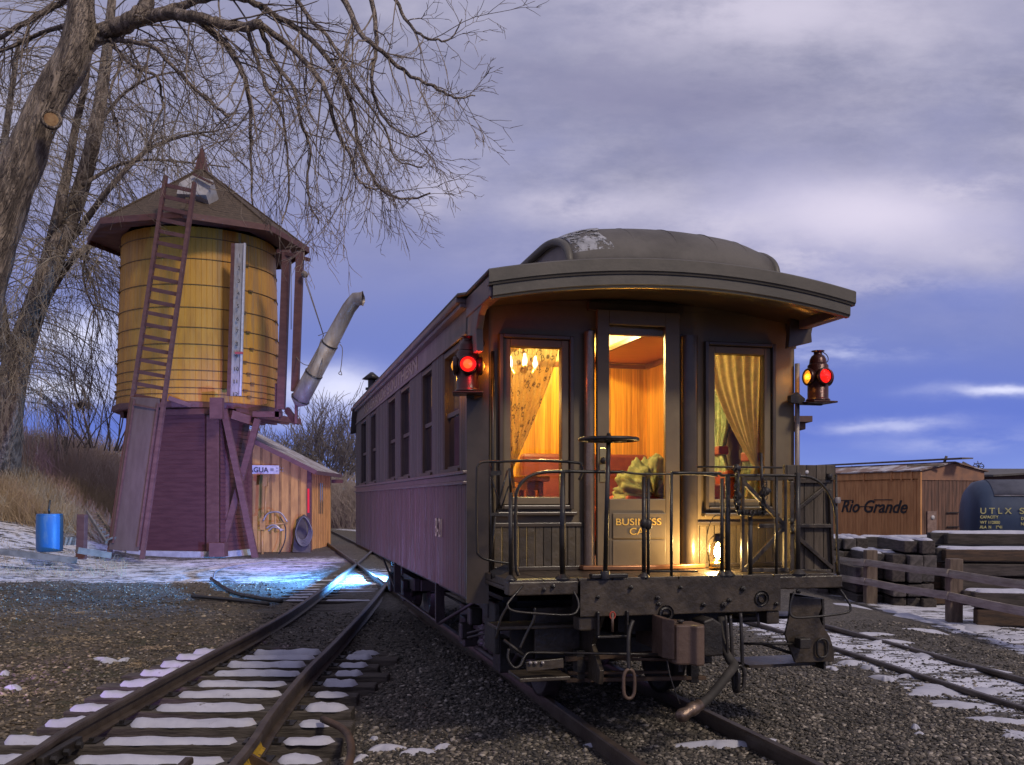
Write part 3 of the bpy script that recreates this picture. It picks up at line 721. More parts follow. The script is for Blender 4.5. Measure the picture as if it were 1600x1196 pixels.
# side eave mouldings
mb = MB()
for sg in (-1, 1):
    mb.box((sg*(HW-.04), .0, ZE-.06), (sg*(HW+.05), LEN, ZE-.028)); mb.box((sg*(HW-.04), UH*.0, ZE-.028), (sg*(HW+.078), LEN, ZE+.012))
    mb.box((sg*1.155, UH+.03, ZE-.125), (sg*1.235, 0, ZE+.004))
B(mb, 'eave_moulding', G['sidetrim'], bevel=.008)
B(MB().grid([[(v, bow(v)+.05, deck_z(v, 0)-.115), (v, -.01, deck_z(v, 0)-.10)] for v in vsx*.93]), 'hood_ceiling', G['paint2'], solid=.01, fix=False)
# thin bright bead under the fascia (brass weather strip)
B(MB().tube([(v, bow(v)+.03, deck_z(v, 0)-.168) for v in vsx[4:-4]*.93], .006, 6), 'drip_bead', G['brass'])
# clerestory
CW = .70; ZT = 3.50
def cl_prof(v):                                              # top of clerestory roof
    return ZT-.045-.07*(v/CW)**2
mb = MB(); NQ = 14; rows = []
def bull(v, s):                                              # s 0 at the foot on the hood, 1 at the top
    a = s*math.pi/2; f = 1-abs(v/CW)**6*.0
    u = (bow(v)+.10)+(-.02-(bow(v)+.10))*(1-math.cos(a)); z0 = deck_z(v, 0)-.004
    return (v*(1-.055*(1-s)*0), u, z0+(cl_prof(v)-z0)*math.sin(a)**.9)
vv = np.linspace(-CW, CW, 25)
def rnd(v): return v
# rounded shoulder on both sides
def prof_row(s):
    row = []
    for v in vv:
        x, u, z = bull(v, s); q = abs(v)/CW
        z -= min(1, max(0, q-.64)**2*1.35)*(z-deck_z(v, 0)); row.append((x, u, z))
    return row
rows = [prof_row(k/NQ) for k in range(NQ+1)]
mb.grid(rows)
top = rows[-1]
mb.grid([top]+[[(x*1.0, u, z) for x, _, z in top] for u in (.6, 2, 4, 6, LEN-.9)]+[[(x*(1-.1*s), LEN-.9+.7*s, z-(z-3.0)*s*s) for x, _, z in top] for s in (.3, .6, .85, 1)])
B(mb, 'clerestory_roof', G['roof'], solid=.03, fix=False)
# canvas seams on the bull nose
mb = MB()
for vs_ in (-.27, .02, .30, .52):
    mb.tube([(vs_+.0*k, prof_row(k/NQ)[int(round((vs_+CW)/(2*CW)*24))][1]-.004, prof_row(k/NQ)[int(round((vs_+CW)/(2*CW)*24))][2]+.015) for k in range(NQ+1)], .004, 5)
B(mb, 'canvas_seam', G['roof'])
# peeled pale strip on the left shoulder
pr = random.Random(2); rows_p = []
for k in range(NQ+1):
    r0 = prof_row(k/NQ); w_ = .24+.03*math.sin(k*.8)
    pts_ = [Vector(r0[i]) for i in range(9)]
    line = []
    for j in range(9):
        x = -CW+.012+w_*j/8; i = min(7, int((x+CW)/(2*CW)*24)); fr_ = (x+CW)/(2*CW)*24-i
        p = pts_[i].lerp(pts_[i+1], fr_); line.append(p+Vector((0, -.006, .020)))
    rows_p.append(line)
B(MB().grid(rows_p), 'peeled_canvas', G['peel'], fix=False, solid=.003)
# rim of the bull nose at its sides and the side walls of the clerestory
mb = MB()
for sg in (-1, 1):
    ar = [Vector(r[0 if sg < 0 else -1])+Vector((sg*.012, 0, .0)) for r in rows]
    mb.tube(ar+[Vector((sg*(CW+.012), u, ar[-1].z)) for u in (.5, 3, LEN-1)], .026, 8)
B(mb, 'clerestory_rim', G['fascia'])
mb = MB()
for sg in (-1, 1):
    e = 0 if sg < 0 else -1
    poly = [(sg*(CW-.02), r[e][1]+.02, r[e][2]-.01) for r in rows]+[(sg*(CW-.02), LEN-1, rows[-1][e][2]-.01), (sg*(CW-.02), LEN-1, 3.03), (sg*(CW-.02), rows[0][e][1]+.02, 3.03)]
    mb.prism(poly, (-sg*.03, 0, 0))
B(mb, 'clerestory_side', mat('clerestory_boards', (.20, .165, .15, 1), (.26, .22, .2, 1), 4, rough=.7))
for k in range(7):
    u = .35+k*1.0
    f = MB().box((-CW-.003, u, 3.10), (-CW+.02, u+.55, 3.30)); B(f, 'clerestory_window', G['dkglass'])
B(MB().grid([[(-1.12+.04*j, -.45+i*.16, deck_z(-1.0, 0)-.001+.022*math.sin(math.pi*j/7)*math.sin(math.pi*i/9)) for j in range(8)] for i in range(10)]), 'snow_patch', G['snow'], fix=False)
# stove pipe near the far end
sp = LU(581, 603, 7.3); 
mb = MB().lathe([(.055, -.35), (.055, .18)], (sp.x, 7.3, sp.z-.10), 14); mb.lathe([(.065, 0), (.14, .0), (.02, .1), (0, .1)], (sp.x, 7.3, sp.z+.09), 14); mb.lathe([(.09, 0), (.09, .03)], (sp.x, 7.3, sp.z-.06), 14)
B(mb, 'stove_pipe', G['iron'])

# ---- end bulkhead
def rect(x0, y0, x1, y1, u=0):
    a = LU(x0, y1, u); b_ = LU(x1, y0, u); return a.x, a.z, b_.x, b_.z
UB = .0
WL = rect(797, 545, 876.5, 777, UB); DW = rect(949.5, 512, 1037, 780, -.05); WR = rect(1115.5, 556, 1192.5, 780, UB)
dl, dr = LU(931, 700, -.05).x, LU(1059, 700, -.05).x
mb = MB()
T = .05
def panel(mb, v0, z0, v1, z1, u=0, th=T): mb.box((v0, u, z0), (v1, u+th, z1))
ztop = 2.96
panel(mb, -1.09, ZD, WL[0], ztop); panel(mb, WL[0], ZD, WL[2], WL[1]); panel(mb, WL[0], WL[3], WL[2], ztop); panel(mb, WL[2], ZD, dl-.05, ztop)
panel(mb, dr+.05, ZD, WR[0], ztop); panel(mb, WR[0], ZD, WR[2], WR[1]); panel(mb, WR[0], WR[3], WR[2], ztop); panel(mb, WR[2], ZD, HW-.002, ztop)
panel(mb, dl-.05, 2.78, dr+.05, ztop)
mb.prism([(-HW+.01, .001, ztop+.001), (HW-.01, .001, ztop+.001)]+[(v, .001, max(ztop+.002, deck_z(v, 0)-.012)) for v in vsx[::-1]*.93], (0, T-.002, 0))
mb.box((-.5, T+.001, 3.0), (.5, T+.02, 3.33))
B(mb, 'end_wall', G['paint'])
# angled corner board at the left, round corner post at the right
B(MB().prism([(-HW-.004, 0, .93), (-1.09, -.055, .93), (-1.09, .03, .93), (-HW-.004, .03, .93)], (0, 0, ZE-.93)), 'corner_board', G['paint2'])
# casings round each window, stepped
def casing(R_, u, wd, th, name, m, parent=car, bottom=True, bevel=.006):
    v0, z0, v1, z1 = R_; mb = MB()
    mb.box((v0-wd, u-th, z0-(wd if bottom else 0)), (v0, u+.002, z1+wd)); mb.box((v1, u-th, z0-(wd if bottom else 0)), (v1+wd, u+.002, z1+wd))
    mb.box((v0, u-th, z1), (v1, u+.002, z1+wd))
    if bottom: mb.box((v0, u-th, z0-wd), (v1, u+.002, z0))
    return B(mb, name, m, parent, bevel=bevel)
for R_, lab in ((WL, 'left'), (WR, 'right')):
    v0, z0, v1, z1 = R_
    fr = casing(R_, 0, .052, .018, 'end_window', G['paint'])
    o_ = (v0-.055, z0-.055, v1+.055, z1+.055)
    casing((o_[0], o_[1], o_[2], o_[3]), 0, .028, .042, 'casing', G['paint2'], fr)
    gl = MB().box((v0+.001, .02, z0+.001), (v1-.001, .024, z1-.001)).build('pane', G['glass'], fr, local=True)
    # sill
    MB().box((v0-.10, -.065, z0-.125), (v1+.10, .0, z0-.10)).build('sill', G['paint2'], fr, local=True, bevel=.006)
# beaded dado below the windows
for va, vb in ((-1.04, dl-.09), (dr+.13, HW-.10)):
    zt = LU(900, 823, 0).z
    B(MB().box((va, -.010, ZD+.03), (vb, .0, zt)), 'dado_panel', G['bead'])
    mb = MB(); mb.box((va-.03, -.022, zt), (vb+.03, .0, zt+.028)); mb.box((va-.03, -.022, ZD+.001), (va, 0, zt)); mb.box((vb, -.022, ZD+.001), (vb+.03, 0, zt)); mb.box((va, -.022, ZD+.001), (vb, 0, ZD+.03))
    B(mb, 'dado_frame', G['paint2'], bevel=.004)
# rounded columns either side of the doorway
for vx, rr_ in ((LU(922, 700, -.06).x, .036), (LU(1075, 700, -.03).x, .062)):
    B(MB().lathe([(rr_, 0), (rr_, 1.62)], (vx, -.045, ZD+.02), 24), 'door_column', G['chrome'] if rr_ < .05 else G['paint2'])
# door
dv0, dv1 = dl, dr
mb = MB(); zt = LU(995, 488, -.05).z
def dbox(a, b_, c_, d, u0=-.085, u1=-.045): mb.box((a, u0, b_), (c_, u1, d))
dbox(dv0, ZD+.03, DW[0], zt); dbox(DW[2], ZD+.03, dv1, zt); dbox(DW[0], DW[3], DW[2], zt); dbox(DW[0], ZD+.03, DW[2], DW[1])
door = B(mb, 'door', G['paint'], bevel=.004)
MB().box((DW[0]+.001, -.062, DW[1]+.001), (DW[2]-.001, -.058, DW[3]-.001)).build('pane', G['glass'], door, local=True)
pa = rect(957, 802, 1040, 842, -.09); 
mb = MB(); mb.box((pa[0], -.098, pa[1]), (pa[2], -.0855, pa[3])); mb.box((pa[0], -.094, pa[1]-.20), (pa[2], -.0855, pa[1]-.012)); mb.build('door_panel', G['paint'], door, local=True, bevel=.004)
lo_ = LU(957, 821, -.1); text('BUSINESS', 'door_lettering', G['gold'], door, (pa[0]+.016, -.1, lo_.z), (1, 0, 0), (0, 0, 1), .066, local=True, bold=0, sx=1.24)
lo_ = LU(957, 836, -.1); text('CAR', 'door_lettering', G['gold'], door, ((pa[0]+pa[2])/2, -.1, lo_.z), (1, 0, 0), (0, 0, 1), .066, local=True, bold=0, align='CENTER', sx=1.2)
lk = rect(937, 700, 948.5, 754, -.09)
hd = MB(); hd.box((lk[0], -.092, lk[1]), (lk[2], -.0855, lk[3])); hd.build('lock_plate', G['brass'], door, local=True, bevel=.003)
kc = LU(943, 720, -.12); MB().lathe([(0, 0), (.022, .004), (.026, .02), (.012, .03), (.012, .05)], (kc.x, -.15, kc.z), 14, (0, 1, 0)).build('door_knob', G['iron'], door, local=True)
B(MB().box((dv0-.05, -.035, ZD+.03), (dv0-.001, 0, 2.80)), 'door_jamb', G['paint2'], bevel=.006); B(MB().box((dv1+.001, -.035, ZD+.03), (dv1+.05, 0, 2.80)), 'door_jamb', G['paint2'], bevel=.006)
B(MB().box((dv0-.05, -.045, zt+.002), (dv1+.05, 0, zt+.06)), 'door_header', G['paint2'], bevel=.006)
# curved copper threshold
rows = []
mb = MB(); n = 18; poly = [(dv0-.11+(dv1-dv0+.30)*k/n, -.10-.075*math.sin(math.pi*k/n), ZD+.004) for k in range(n+1)]; poly += [(dv1+.19, -.001, ZD+.004), (dv0-.11, -.001, ZD+.004)]
mb.prism(poly, (0, 0, .03)); B(mb, 'threshold', G['copper'], bevel=.006)

G['shade'] = mat('window_shade', (.05, .04, .02, 1), (.08, .06, .03, 1), 3)
# ---- interior room
ZC = 2.95; CVW = .38
mb = MB(); mb.box((-1.15, .06, ZD-.03), (1.15, ROOM+.1, ZD)); B(mb, 'room_floor', G['plum'])
UP_ = 2.49
B(MB().box((-.28, UP_, ZD), (1.15, UP_+.04, 2.96)), 'room_partition', G['wood'])
B(MB().box((-.36, UP_, 2.961), (.36, UP_+.04, 3.28)), 'room_partition', G['cream'])
B(MB().box((-1.15, ROOM, ZD), (-.28, ROOM+.04, 2.96)), 'room_partition', G['wood'])
B(MB().box((-.30, UP_+.041, ZD), (-.281, ROOM, 3.0)), 'room_partition', G['woody'])
mb = MB()
mb.box((1.09, .055, ZD), (1.13, UP_-.001, 1.80)); mb.box((1.09, .055, 2.62), (1.13, UP_-.001, ZC)); mb.box((1.09, .055, 1.80), (1.13, .40, 2.62)); mb.box((1.09, 1.0, 1.80), (1.13, UP_-.001, 2.62))
B(mb, 'room_side_panel', G['woody'])
B(MB().box((-1.13, .055, ZD), (-1.09, ROOM-.001, ZC)), 'room_side_panel', G['woody'])
B(MB().box((1.131, .38, 1.78), (1.15, 1.02, 2.64)), 'room_window_blind', G['shade'])
mb = MB(); mb.box((CVW, .06, ZC), (1.13, ROOM, ZC+.02)); mb.box((-1.13, .06, ZC), (-CVW, ROOM, ZC+.02)); mb.box((-CVW, .06, ZC), (CVW, .45, ZC+.02)); B(mb, 'room_ceiling', G['ceil'])
mb = MB(); mb.box((-CVW-.02, .45, ZC+.021), (-CVW, ROOM, 3.28)); mb.box((CVW, .45, ZC+.021), (CVW+.02, ROOM, 3.28)); mb.box((-CVW, .45, 3.25), (CVW, ROOM, 3.28)); B(mb, 'clerestory_lining', G['cream'])
mb = MB(); mb.beam((CVW, .45, ZC-.012), (CVW, UP_-.002, ZC-.012), .03, .03); mb.beam((-.27, UP_-.02, ZC-.03), (1.09, UP_-.02, ZC-.03), .03, .04); mb.beam((1.075, .06, ZC-.03), (1.075, UP_-.04, ZC-.03), .03, .04)
B(mb, 'ceiling_moulding', G['darkwood'])
G['mirror'] = mat('brown_cupboard', (.20, .13, .045, 1), (.16, .10, .04, 1), 3, rough=.35)  # plain brown, darker than the varnished room panels
cb = rect(806, 590, 823, 800, 2.6)
# things inside the room (each its own object)
def cthing(name, lv, label, cat_, group=None):
    wl = Matrix.Translation((ox, oy, 0)) @ Matrix.Rotation(CA, 4, 'Z') @ Vector(lv)
    o = thing(name, wl, label, cat_, group, CA); o['_'] = 0; del o['_']
    return o
def off(o): 
    wl = Matrix.Translation((ox, oy, 0)) @ Matrix.Rotation(CA, 4, 'Z'); return (INV[o.name] @ wl)
class MC(MB):
    """mesh given in the car's frame, parented to some other thing"""
    def put(s, name, m, parent, **k):
        M_ = off(parent); s.v = [tuple(M_ @ Vector(p)) for p in s.v]; return s.build(name, m, parent, local=True, **k)
cu_ = cthing('cupboard', (-.9, 2.9, ZD), 'tall dark cupboard seen through the left window under the lamp', 'cupboard')
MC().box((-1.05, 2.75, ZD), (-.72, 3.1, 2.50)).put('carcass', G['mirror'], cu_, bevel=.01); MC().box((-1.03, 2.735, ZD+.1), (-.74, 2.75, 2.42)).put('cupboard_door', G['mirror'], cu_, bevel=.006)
sf = cthing('sofa', (.5, 2.2, ZD), 'maroon leather sofa with red seat behind the door glass', 'sofa')
zt_ = LU(990, 711, 2.35).z
MC().box((-.22, 2.28, ZD+.2), (1.02, 2.44, zt_)).put('backrest', G['maroonback'], sf, bevel=.03)
MC().box((-.22, 1.62, ZD+.12), (1.02, 2.27, ZD+.42)).put('seat', G['red'], sf, bevel=.04)
mm = MC(); [mm.box((a, b_, ZD), (a+.06, b_+.06, ZD+.118)) for a in (-.2, .94) for b_ in (1.66, 2.2)]; mm.put('sofa_legs', G['darkwood'], sf)
sr = MC().box((.70, .62, ZD+.25), (1.05, 1.55, LU(1020, 758, 1.1).z)); ar_ = cthing('armchair', (.85, 1.1, ZD), 'red leather armchair low in the right of the door glass', 'armchair'); sr.put('seat', G['red'], ar_, bevel=.04)
MC().box((.78, .70, ZD+.0), (.98, 1.46, ZD+.249)).put('chair_base', G['darkwood'], ar_, bevel=.02); MC().box((1.00, .62, ZD+.30), (1.07, 1.55, 1.86)).put('chair_back', G['red'], ar_, bevel=.02)
# crumpled blanket
rb = random.Random(11); rows = []; c0 = LU(1003, 772, 1.35); nn = 30
for i in range(nn+1):
    row = []; ph = math.pi*(.02+.96*i/nn)
    for j in range(61):
        a = -.15+(math.pi+.3)*j/60
        fold = 1+.035*math.sin(a*43+i*.8)+.07*math.sin(a*9+i*.25)+.05*math.sin(a*17-i*.3)+.06*math.sin(i*.9+a*4)+.03*math.sin(a*31+i*.7)
        lift = 1+.30*math.exp(-((a-1.05)/.5)**2)
        row.append((c0.x+.24*math.cos(a)*math.sin(ph)*fold*lift, 1.32-.22*math.cos(ph)*fold, ZD+.52+.27*math.sin(a)*math.sin(ph)*fold*lift))
    rows.append(row)
bl = cthing('blanket', (c0.x, 1.35, ZD+.4), 'crumpled pale green blanket heaped on the seat behind the door glass', 'blanket')
MC().grid(rows).put('cloth', G['blanket'], bl, fix=False, solid=.01)
MC().box((c0.x-.22, 1.14, ZD+.001), (c0.x+.25, 1.6, ZD+.52)).put('ottoman', G['red'], cthing('footstool', (c0.x, 1.35, ZD), 'red footstool hidden under the crumpled green blanket', 'footstool'), bevel=.03)
# left room furniture
sb = cthing('sofa', (-.5, 3.2, ZD), 'red leather settee against the panelled wall behind the left window', 'sofa')
z_ = LU(850, 716, 3.3).z; MC().box((-.62, 3.36, ZD+.15), (-.30, 3.5, z_)).put('backrest', G['red'], sb, bevel=.03); MC().box((-.62, 2.9, ZD+.1), (-.30, 3.35, ZD+.42)).put('seat', G['red'], sb, bevel=.03)
tb = cthing('table', (-.66, 1.7, ZD), 'small dark wooden table behind the left window', 'table')
a = LU(812, 744, 1.6); b_ = LU(851, 744, 1.6)
MC().box((a.x, 1.45, a.z-.05), (b_.x, 1.85, a.z)).put('tabletop', G['darkwood'], tb, bevel=.006)
mm = MC(); mm.box((a.x+.04, 1.5, a.z-.12), (b_.x-.04, 1.8, a.z-.051))
mm.put('apron', G['darkwood'], tb)
for q in ((a.x+.04, 1.5), (b_.x-.08, 1.5), (a.x+.04, 1.76), (b_.x-.08, 1.76)):
    MC().box((q[0], q[1], ZD), (q[0]+.04, q[1]+.04, a.z-.121)).put('leg', G['darkwood'], tb)
# hanging lamp with three chimneys
hc = LU(818, 572, 1.3)
hl = cthing('hanging_lamp', (hc.x, 1.3, hc.z), 'brass hanging lamp with bright glass chimneys behind the left window', 'hanging lamp')
mm = MC().tube([(hc.x, 1.3, ZC-.002), (hc.x, 1.3, hc.z-.04)], .010, 8); mm.lathe([(0, -.07), (.02, -.06), (.045, -.03), (.03, 0), (.012, .02)], (hc.x, 1.3, hc.z), 14)
G['bulb'] = mat('lamp_glow', (1, .85, .55, 1), emis=(1, .80, .42, 1), es=16)
for k in range(3):
    an = R(20+120*k); ex = (hc.x+.12*math.cos(an), 1.3+.12*math.sin(an))
    mm.tube(cat([(hc.x, 1.3, hc.z-.03), (hc.x+.07*math.cos(an), 1.3+.07*math.sin(an), hc.z-.065), (ex[0], ex[1], hc.z-.01)], 5), .007, 6)
    MC().lathe([(.010, -.01), (.020, .01), (.022, .035), (.012, .06), (.010, .085), (0, .086)], (ex[0], ex[1], hc.z), 12).put('lamp_chimney', G['bulb'], hl)
mm.put('lamp_frame', G['brass'], hl)
def clamp_(name, lv, e, c_, r_=.06, **k):
    wl = Matrix.Translation((ox, oy, 0)) @ Matrix.Rotation(CA, 4, 'Z') @ Vector(lv); return lamp(name, 'POINT', wl, e, c_, shadow_soft_size=r_, **k)
clamp_('hanging_lamp_light', (hc.x, 1.3, hc.z+.12), 92, (1, .76, .27), .05)
clamp_('ceiling_lamp_light', (-.1, 1.7, ZC+.14), 125, (1, .76, .28), .05)
clamp_('corridor_lamp_light', (-.8, 3.1, 2.75), 56, (1, .74, .25), .05)
# curtains
def lace_mat():
    m = bpy.data.materials.new('lace'); m.use_nodes = True; t = NT(m.node_tree); b = t.n['Principled BSDF']
    tc = t.node('ShaderNodeTexCoord').outputs['UV']
    vo = t.node('ShaderNodeTexVoronoi', feature='F1'); t.l.new(t.mapping(tc, (9, 20, 1)), vo.inputs['Vector']); vo.inputs['Scale'].default_value = 1
    n = t.noise(t.mapping(tc, (34, 70, 1)), 1, 4, .7)
    ring = t.math('LESS_THAN', t.math('ABSOLUTE', t.math('SUBTRACT', vo.outputs['Distance'], .30)), .085)
    sp_ = t.math('MULTIPLY', ring, t.math('GREATER_THAN', n, .46))
    f = t.math('MAXIMUM', sp_, t.math('GREATER_THAN', n, .62))
    t.l.new(t.mix(f, (.36, .23, .08, 1), (.07, .035, .014, 1)), b.inputs['Base Color']); b.inputs['Roughness'].default_value = .9
    t.l.new(t.smooth(f, 0, 1, .62, .97), b.inputs['Alpha'])
    tr = t.node('ShaderNodeBsdfTranslucent'); tr.inputs[0].default_value = (.5, .33, .11, 1)
    ml = t.n['Material Output']; mx = t.node('ShaderNodeMixShader'); t.l.new(t.smooth(f, 0, 1, .35, .05), mx.inputs[0]); t.l.new(b.outputs[0], mx.inputs[1]); t.l.new(tr.outputs[0], mx.inputs[2]); t.l.new(mx.outputs[0], ml.inputs[0])
    return m
def cloth_mat(name, c1, c2):
    m = bpy.data.materials.new(name); m.use_nodes = True; t = NT(m.node_tree); b = t.n['Principled BSDF']
    tc = t.node('ShaderNodeTexCoord').outputs['UV']
    cc = t.mix(t.smooth(t.noise(t.mapping(tc, (8, 16, 1)), 1, 5, .7), .4, .6), c1, c2); t.l.new(cc, b.inputs['Base Color']); b.inputs['Roughness'].default_value = .9
    tr = t.node('ShaderNodeBsdfTranslucent'); t.l.new(cc, tr.inputs[0]); mx = t.node('ShaderNodeMixShader'); mx.inputs[0].default_value = .55
    t.l.new(b.outputs[0], mx.inputs[1]); t.l.new(tr.outputs[0], mx.inputs[2]); t.l.new(mx.outputs[0], t.n['Material Output'].inputs[0]); return m
def swag(name, mt, R_, edge, folds, amp, u0=.07, inner=None):
    """cloth hung between two edge curves; edge(s)->(v_left, v_right) with s 0 top 1 bottom"""
    v0, z0, v1, z1 = R_; rows = []; uvs = []; NS, NT_ = 48, 90
    for i in range(NS+1):
        s = i/NS; a, b_ = edge(s); row = []
        for j in range(NT_+1):
            q = j/NT_; wv = math.sin(q*folds*2*math.pi+1.3*math.sin(s*2.5))+.45*math.sin(q*folds*4.7+s*3); row.append((a+(b_-a)*q, u0+amp*wv, z1+.03-(z1-z0+.06)*s)); uvs.append((q, s))
        rows.append(row)
    o = B(MB().grid(rows), name, mt, fix=False); uvl = o.data.uv_layers.new(name='uv')
    for l in o.data.loops: uvl.data[l.index].uv = uvs[l.vertex_index]
    return o
v0, z0, v1, z1 = WL; wd = v1-v0
def eL(s):                                                    # gathered to the lower left
    if s < .80: k = s/.8; return v0-.02+.04*k, v0+wd*(1.03-.93*k**1.25)
    k = (s-.8)/.2; return v0+.02-.01*k, v0+wd*(.10+.10*k)
swag('lace_curtain', lace_mat(), WL, eL, 7, .012)
v0r, z0r, v1r, z1r = WR; wr = v1r-v0r
def eR(s):
    if s < .74: k = s/.74; return v0r-.02+wr*.93*k**1.5, v1r+.02-.03*k
    k = (s-.74)/.26; return v0r+wr*(.91-.22*k), v1r+.0-.06*k
swag('drape_curtain', cloth_mat('pale_drape', (.62, .50, .22, 1), (.48, .40, .17, 1)), WR, eR, 6, .014)
# sage curtains with red ties hanging inside at the side window
def hang(vc, uc, z0_, z1_, w0, waist, label):
    o = cthing('curtain', (vc, uc, z0_), label, 'curtain'); rows = []
    for i in range(31):
        s = i/30; z = z0_+(z1_-z0_)*s; ww = w0*(1-.55*math.exp(-((z-waist)/.12)**2))
        rows.append([(vc-.03*math.sin(j*1.9)-.0, uc-ww/2+ww*j/24, z) for j in range(25)])
    MC().grid(rows).put('cloth', G['green'], o, fix=False, solid=.006)
    MC().box((vc-.05, uc-w0*.26, waist-.035), (vc+.04, uc+w0*.26, waist+.035)).put('tie_band', G['red'], o, bevel=.01); return o
hang(1.03, .80, 1.62, 2.66, .30, 2.02, 'sage green curtain with a red tie at the left of the right end window')
hang(1.03, .30, 1.62, 2.66, .24, 1.95, 'sage green curtain behind the pale drape of the right end window')
# ------------------------------------------------------------------ platform
UPF = -.70
PHW = 1.115
mb = MB()
for k in range(10):
    v = -PHW+.002+k*(2*PHW-.004)/10; mb.box((v, UPF+.01, ZD-.045), (v+(2*PHW-.004)/10-.006, -.002, ZD))
B(mb, 'deck', G['beam'], bevel=.003)
zb = LU(1060, 960, UPF-.03).z
def bowu(v): return UPF-.035*(1-(v/PHW)**2)
vL, vR = LU(905, 930, UPF).x, LU(1217, 930, UPF).x
vs_ = np.linspace(vL, vR, 13)
B(MB().grid([[(v, bowu(v)-.0, ZD-.012) for v in vs_], [(v, bowu(v), zb) for v in vs_], [(v, bowu(v)+.16, zb) for v in vs_], [(v, bowu(v)+.16, ZD-.05) for v in vs_], [(v, bowu(v), ZD-.012) for v in vs_]], False), 'end_beam', G['beam'], bevel=.006)
mb = MB(); zl = LU(830, 931, UPF).z
mb.box((-PHW, UPF+.0, zl), (vL-.002, UPF+.12, ZD-.012)); mb.box((vR+.002, UPF, zl+.0), (PHW+.05, UPF+.12, ZD-.014)); mb.box((PHW-.08, UPF+.121, zl+.02), (PHW, -.05, ZD-.047)); mb.box((-PHW, UPF+.121, zl+.02), (-PHW+.08, -.05, ZD-.047))
mb.split('end_sill', G['beam'], car, local=True, bevel=.008)
mb = MB(); z2 = LU(915, 986, UPF).z
mb.box((vL-.002, UPF-.006, z2), (vL+.13, UPF+.12, zb-.002)); mb.box((vR-.09, UPF-.006, z2), (vR+.002, UPF+.12, zb-.002)); mb.split('sill_bracket', G['beam'], car, local=True, bevel=.01)
# bolts and nuts scattered over the beam
for px, py in ((852, 922), (866, 917), (934, 933), (1026, 934), (1028, 944), (1098, 945), (1130, 945), (1138, 938), (1160, 920), (1213, 944), (1250, 925), (1062, 918), (985, 918)):
    p = LU(px, py, -.73); r0 = random.uniform(.012, .024)
    B(MB().lathe([(0, -.035), (r0*.55, -.033), (r0*.6, -.018), (r0, -.016), (r0, .0)], (p.x, bowu(p.x) if vL < p.x < vR else UPF, p.z), 6, (0, 1, 0), smooth=False), 'bolt', G['iron'])
for px, py in ((1190, 935), (1040, 958)):
    p = LU(px, py, -.73); B(MB().lathe([(.05, -.012), (.05, 0), (.028, -.004), (.028, -.02)], (p.x, bowu(p.x), p.z), 14, (0, 1, 0)), 'washer_plate', G['iron'])
# under-platform draft gear
mb = MB(); mb.box((-.35, UPF+.17, .78), (.35, 1.0, .91)); mb.box((-1.0, .12, .72), (1.0, .30, .90)); B(mb, 'draft_sill', G['dirtyiron'])
def pt(x, y, u): p = LU(x, y, u); return (p.x, u, p.z)
def pl(l, u, n=6): return cat([pt(x, y, u) if len(q) == 0 else pt(x, y, q[0]) for x, y, *q in l], n)
def pipe(name, pts, r, m=None, n=8, smooth=True, parent=car): return B(MB().tube(cat(pts, 6) if smooth else pts, r, n), name, m or G['iron'], parent)
# stirrup frame round the draw gear
a_, b2 = pt(932, 956, -.74), pt(981, 992, -.74)
mb = MB(); mb.box((a_[0], -.76, b2[2]), (a_[0]+.014, -.72, a_[2])); mb.box((b2[0]-.014, -.76, b2[2]), (b2[0], -.72, a_[2])); mb.box((a_[0], -.761, b2[2]-.014), (b2[0], -.719, b2[2]-.0)); B(mb, 'stirrup', G['iron'], bevel=.003)
pipe('link_pin', [pt(957, 958, -.77), pt(957, 988, -.77)], .009, G['coupler'], smooth=False)
B(MB().tube([(pt(957, 962, -.77)[0]+.017*math.cos(q), -.77, pt(957, 962, -.77)[2]+.022*math.sin(q)) for q in np.linspace(0, 2*math.pi, 17)[:-1]], .005, 6, closed=True), 'pin_ring', mat('red_ring', (.35, .05, .03, 1)))
# knuckle coupler
c0 = pt(1072, 1004, -1.02)
cp = MB()
x0, x1 = pt(1058, 1000, -1.05)[0], pt(1103, 1000, -1.05)[0]; zt_, zb_ = pt(1080, 977, -1.05)[2], pt(1080, 1040, -1.05)[2]
kn = MB().prism([(x0+.01, -1.02, zb_), (x0, -.98, zb_), (x0+.01, -.86, zb_), (x1, -.86, zb_), (x1, -1.03, zb_), (x1-.03, -1.09, zb_), (x1-.08, -1.10, zb_), (x1-.10, -1.05, zb_)], (0, 0, zt_-zb_))
B(kn, 'coupler_knuckle', G['coupler'], bevel=.012)
xa = pt(1037, 1000, -.95)[0]; hd_ = MB()
hd_.prism([(xa, -.93, zb_+.03), (xa+.03, -1.0, zb_+.03), (x0-.002, -1.02, zb_+.03), (x0-.002, -.72, zb_+.03), (xa+.02, -.72, zb_+.03)], (0, 0, zt_-zb_+.0))
hd_.box((x0, -.859, zb_+.02), (x0+.16, -.66, zt_-.01)); hd_.box((-.10, -.66, .66), (.14, -.2, .78))
B(hd_, 'coupler_head', G['coupler'], bevel=.014)
gx0, gx1 = pt(1104, 1000, -.9)[0], pt(1133, 1000, -.9)[0]; gz0, gz1 = pt(1110, 1028, -.9)[2], pt(1110, 972, -.9)[2]
B(MB().prism([(gx0, -.86, gz0), (gx0, -.86, gz1), (gx0+.06, -.86, gz1+.02), (gx1, -.86, gz1-.02), (gx1+.01, -.86, gz0)], (0, .18, 0)), 'guard_arm', G['dirtyiron'], bevel=.012)
B(MB().lathe([(0, .015), (.02, .012), (.022, 0), (.014, -.002), (.013, -(zt_-zb_)-.06)], ((x0+x1)/2-.035, -.97, zt_+.01), 10), 'knuckle_pin', G['iron'])
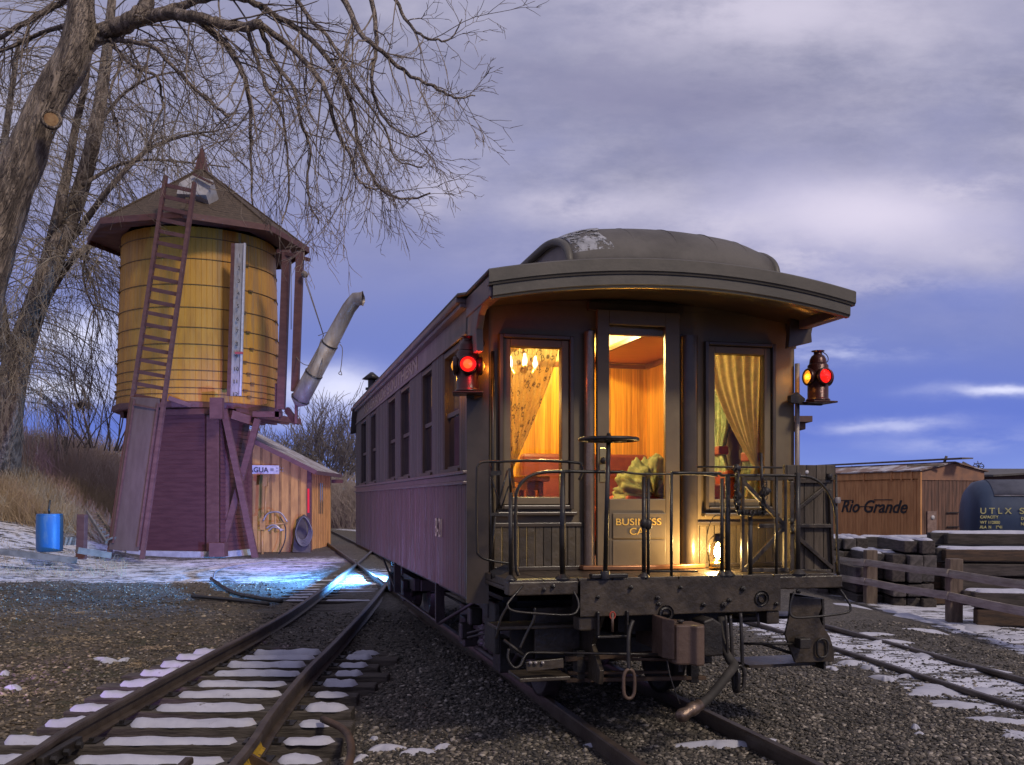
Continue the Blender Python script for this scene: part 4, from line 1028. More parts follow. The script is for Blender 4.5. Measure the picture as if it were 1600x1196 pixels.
# brake beam and cross rods
pipe('brake_rod', [pt(842, 1020, -.55), pt(1040, 1023, -.85)], .008, smooth=False)
pipe('brake_rod', [pt(960, 1030, -.5), pt(1043, 1031, -.75)], .010, G['rustbar'], smooth=False)
for (xa_, ya_, xb_, yb_, h_) in ((884, 1063, 1102, 1059, .026), (888, 1052, 1046, 1050, .018), (884, 1030, 1042, 1020, .03)):
    B(MB().beam(pt(xa_, ya_, -.42), pt(xb_, yb_, -.42), .04, h_), 'brake_beam', G['rustbar'], bevel=.004)
mb = MB(); 
for px in (905, 1082): mb.box((pt(px, 1040, -.40)[0]-.03, -.44, pt(px, 1066, -.40)[2]), (pt(px, 1040, -.40)[0]+.03, -.36, pt(px, 1015, -.40)[2]))
mb.split('brake_hanger', G['dirtyiron'], car, local=True, bevel=.006)
# safety chain and link
def link(name, c_, rx, rz_, r, m=None, ax=0):
    pts = []
    for q in np.linspace(0, 2*math.pi, 25)[:-1]:
        cx_ = rx*math.cos(q); cz_ = rz_*math.copysign(abs(math.sin(q))**.55, math.sin(q)); pts.append((c_[0]+(cx_ if ax == 0 else 0), c_[1]+(cx_ if ax else 0), c_[2]+cz_))
    return B(MB().tube(pts, r, 8, closed=True), name, m or G['iron'])
pipe('chain_hanger', [pt(989, 970, -.80), pt(984, 985, -.82), pt(982, 1005, -.84), pt(983, 1052, -.86)], .013)
link('safety_link', pt(983, 1069, -.86), .036, .088, .011, G['coupler'])
link('chain_link', pt(1150, 1062, -.80), .034, .075, .014, ax=1); link('chain_link', pt(1155, 1060, -.80), .034, .078, .013)
for px, y0_, y1_ in ((1134, 962, 1032), (1141, 962, 1034), (1157, 958, 1045)): pipe('hanger_rod', [pt(px, y0_, -.78), pt(px+2, (y0_+y1_)/2, -.80), pt(px+3, y1_, -.80)], .009 if px < 1140 else .012)
# air hose
hs = pl([(1128, 965, -.70), (1128, 1000, -.74), (1140, 1030, -.80), (1147, 1040, -.84), (1136, 1056, -.88), (1112, 1086, -.92), (1092, 1104, -.95)], -.8, 8)
B(MB().tube(hs, .029, 12), 'air_hose', mat('hose_rubber', (.030, .026, .021, 1), (.055, .046, .038, 1), 9, rough=.75, bump=.3))
h0 = Vector(pt(1094, 1101, -.94)); h1 = Vector(pt(1060, 1122, -1.0)); d_ = (h1-h0)
mb = MB().tube([h0, h0+d_*.2, h0+d_*.22, h0+d_*.45, h0+d_*.5, h0+d_*.85, h1], [.036, .036, .042, .042, .034, .044, .030], 12); B(mb, 'hose_coupling', mat('worn_brass', (.28, .20, .15, 1), (.12, .085, .065, 1), 14, rough=.35, metal=.6, bump=.4))
pipe('hose_chain', [pt(1042, 1030, -.95), pt(1048, 1060, -.98), pt(1062, 1100, -1.0)], .004)
# left steps: stringers, tread and guard rods
zs0, zs1 = pt(850, 1045, -.3)[2], pt(850, 1015, -.3)[2]
sv0, sv1 = -1.17, pt(905, 1020, -.3)[0]
B(MB().box((pt(806, 1030, -.5)[0], -.60, .50), (pt(884, 1030, -.5)[0], -.30, .525)), 'step_tread', G['beam'], bevel=.005)
B(MB().box((sv0+.05, -.42, .80), (-.52, -.14, .822)), 'step_tread', G['beam'], bevel=.005)
B(MB().prism([(-.52, -.68, .90), (-.52, -.08, .90), (-.52, -.08, .66), (-.52, -.22, .60), (-.52, -.32, .47), (-.52, -.64, .47), (-.52, -.66, .56), (-.52, -.50, .70)], (.03, 0, 0)), 'step_stringer', G['beam'], bevel=.005)
0 and B(MB().prism([(sv0, -.62, .88), (sv0, -.08, .90), (sv0, -.08, .66), (sv0, -.20, .60), (sv0, -.30, .46), (sv0, -.62, .46), (sv0, -.64, .54), (sv0, -.52, .66), (sv0, -.50, .80)], (.018, 0, 0)), 'step_stringer', G['dirtyiron'], bevel=.005)
a_, b2 = pt(836, 1022, -.28), pt(906, 948, -.28)
B(MB().box((a_[0], -.28, a_[2]), (b2[0], -.25, b2[2])), 'step_riser', G['beam'], bevel=.004)
B(MB().box((-.95, -.10, .60), (-.53, -.06, .90)), 'step_back', G['dirtyiron'])
pipe('step_rod', [pt(817, 915, -.70), pt(800, 935, -.74), pt(793, 946, -.76), pt(803, 955, -.78), pt(840, 959, -.79), pt(890, 961, -.78), pt(903, 952, -.76), pt(903, 938, -.74), pt(896, 924, -.72)], .007)
pipe('step_rod', [pt(793, 948, -.68), pt(782, 968, -.66), pt(775, 998, -.64)], .008)
pipe('step_rod', [pt(836, 950, -.66), pt(834, 968, -.66), pt(822, 992, -.66), pt(812, 1014, -.66)], .008)
pipe('step_rod', [pt(795, 1014, -.66), pt(794, 1030, -.67), pt(803, 1043, -.68), pt(813, 1040, -.68), pt(823, 1022, -.66), pt(840, 1020, -.64), pt(880, 1021, -.62)], .008)
for px in (829, 837, 848): B(MB().lathe([(0, -.012), (.010, -.01), (.012, 0)], pt(px, 1036, -.66), 8, (0, 1, 0)), 'rivet', G['galv'])
B(MB().beam(pt(822, 1042, -.64), pt(880, 1036, -.64), .02, .06), 'step_edge', G['beam'], bevel=.004)
pipe('step_brace', [pt(787, 1000, -.62), pt(818, 1024, -.66)], .010, smooth=False)
# side gear beneath the left corner
mb = MB()
for (x_, y_) in ((742, 962), (728, 985), (770, 950)):
    p = LV(x_, y_, -1.0); mb.box((p.x-.05, p.y-.05, p.z-.07), (p.x+.05, p.y+.06, p.z+.06))
mb.split('spring_hanger', G['dirtyiron'], car, local=True, bevel=.015)
for y_ in (990, 997): B(MB().tube([tuple(LV(731, y_, -1.05)), tuple(LV(770, y_-10, -.95))], .010, 6), 'brake_lever', G['dirtyiron'])
B(MB().box((-1.04, -.02, .58), (-1.0, .30, .93)), 'side_bracket', G['dirtyiron'], bevel=.01)
# right step panel with the curved edge
u_ = -.55
poly = [pt(x, y, u_) for x, y in ((1236, 932), (1283, 936), (1284, 950), (1279, 962), (1284, 975), (1297, 995), (1303, 1015), (1304, 1034), (1243, 1036), (1236, 1018), (1227, 992), (1233, 965))]
B(MB().prism(poly, (0, .02, 0)), 'step_panel', G['beam'], bevel=.004)
B(MB().prism([(a+.02, b, c_) for a, b, c_ in [(1.12, -.5, .95), (1.12, -.08, .95), (1.12, -.08, .62), (1.12, -.3, .47), (1.12, -.52, .47)]], (.015, 0, 0)), 'step_stringer', G['dirtyiron'])
mb = MB(); mb.box((.62, -.45, .49), (1.12, -.12, .51)); mb.box((.62, -.35, .80), (1.12, -.1, .82)); mb.split('step_tread', G['beam'], car, local=True)
link('grab_ring', pt(1285, 1013, u_-.02), .042, .062, .008)
pipe('step_rod', [pt(1241, 925, -.72), pt(1235, 945, -.73), pt(1237, 963, -.74), pt(1262, 965, -.76), pt(1320, 958, -.78), pt(1329, 949, -.78), pt(1322, 935, -.76), pt(1313, 922, -.72)], .008)
pipe('brake_rod', [pt(1160, 1006, -.5), pt(1255, 1007, -.6)], .009, smooth=False)
pipe('brake_rod', [pt(1190, 1006, -.4), pt(1240, 1022, -.5)], .011, smooth=False)
pipe('hanger_rod', [pt(1184, 958, -.6), pt(1186, 980, -.6)], .010, G['galv'], smooth=False)
mb = MB(); p = pt(1256, 1006, -.62); mb.box((p[0]-.05, -.66, p[2]-.03), (p[0]+.03, -.58, p[2]+.04)); B(mb, 'step_bracket', G['iron'], bevel=.008)
# end railing: standards and rails
def post(px, y0_, y1_, r, u=UPF+.03, foot=True, m=None):
    a = pt(px, y1_, u); zt_ = pt(px, y0_, u)[2]
    mb = MB().tube([(a[0], u, ZD), (a[0], u, zt_)], r, 10)
    if foot: mb.lathe([(0, .03), (r*1.2, .03), (r*1.5, .022), (r*2.6, .008), (r*2.9, 0)], (a[0], u, ZD+.0), 14)
    return B(mb, 'rail_post', m or G['iron'])
post(879, 737, 905, .017); post(1246, 739, 903, .019); post(1006, 745, 905, .013); post(1013, 748, 893, .010, foot=False); post(1049, 738, 893, .010, foot=False)
post(1128, 748, 903, .012); post(1137, 742, 903, .017); post(1172, 800, 905, .016, foot=False)
post(798, 770, 903, .013); post(1213, 745, 900, .010, foot=False)
RU = UPF+.03
pipe('top_rail', [pt(810, 900, RU), pt(806, 880, RU), pt(806, 790, RU), pt(809, 765, RU), pt(822, 748, RU), pt(845, 739, RU), pt(880, 737, RU), pt(930, 737.5, RU), pt(975, 738, RU)], .0105)
pipe('rod', [pt(798, 770, RU), pt(796, 732, RU)], [.012]*1+[.004] if False else .008, smooth=False)
pipe('top_rail', [pt(975, 738, RU), pt(1005, 741, RU), pt(1090, 741, RU), pt(1121, 744, RU)], .0065)
pipe('top_rail', [pt(1049, 739, RU), pt(1122, 740, RU), pt(1130, 743, RU), pt(1205, 743, RU), pt(1246, 744, RU), pt(1268, 747, RU), pt(1284, 757, RU), pt(1297, 775, RU), pt(1305, 800, RU), pt(1308, 850, RU), pt(1311, 900, RU)], .0095)
pipe('rail_loop', [pt(1052, 738, RU), pt(1049, 760, RU), pt(1049, 892, RU)], .0075)
pipe('lower_rail', [pt(1013, 893, RU), pt(1090, 893, RU)], .007, smooth=False)
pipe('rail_post', [pt(1306, 742, RU+.02), pt(1309, 905, RU+.02)], .009, smooth=False)
B(MB().lathe([(.02, -.02), (.024, 0), (.02, .02)], pt(1308, 782, RU), 10), 'rail_collar', G['galv'])
pipe('safety_chain', [pt(1090, 730, -.3), pt(1150, 730, -.3), pt(1222, 731, -.3)], .007, smooth=False)
# left grab loops
pipe('grab_rail', [pt(765, 722, -.45), pt(835, 720, -.5), pt(900, 723, -.55), pt(909, 728, -.56), pt(910, 738, -.56), pt(905, 750, -.56)], .009)
lo = [(755, 722), (747, 728), (745, 745), (745, 850), (749, 868), (766, 876), (800, 881)]
pipe('grab_rail', [pt(x, y, -.35) for x, y in [(775, 721)]+lo], .008)
for a_, b2 in (((768, 745), (783, 795)), ((793, 735), (775, 800)), ((775, 800), (767, 880)), ((783, 795), (795, 760)), ((766, 722), (768, 905))):
    pipe('gate_rod', [pt(*a_, -.30), pt(*b2, -.30)], .006, smooth=False)
B(MB().beam(pt(766, 740, -.3), pt(783, 739, -.3), .02, .03), 'gate_bracket', G['iron']); B(MB().beam(pt(766, 804, -.3), pt(800, 805, -.3), .012, .02), 'gate_bar', G['iron']); B(MB().beam(pt(768, 898, -.3), pt(800, 884, -.3), .02, .05), 'gate_bracket', G['iron'])
# hand brake: staff, hand wheel, ratchet
hb = pt(949, 905, -.78); hw = pt(951, 687, -.78)
B(MB().tube([(hb[0], -.74, ZD-.0), (hw[0], -.78, hw[2]+.03)], .0145, 12), 'brake_staff', G['iron'])
rW = 44*(5.95)/F
wh = MB().tube([(hw[0]+rW*math.cos(q), -.78+rW*math.sin(q), hw[2]) for q in np.linspace(0, 2*math.pi, 41)[:-1]], .0125, 10, closed=True)
for k in range(4): an = k*math.pi/2+.5; wh.tube([(hw[0], -.78, hw[2]-.01), (hw[0]+rW*math.cos(an), -.78+rW*math.sin(an), hw[2])], .009, 8)
wh.lathe([(0, .04), (.012, .038), (.016, .02), (.03, .014), (.032, -.02), (0, -.02)], (hw[0], -.78, hw[2]), 12)
B(wh, 'brake_wheel', G['iron'])
mb = MB(); p = pt(985, 901, -.70); mb.box((p[0]-.27, -.745, ZD+.002), (p[0]-.03, -.69, ZD+.03)); mb.lathe([(.0, .05), (.03, .05), (.03, 0)], (hb[0], -.74, ZD), 12); B(mb, 'brake_pawl', G['iron'], bevel=.006)
mb = MB(); 
for px, py in ((1028, 820), (1010, 818)): p = pt(px-8, py, -.70); mb.lathe([(.013, -.03), (.024, -.02), (.024, .02), (.013, .03)], (pt(1006, py, RU)[0]+(.03 if px > 1020 else 0), RU, p[2]), 12)
B(mb, 'collar', G['iron'])
# ratchet box with chain, right of centre
rp = MB()
U5 = -.72
rp.tube([pt(1152, 730, U5), pt(1153, 800, U5)], .014, 8); rp.tube([pt(1189, 708, U5), pt(1192, 800, U5)], .010, 8); rp.tube([pt(1153, 800, U5), pt(1172, 803, U5), pt(1194, 800, U5)], .018, 8)
for px, py in ((1151, 732), (1153, 775), (1191, 772), (1197, 768), (1152, 786), (1192, 788)): rp.lathe([(0, -.03), (.02, -.02), (.026, 0), (.02, .02), (0, .03)], pt(px, py, U5), 10)
rp.tube([pt(1193, 769, U5), pt(1204, 767, U5)], .013, 8)
B(rp, 'brake_ratchet', G['iron'])
rr = random.Random(9); mb = MB()
for s_, e_ in (((1150, 735), (1151, 800)), ((1152, 802), (1192, 802)), ((1194, 800), (1194, 745))):
    n = 12
    for k in range(n):
        x_ = s_[0]+(e_[0]-s_[0])*k/n+rr.uniform(-2, 2); y_ = s_[1]+(e_[1]-s_[1])*k/n+rr.uniform(-1, 1); c_ = pt(x_, y_, U5-.025)
        an = rr.uniform(0, 3.14); mb.tube([(c_[0]+.014*math.cos(q)*math.cos(an), c_[1]+.012*math.cos(q)*math.sin(an), c_[2]+.018*math.sin(q)) for q in np.linspace(0, 6.28, 11)[:-1]], .0035, 5, closed=True)
B(mb, 'brake_chain', G['iron'])
# folding gate at the right: K-braced inner leaf and boarded outer leaf
UG = -.55
def gate(pairs, u, w_, name, m):
    mb = MB()
    for i, (a, b2) in enumerate(pairs): mb.beam(pt(*a, u-.001*i), pt(*b2, u-.001*i), .018+.0015*i, w_)
    return B(mb, name, m, bevel=.003)
gate([((1160, 748), (1190, 748)), ((1160, 745), (1160, 893)), ((1226, 745), (1226, 893)), ((1158, 891), (1232, 891)), ((1185, 822), (1226, 822)), ((1160, 752), (1224, 820)), ((1166, 888), (1224, 825)), ((1190, 748), (1226, 748))], UG, .028, 'gate_leaf', G['beam'])
UO = -.42
a_ = pt(1232, 902, UO); b2 = pt(1296, 748, UO)
G['gatewood'] = mat('weathered_gate_boards', (.07, .052, .036, 1), (.115, .09, .065, 1), 4, (6, 6, .8), rough=.6, bump=.7, bscale=16, board=(0, .075, .9))
B(MB().box((a_[0], UO, ZD+.005), (b2[0]+.03, UO+.018, b2[2])), 'gate_boards', G['gatewood'])
a2 = pt(1223, 750, UO); b3 = pt(1302, 727.5, UO)
B(MB().box((a2[0], UO-.03, a2[2]), (b3[0], UO-.001, b3[2])), 'gate_top_board', G['gatewood'], bevel=.004)
B(MB().lathe([(0, -.004), (.012, -.003), (.014, .0)], pt(1261, 738, UO-.03), 9, (0, 1, 0)), 'paper_scrap', G['white'])
gate([((1238, 752), (1296, 752)), ((1296, 765), (1302, 898)), ((1236, 893), (1298, 893)), ((1234, 822), (1298, 822)), ((1246, 796), (1289, 761)), ((1240, 835), (1300, 888)), ((1236, 752), (1236, 896))], UO-.02, .026, 'gate_frame', G['beam'])
mb = MB(); [mb.lathe([(.0, -.02), (.018, -.018), (.02, .02), (0, .022)], pt(x_, y_, UO-.04), 8) for x_, y_ in ((1296, 745), (1236, 815), (1238, 830), (1297, 900))]; B(mb, 'gate_hinge', G['iron'])
# corner handrail at the right edge of the end wall
B(MB().tube([(HW+.006, -.03, ZD), (HW+.006, -.03, 2.62)], .018, 10), 'corner_handrail', G['galv'])
B(MB().tube([(-1.06, -.045, ZD), (-1.06, -.045, 2.62)], .012, 10), 'corner_handrail', G['iron'])
# curved brackets under the hood
u_ = -.18
for sgn in (1,):
    poly = [pt(x, y, u_) for x, y in ((1232, 544), (1269, 535), (1268, 522), (1270, 512), (1276, 504), (1286, 498), (1300, 495), (1318, 493), (1238, 468))]
    B(MB().prism(poly, (0, .05, 0)), 'hood_bracket', G['paint2'], bevel=.004)
poly = [(-1.225, -.30, 2.58), (-1.225, -.28, 2.72), (-1.225, -.34, 2.80), (-1.225, -.50, 2.86), (-1.225, -.66, 2.87), (-1.225, -.66, 2.95), (-1.225, 0, 2.95), (-1.225, 0, 2.58)]
B(MB().prism(poly, (.045, 0, 0)), 'hood_bracket', G['letter'], bevel=.004)
# ---- marker lamps hanging at both corners
G['redlens'] = mat('red_lens', (.5, .01, .01, 1), emis=(1, .012, .008, 1), es=1.6, rough=.08)
G['redcore'] = mat('red_lens_core', (.8, .1, .02, 1), emis=(1, .10, .02, 1), es=1.7, rough=.1)
G['amber'] = mat('amber_lens', (.8, .35, .03, 1), emis=(1, .38, .03, 1), es=1.0, rough=.1)
G['lampbody'] = mat('lamp_body', (.06, .016, .014, 1), (.05, .022, .016, 1), 10, rough=.3, metal=.3, bump=.2)  # body colour reddened to imitate the glow of the red lens
WL_ = Matrix.Translation((ox, oy, 0)) @ Matrix.Rotation(CA, 4, 'Z')
G['lensring'] = mat('lens_ring_glass', (.25, .03, .01, 1), rough=.15)
def marker(lv, rot, label, order, core):
    o = thing('marker_lamp', WL_ @ Vector(lv), label, 'signal lamp', 'marker lamps on the car corners', CA+rot); L_ = dict(local=True)
    MB().lathe([(0, -.175), (.085, -.175), (.088, -.165), (.078, -.155), (.074, -.15), (.074, .085), (.060, .10), (.0, .10)], (0, 0, 0), 24).build('body', G['lampbody'], o, **L_)
    MB().lathe([(.062, .10), (.058, .13), (.045, .155), (.030, .165), (.030, .185), (.046, .187), (.046, .193), (0, .195)], (0, 0, 0), 20).build('chimney', G['lampbody'], o, **L_)
    MB().box((-.10, -.10, -.19), (.10, .10, -.176)).build('base_plate', G['lampbody'], o, bevel=.006, **L_)
    MB().tube(cat([(.055, 0, .10), (.10, .02, .13), (.105, .04, .17), (.06, .05, .20), (.0, .055, .20)], 6), .0035, 6).build('handle', G['iron'], o, **L_)
    for k, nm in enumerate(order):
        an = k*math.pi/2-math.pi/2; d = Vector((math.cos(an), math.sin(an), 0)); c_ = d*.055
        MB().lathe([(.050, 0), (.060, .005), (.062, .035), (.055, .042), (.050, .042)], c_, 22, d).build('lens_hood', G['lampbody'], o, **L_)
        m_ = G[nm]
        ln = MB().lathe([(.050, .026), (.047, .034), (.040, .037), (.038, .041), (.030, .043), (.028, .047), (.018, .048), (.016, .052), (0, .054)], c_, 24, d).build('lens', m_, o, **L_)
        rg_ = MB()
        for q_, h_ in ((.042, .0362), (.033, .0425), (.023, .0475)): rg_.tube([c_+d*h_+(Vector((0, 0, 1))*math.sin(w_)+Vector((-d.y, d.x, 0))*math.cos(w_))*q_ for w_ in np.linspace(0, 2*math.pi, 25)[:-1]], .0013, 5, closed=True)
        rg_.split('lens_ring', G['lensring'], ln, **L_)
        if core: MB().lathe([(.030, .0435), (.0285, .048), (.0185, .049), (.0165, .053), (0, .0555)], c_, 20, d).build('lens_core', G['redcore'] if nm == 'redlens' else G['amber'], ln, **L_)
    return o
p1 = LU(731, 572, -.12); m1 = marker((p1.x, -.12, p1.z), -R(12), 'red glowing marker lamp on the near left corner of the car', ['redlens', 'amber', 'redlens', 'amber'], True)
p2 = LU(1278, 590, -.12); m2 = marker((p2.x, -.12, p2.z), R(3), 'marker lamp with amber and red lenses against the open sky', ['redlens', 'amber', 'redlens', 'amber'], False)
B(MB().beam((p1.x+.02, -.10, p1.z-.20), (-HW+.03, .0, p1.z-.17), .05, .02), 'lamp_bracket', G['iron'])
mb = MB(); mb.prism([pt(x, y, -.10) for x, y in ((1236, 618), (1246, 613), (1258, 623), (1258, 627), (1250, 631), (1236, 629))], (0, .05, 0)); mb.box((HW-.02, -.10, p2.z-.20), (p2.x+.05, -.07, p2.z-.191)); B(mb, 'lamp_bracket', G['iron'])
WV = lambda x, y, z: WL_ @ Vector((x, y, z))
lamp('marker_amber_right_side', 'POINT', WV(p1.x+.125, -.13, p1.z), 1.4, (1, .30, .03), shadow_soft_size=.02)
lamp('marker_amber_left_side', 'POINT', WV(p1.x-.04, .14, p1.z-.05), 4.0, (1, .36, .04), shadow_soft_size=.02)
lamp('marker_red_front', 'POINT', WV(p1.x+.01, -.25, p1.z), 1.6, (1, .01, .03), shadow_soft_size=.03)
lamp('marker_amber_inner', 'POINT', WV(p2.x-.115, -.15, p2.z), .8, (1, .40, .06), shadow_soft_size=.02)
lamp('marker_red_outer', 'POINT', WV(p2.x+.05, -.25, p2.z+.03), .4, (1, .01, .03), shadow_soft_size=.03)
# ---- oil lantern on the platform
lp = LU(1122, 868, -.24); lz = ZD
ln = thing('oil_lantern', WV(lp.x, -.24, lz+.004), 'lit oil lantern with wire handle on the platform boards by the right end window', 'lantern', None, CA)
MB().lathe([(0, 0), (.062, 0), (.064, .035), (.050, .05), (.030, .055), (.030, .07), (0, .07)], (0, 0, 0), 20).build('font', G['brass'], ln, local=True)
G['globe'] = glass_mat('lantern_globe', (1, .95, .85, 1), .15)
MB().lathe([(.030, .07), (.056, .10), (.062, .13), (.050, .17), (.032, .19)], (0, 0, 0), 20).build('globe', G['globe'], ln, local=True, fix=False)
MB().lathe([(0, .078), (.020, .09), (.030, .115), (.024, .14), (0, .16)], (0, 0, 0), 10).build('flame', mat('flame', (1, .8, .4, 1), emis=(1, .72, .30, 1), es=150), ln, local=True)
MB().lathe([(.034, .19), (.036, .20), (.026, .225), (.026, .24), (.032, .245), (0, .25)], (0, 0, 0), 16).build('cap', G['iron'], ln, local=True)
MB().tube(cat([(-.07, 0, .06), (-.085, 0, .22), (-.05, .0, .34), (0, 0, .375), (.05, 0, .34), (.085, 0, .22), (.07, 0, .06)], 6), .003, 6).build('bail', G['iron'], ln, local=True)
mm = MB()
for sg in (-1, 1): mm.tube([(sg*.066, 0, .02), (sg*.068, 0, .2), (sg*.03, 0, .235)], .0035, 6)
mm.build('guard_wire', G['iron'], ln, local=True)
lamp('lantern_flame_light', 'POINT', WV(lp.x-.03, -.24, lz+.135), 27, (1, .66, .26), shadow_soft_size=.02)
# ---- coloured work lamps on the ground by the far truck (source of the blue and violet light)
def worklamp(name, loc, aim, e, c_, label, ang=150, es=12, size=.12):
    d = (Vector(aim)-Vector(loc)).normalized()
    o = thing('work_lamp', loc, label, 'work lamp'); l = Vector(loc)
    MB().lathe([(.0, -.10), (.06, -.09), (.09, 0), (.10, .03), (.105, .03), (.105, .02), (.095, -.01), (.0, -.12)], l, 18, d).build('housing', G['iron'], o)
    MB().lathe([(.088, .005), (.06, .015), (0, .02)], l, 18, d).build('lamp_glass', mat(name+'_glow', c_+(1,), emis=c_+(1,), es=es), o)
    MB().tube([l+Vector((.0, 0, -.10)), (l.x, l.y, float(gh(l.x, l.y)))] if l.z < 1 else [l-d*.1, (l.x+.7, l.y-1.4, l.z)], .02, 6).build('stand', G['iron'], o)
    s_ = lamp(name, 'SPOT', l+d*.05, e, c_, spot_size=R(ang), spot_blend=.6, shadow_soft_size=.06); s_.rotation_euler = d.to_track_quat('-Z', 'Y').to_euler(); return s_
worklamp('blue_lamp', (-2.34, 18.9, .42), (-5.2, 19.0, -.05), 5200, (.10, .38, 1), 'small blue work lamp under the far end of the passenger car', 160, 14)
worklamp('violet_lamp', (-2.62, 17.3, 1.5), (-7.6, 27, 1.75), 3600, (.50, .28, 1), 'small violet work lamp clamped behind the far end of the car', 44, 3)
worklamp('violet_side_lamp', (-3.3, 5.9, .08), (-1.4, 9.0, 1.15), 0, (.42, .22, 1), 'x', 120, 3) if False else None
# ------------------------------------------------------------------ water tower
TX, TY = -9.42, 29.0
tw = thing('water_tower', (TX, TY, 0), 'yellow wooden railway water tank on a maroon boarded base with octagonal shingle roof', 'water tower')
ZT0, ZT1 = 4.35, 9.25
def rad(z): return 2.36-.030*(z-ZT0)
# staves as a grooved drum
n = 96; rows = []
for z in np.linspace(ZT0, ZT1, 8):
    row = []
    for k in range(n):
        for q, dr_ in ((0, -.008), (.06, 0), (.94, 0)):
            a = 2*math.pi*(k+q)/n; row.append((TX+(rad(z)+dr_)*math.cos(a), TY+(rad(z)+dr_)*math.sin(a), z))
    row.append(row[0]); rows.append(row)
ms = G['yellow'].copy(); ms.name = 'mustard_staves_weathered'
t = NT(ms.node_tree); b = t.n['Principled BSDF']; lk = b.inputs['Base Color'].links[0].from_socket
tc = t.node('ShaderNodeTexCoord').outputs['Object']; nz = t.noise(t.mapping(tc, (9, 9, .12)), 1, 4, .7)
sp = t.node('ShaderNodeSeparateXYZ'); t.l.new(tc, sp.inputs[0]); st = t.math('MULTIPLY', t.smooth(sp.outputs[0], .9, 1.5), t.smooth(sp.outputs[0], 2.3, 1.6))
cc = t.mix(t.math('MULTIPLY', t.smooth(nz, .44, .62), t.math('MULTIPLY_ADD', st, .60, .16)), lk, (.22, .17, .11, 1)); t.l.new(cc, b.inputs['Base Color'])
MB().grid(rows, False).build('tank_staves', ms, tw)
MB().lathe([(2.30, ZT0+.02), (2.30, ZT0+.03)], (TX, TY, 0), 40).build('tank_floor', G['towermaroon'], tw)
hz = [8.95, 8.35, 7.62, 6.98, 6.42, 5.95, 5.55, 5.22, 4.95, 4.73, 4.56]
for z in hz:
    MB().tube([(TX+(rad(z)+.010)*math.cos(a), TY+(rad(z)+.010)*math.sin(a), z) for a in np.linspace(0, 2*math.pi, 65)[:-1]], .012, 6, closed=True).build('hoop', G['hoop'], tw)
mm = MB()
for k, z in enumerate(hz):
    for a in (R(-41+3*(k % 3)), R(-150), R(-2), R(182)):
        c_ = Vector((TX+(rad(z)+.04)*math.cos(a), TY+(rad(z)+.04)*math.sin(a), z)); tn = Vector((-math.sin(a), math.cos(a), 0)); mm.beam(c_-tn*.07, c_+tn*.07, .04, .05)
mm.split('hoop_lug', G['hoop'], tw)
# roof
def oc(k, r_, z, a0=R(-90+9)): a = a0+k*math.pi/4; return Vector((TX+r_*math.cos(a), TY+r_*math.sin(a), z))
ZEV, RE = 9.32, 3.20; AP = Vector((TX+.05, TY, 11.62))
shm = bpy.data.materials.new('shingles'); shm.use_nodes = True; t = NT(shm.node_tree); b = t.n['Principled BSDF']; tc = t.node('ShaderNodeTexCoord').outputs['Object']
s_ = t.node('ShaderNodeSeparateXYZ'); t.l.new(tc, s_.inputs[0]); fz = t.math('FRACT', t.math('DIVIDE', t.math('ADD', s_.outputs[2], t.math('MULTIPLY', t.noise(tc, 9, 2), .04)), .095))
cn = t.noise(t.mapping(tc, (6, 6, 10.5)), 1.2, 3, .8)
t.l.new(t.mix(t.smooth(fz, .82, 1), t.ramp(cn, [(.3, (.05, .034, .022, 1)), (.5, (.085, .058, .038, 1)), (.7, (.125, .088, .058, 1))]), (.03, .02, .015, 1)), b.inputs['Base Color']); b.inputs['Roughness'].default_value = .9
bn = t.node('ShaderNodeBump'); bn.inputs['Distance'].default_value = .03; t.l.new(t.math('SUBTRACT', 1, fz), bn.inputs['Height']); t.l.new(bn.outputs[0], b.inputs['Normal'])
mm = MB()
for k in range(8):
    a, c_ = oc(k, RE, ZEV), oc(k+1, RE, ZEV); mm.add([a, c_, AP], [(0, 1, 2)])
mm.build('shingle_roof', shm, tw, fix=False)
mm = MB()
for k in range(8):
    a, c_ = oc(k, RE+.0, ZEV-.005), oc(k+1, RE, ZEV-.005); i, j = oc(k, 2.3, ZEV-.005), oc(k+1, 2.3, ZEV-.005)
    mm.add([a, c_, j, i], [(0, 1, 2, 3)])
mm.build('soffit', G['towermaroon'], tw, fix=False)
mm = MB()
for k in range(8): a, c_ = oc(k, RE+.01, ZEV-.04), oc(k+1, RE+.01, ZEV-.04); mm.beam(a, c_, .04, .17)
mm.build('eave_board', G['towermaroon'], tw)
mm = MB()
for k in range(8): mm.beam(oc(k, RE, ZEV+.02), AP+Vector((0, 0, .02)), .10, .035)
mm.build('ridge_board', shm, tw)
mm = MB(); q = .17
mm.add([AP+Vector((x_*q, y_*q, -.12)) for x_, y_ in ((-1, -1), (1, -1), (1, 1), (-1, 1))]+[AP+Vector((x_*q*.62, y_*q*.62, .28)) for x_, y_ in ((-1, -1), (1, -1), (1, 1), (-1, 1))]+[AP+Vector((.02, 0, .72))], [(0, 1, 5, 4), (1, 2, 6, 5), (2, 3, 7, 6), (3, 0, 4, 7), (4, 5, 8), (5, 6, 8), (6, 7, 8), (7, 4, 8)])
mm.build('finial', G['towermaroon'], tw)
# roof hatch in the front-left face
h0 = W(303, 292, 27.3); hv = Vector((-.2, -.98, 0))
a, b2, c_, d = W(276, 303, 26.75), W(322, 305, 26.7), W(333, 282, 26.95), W(303, 273, 27.05); e_ = W(280, 286, 26.85)
MB().prism([a, b2, c_, d, e_], (0, .5, -.35)).build('roof_hatch', G['conc'], tw)
MB().beam(W(303, 273, 26.9), W(332, 287, 26.7), .10, .07).build('hatch_board', G['towermaroon'], tw)
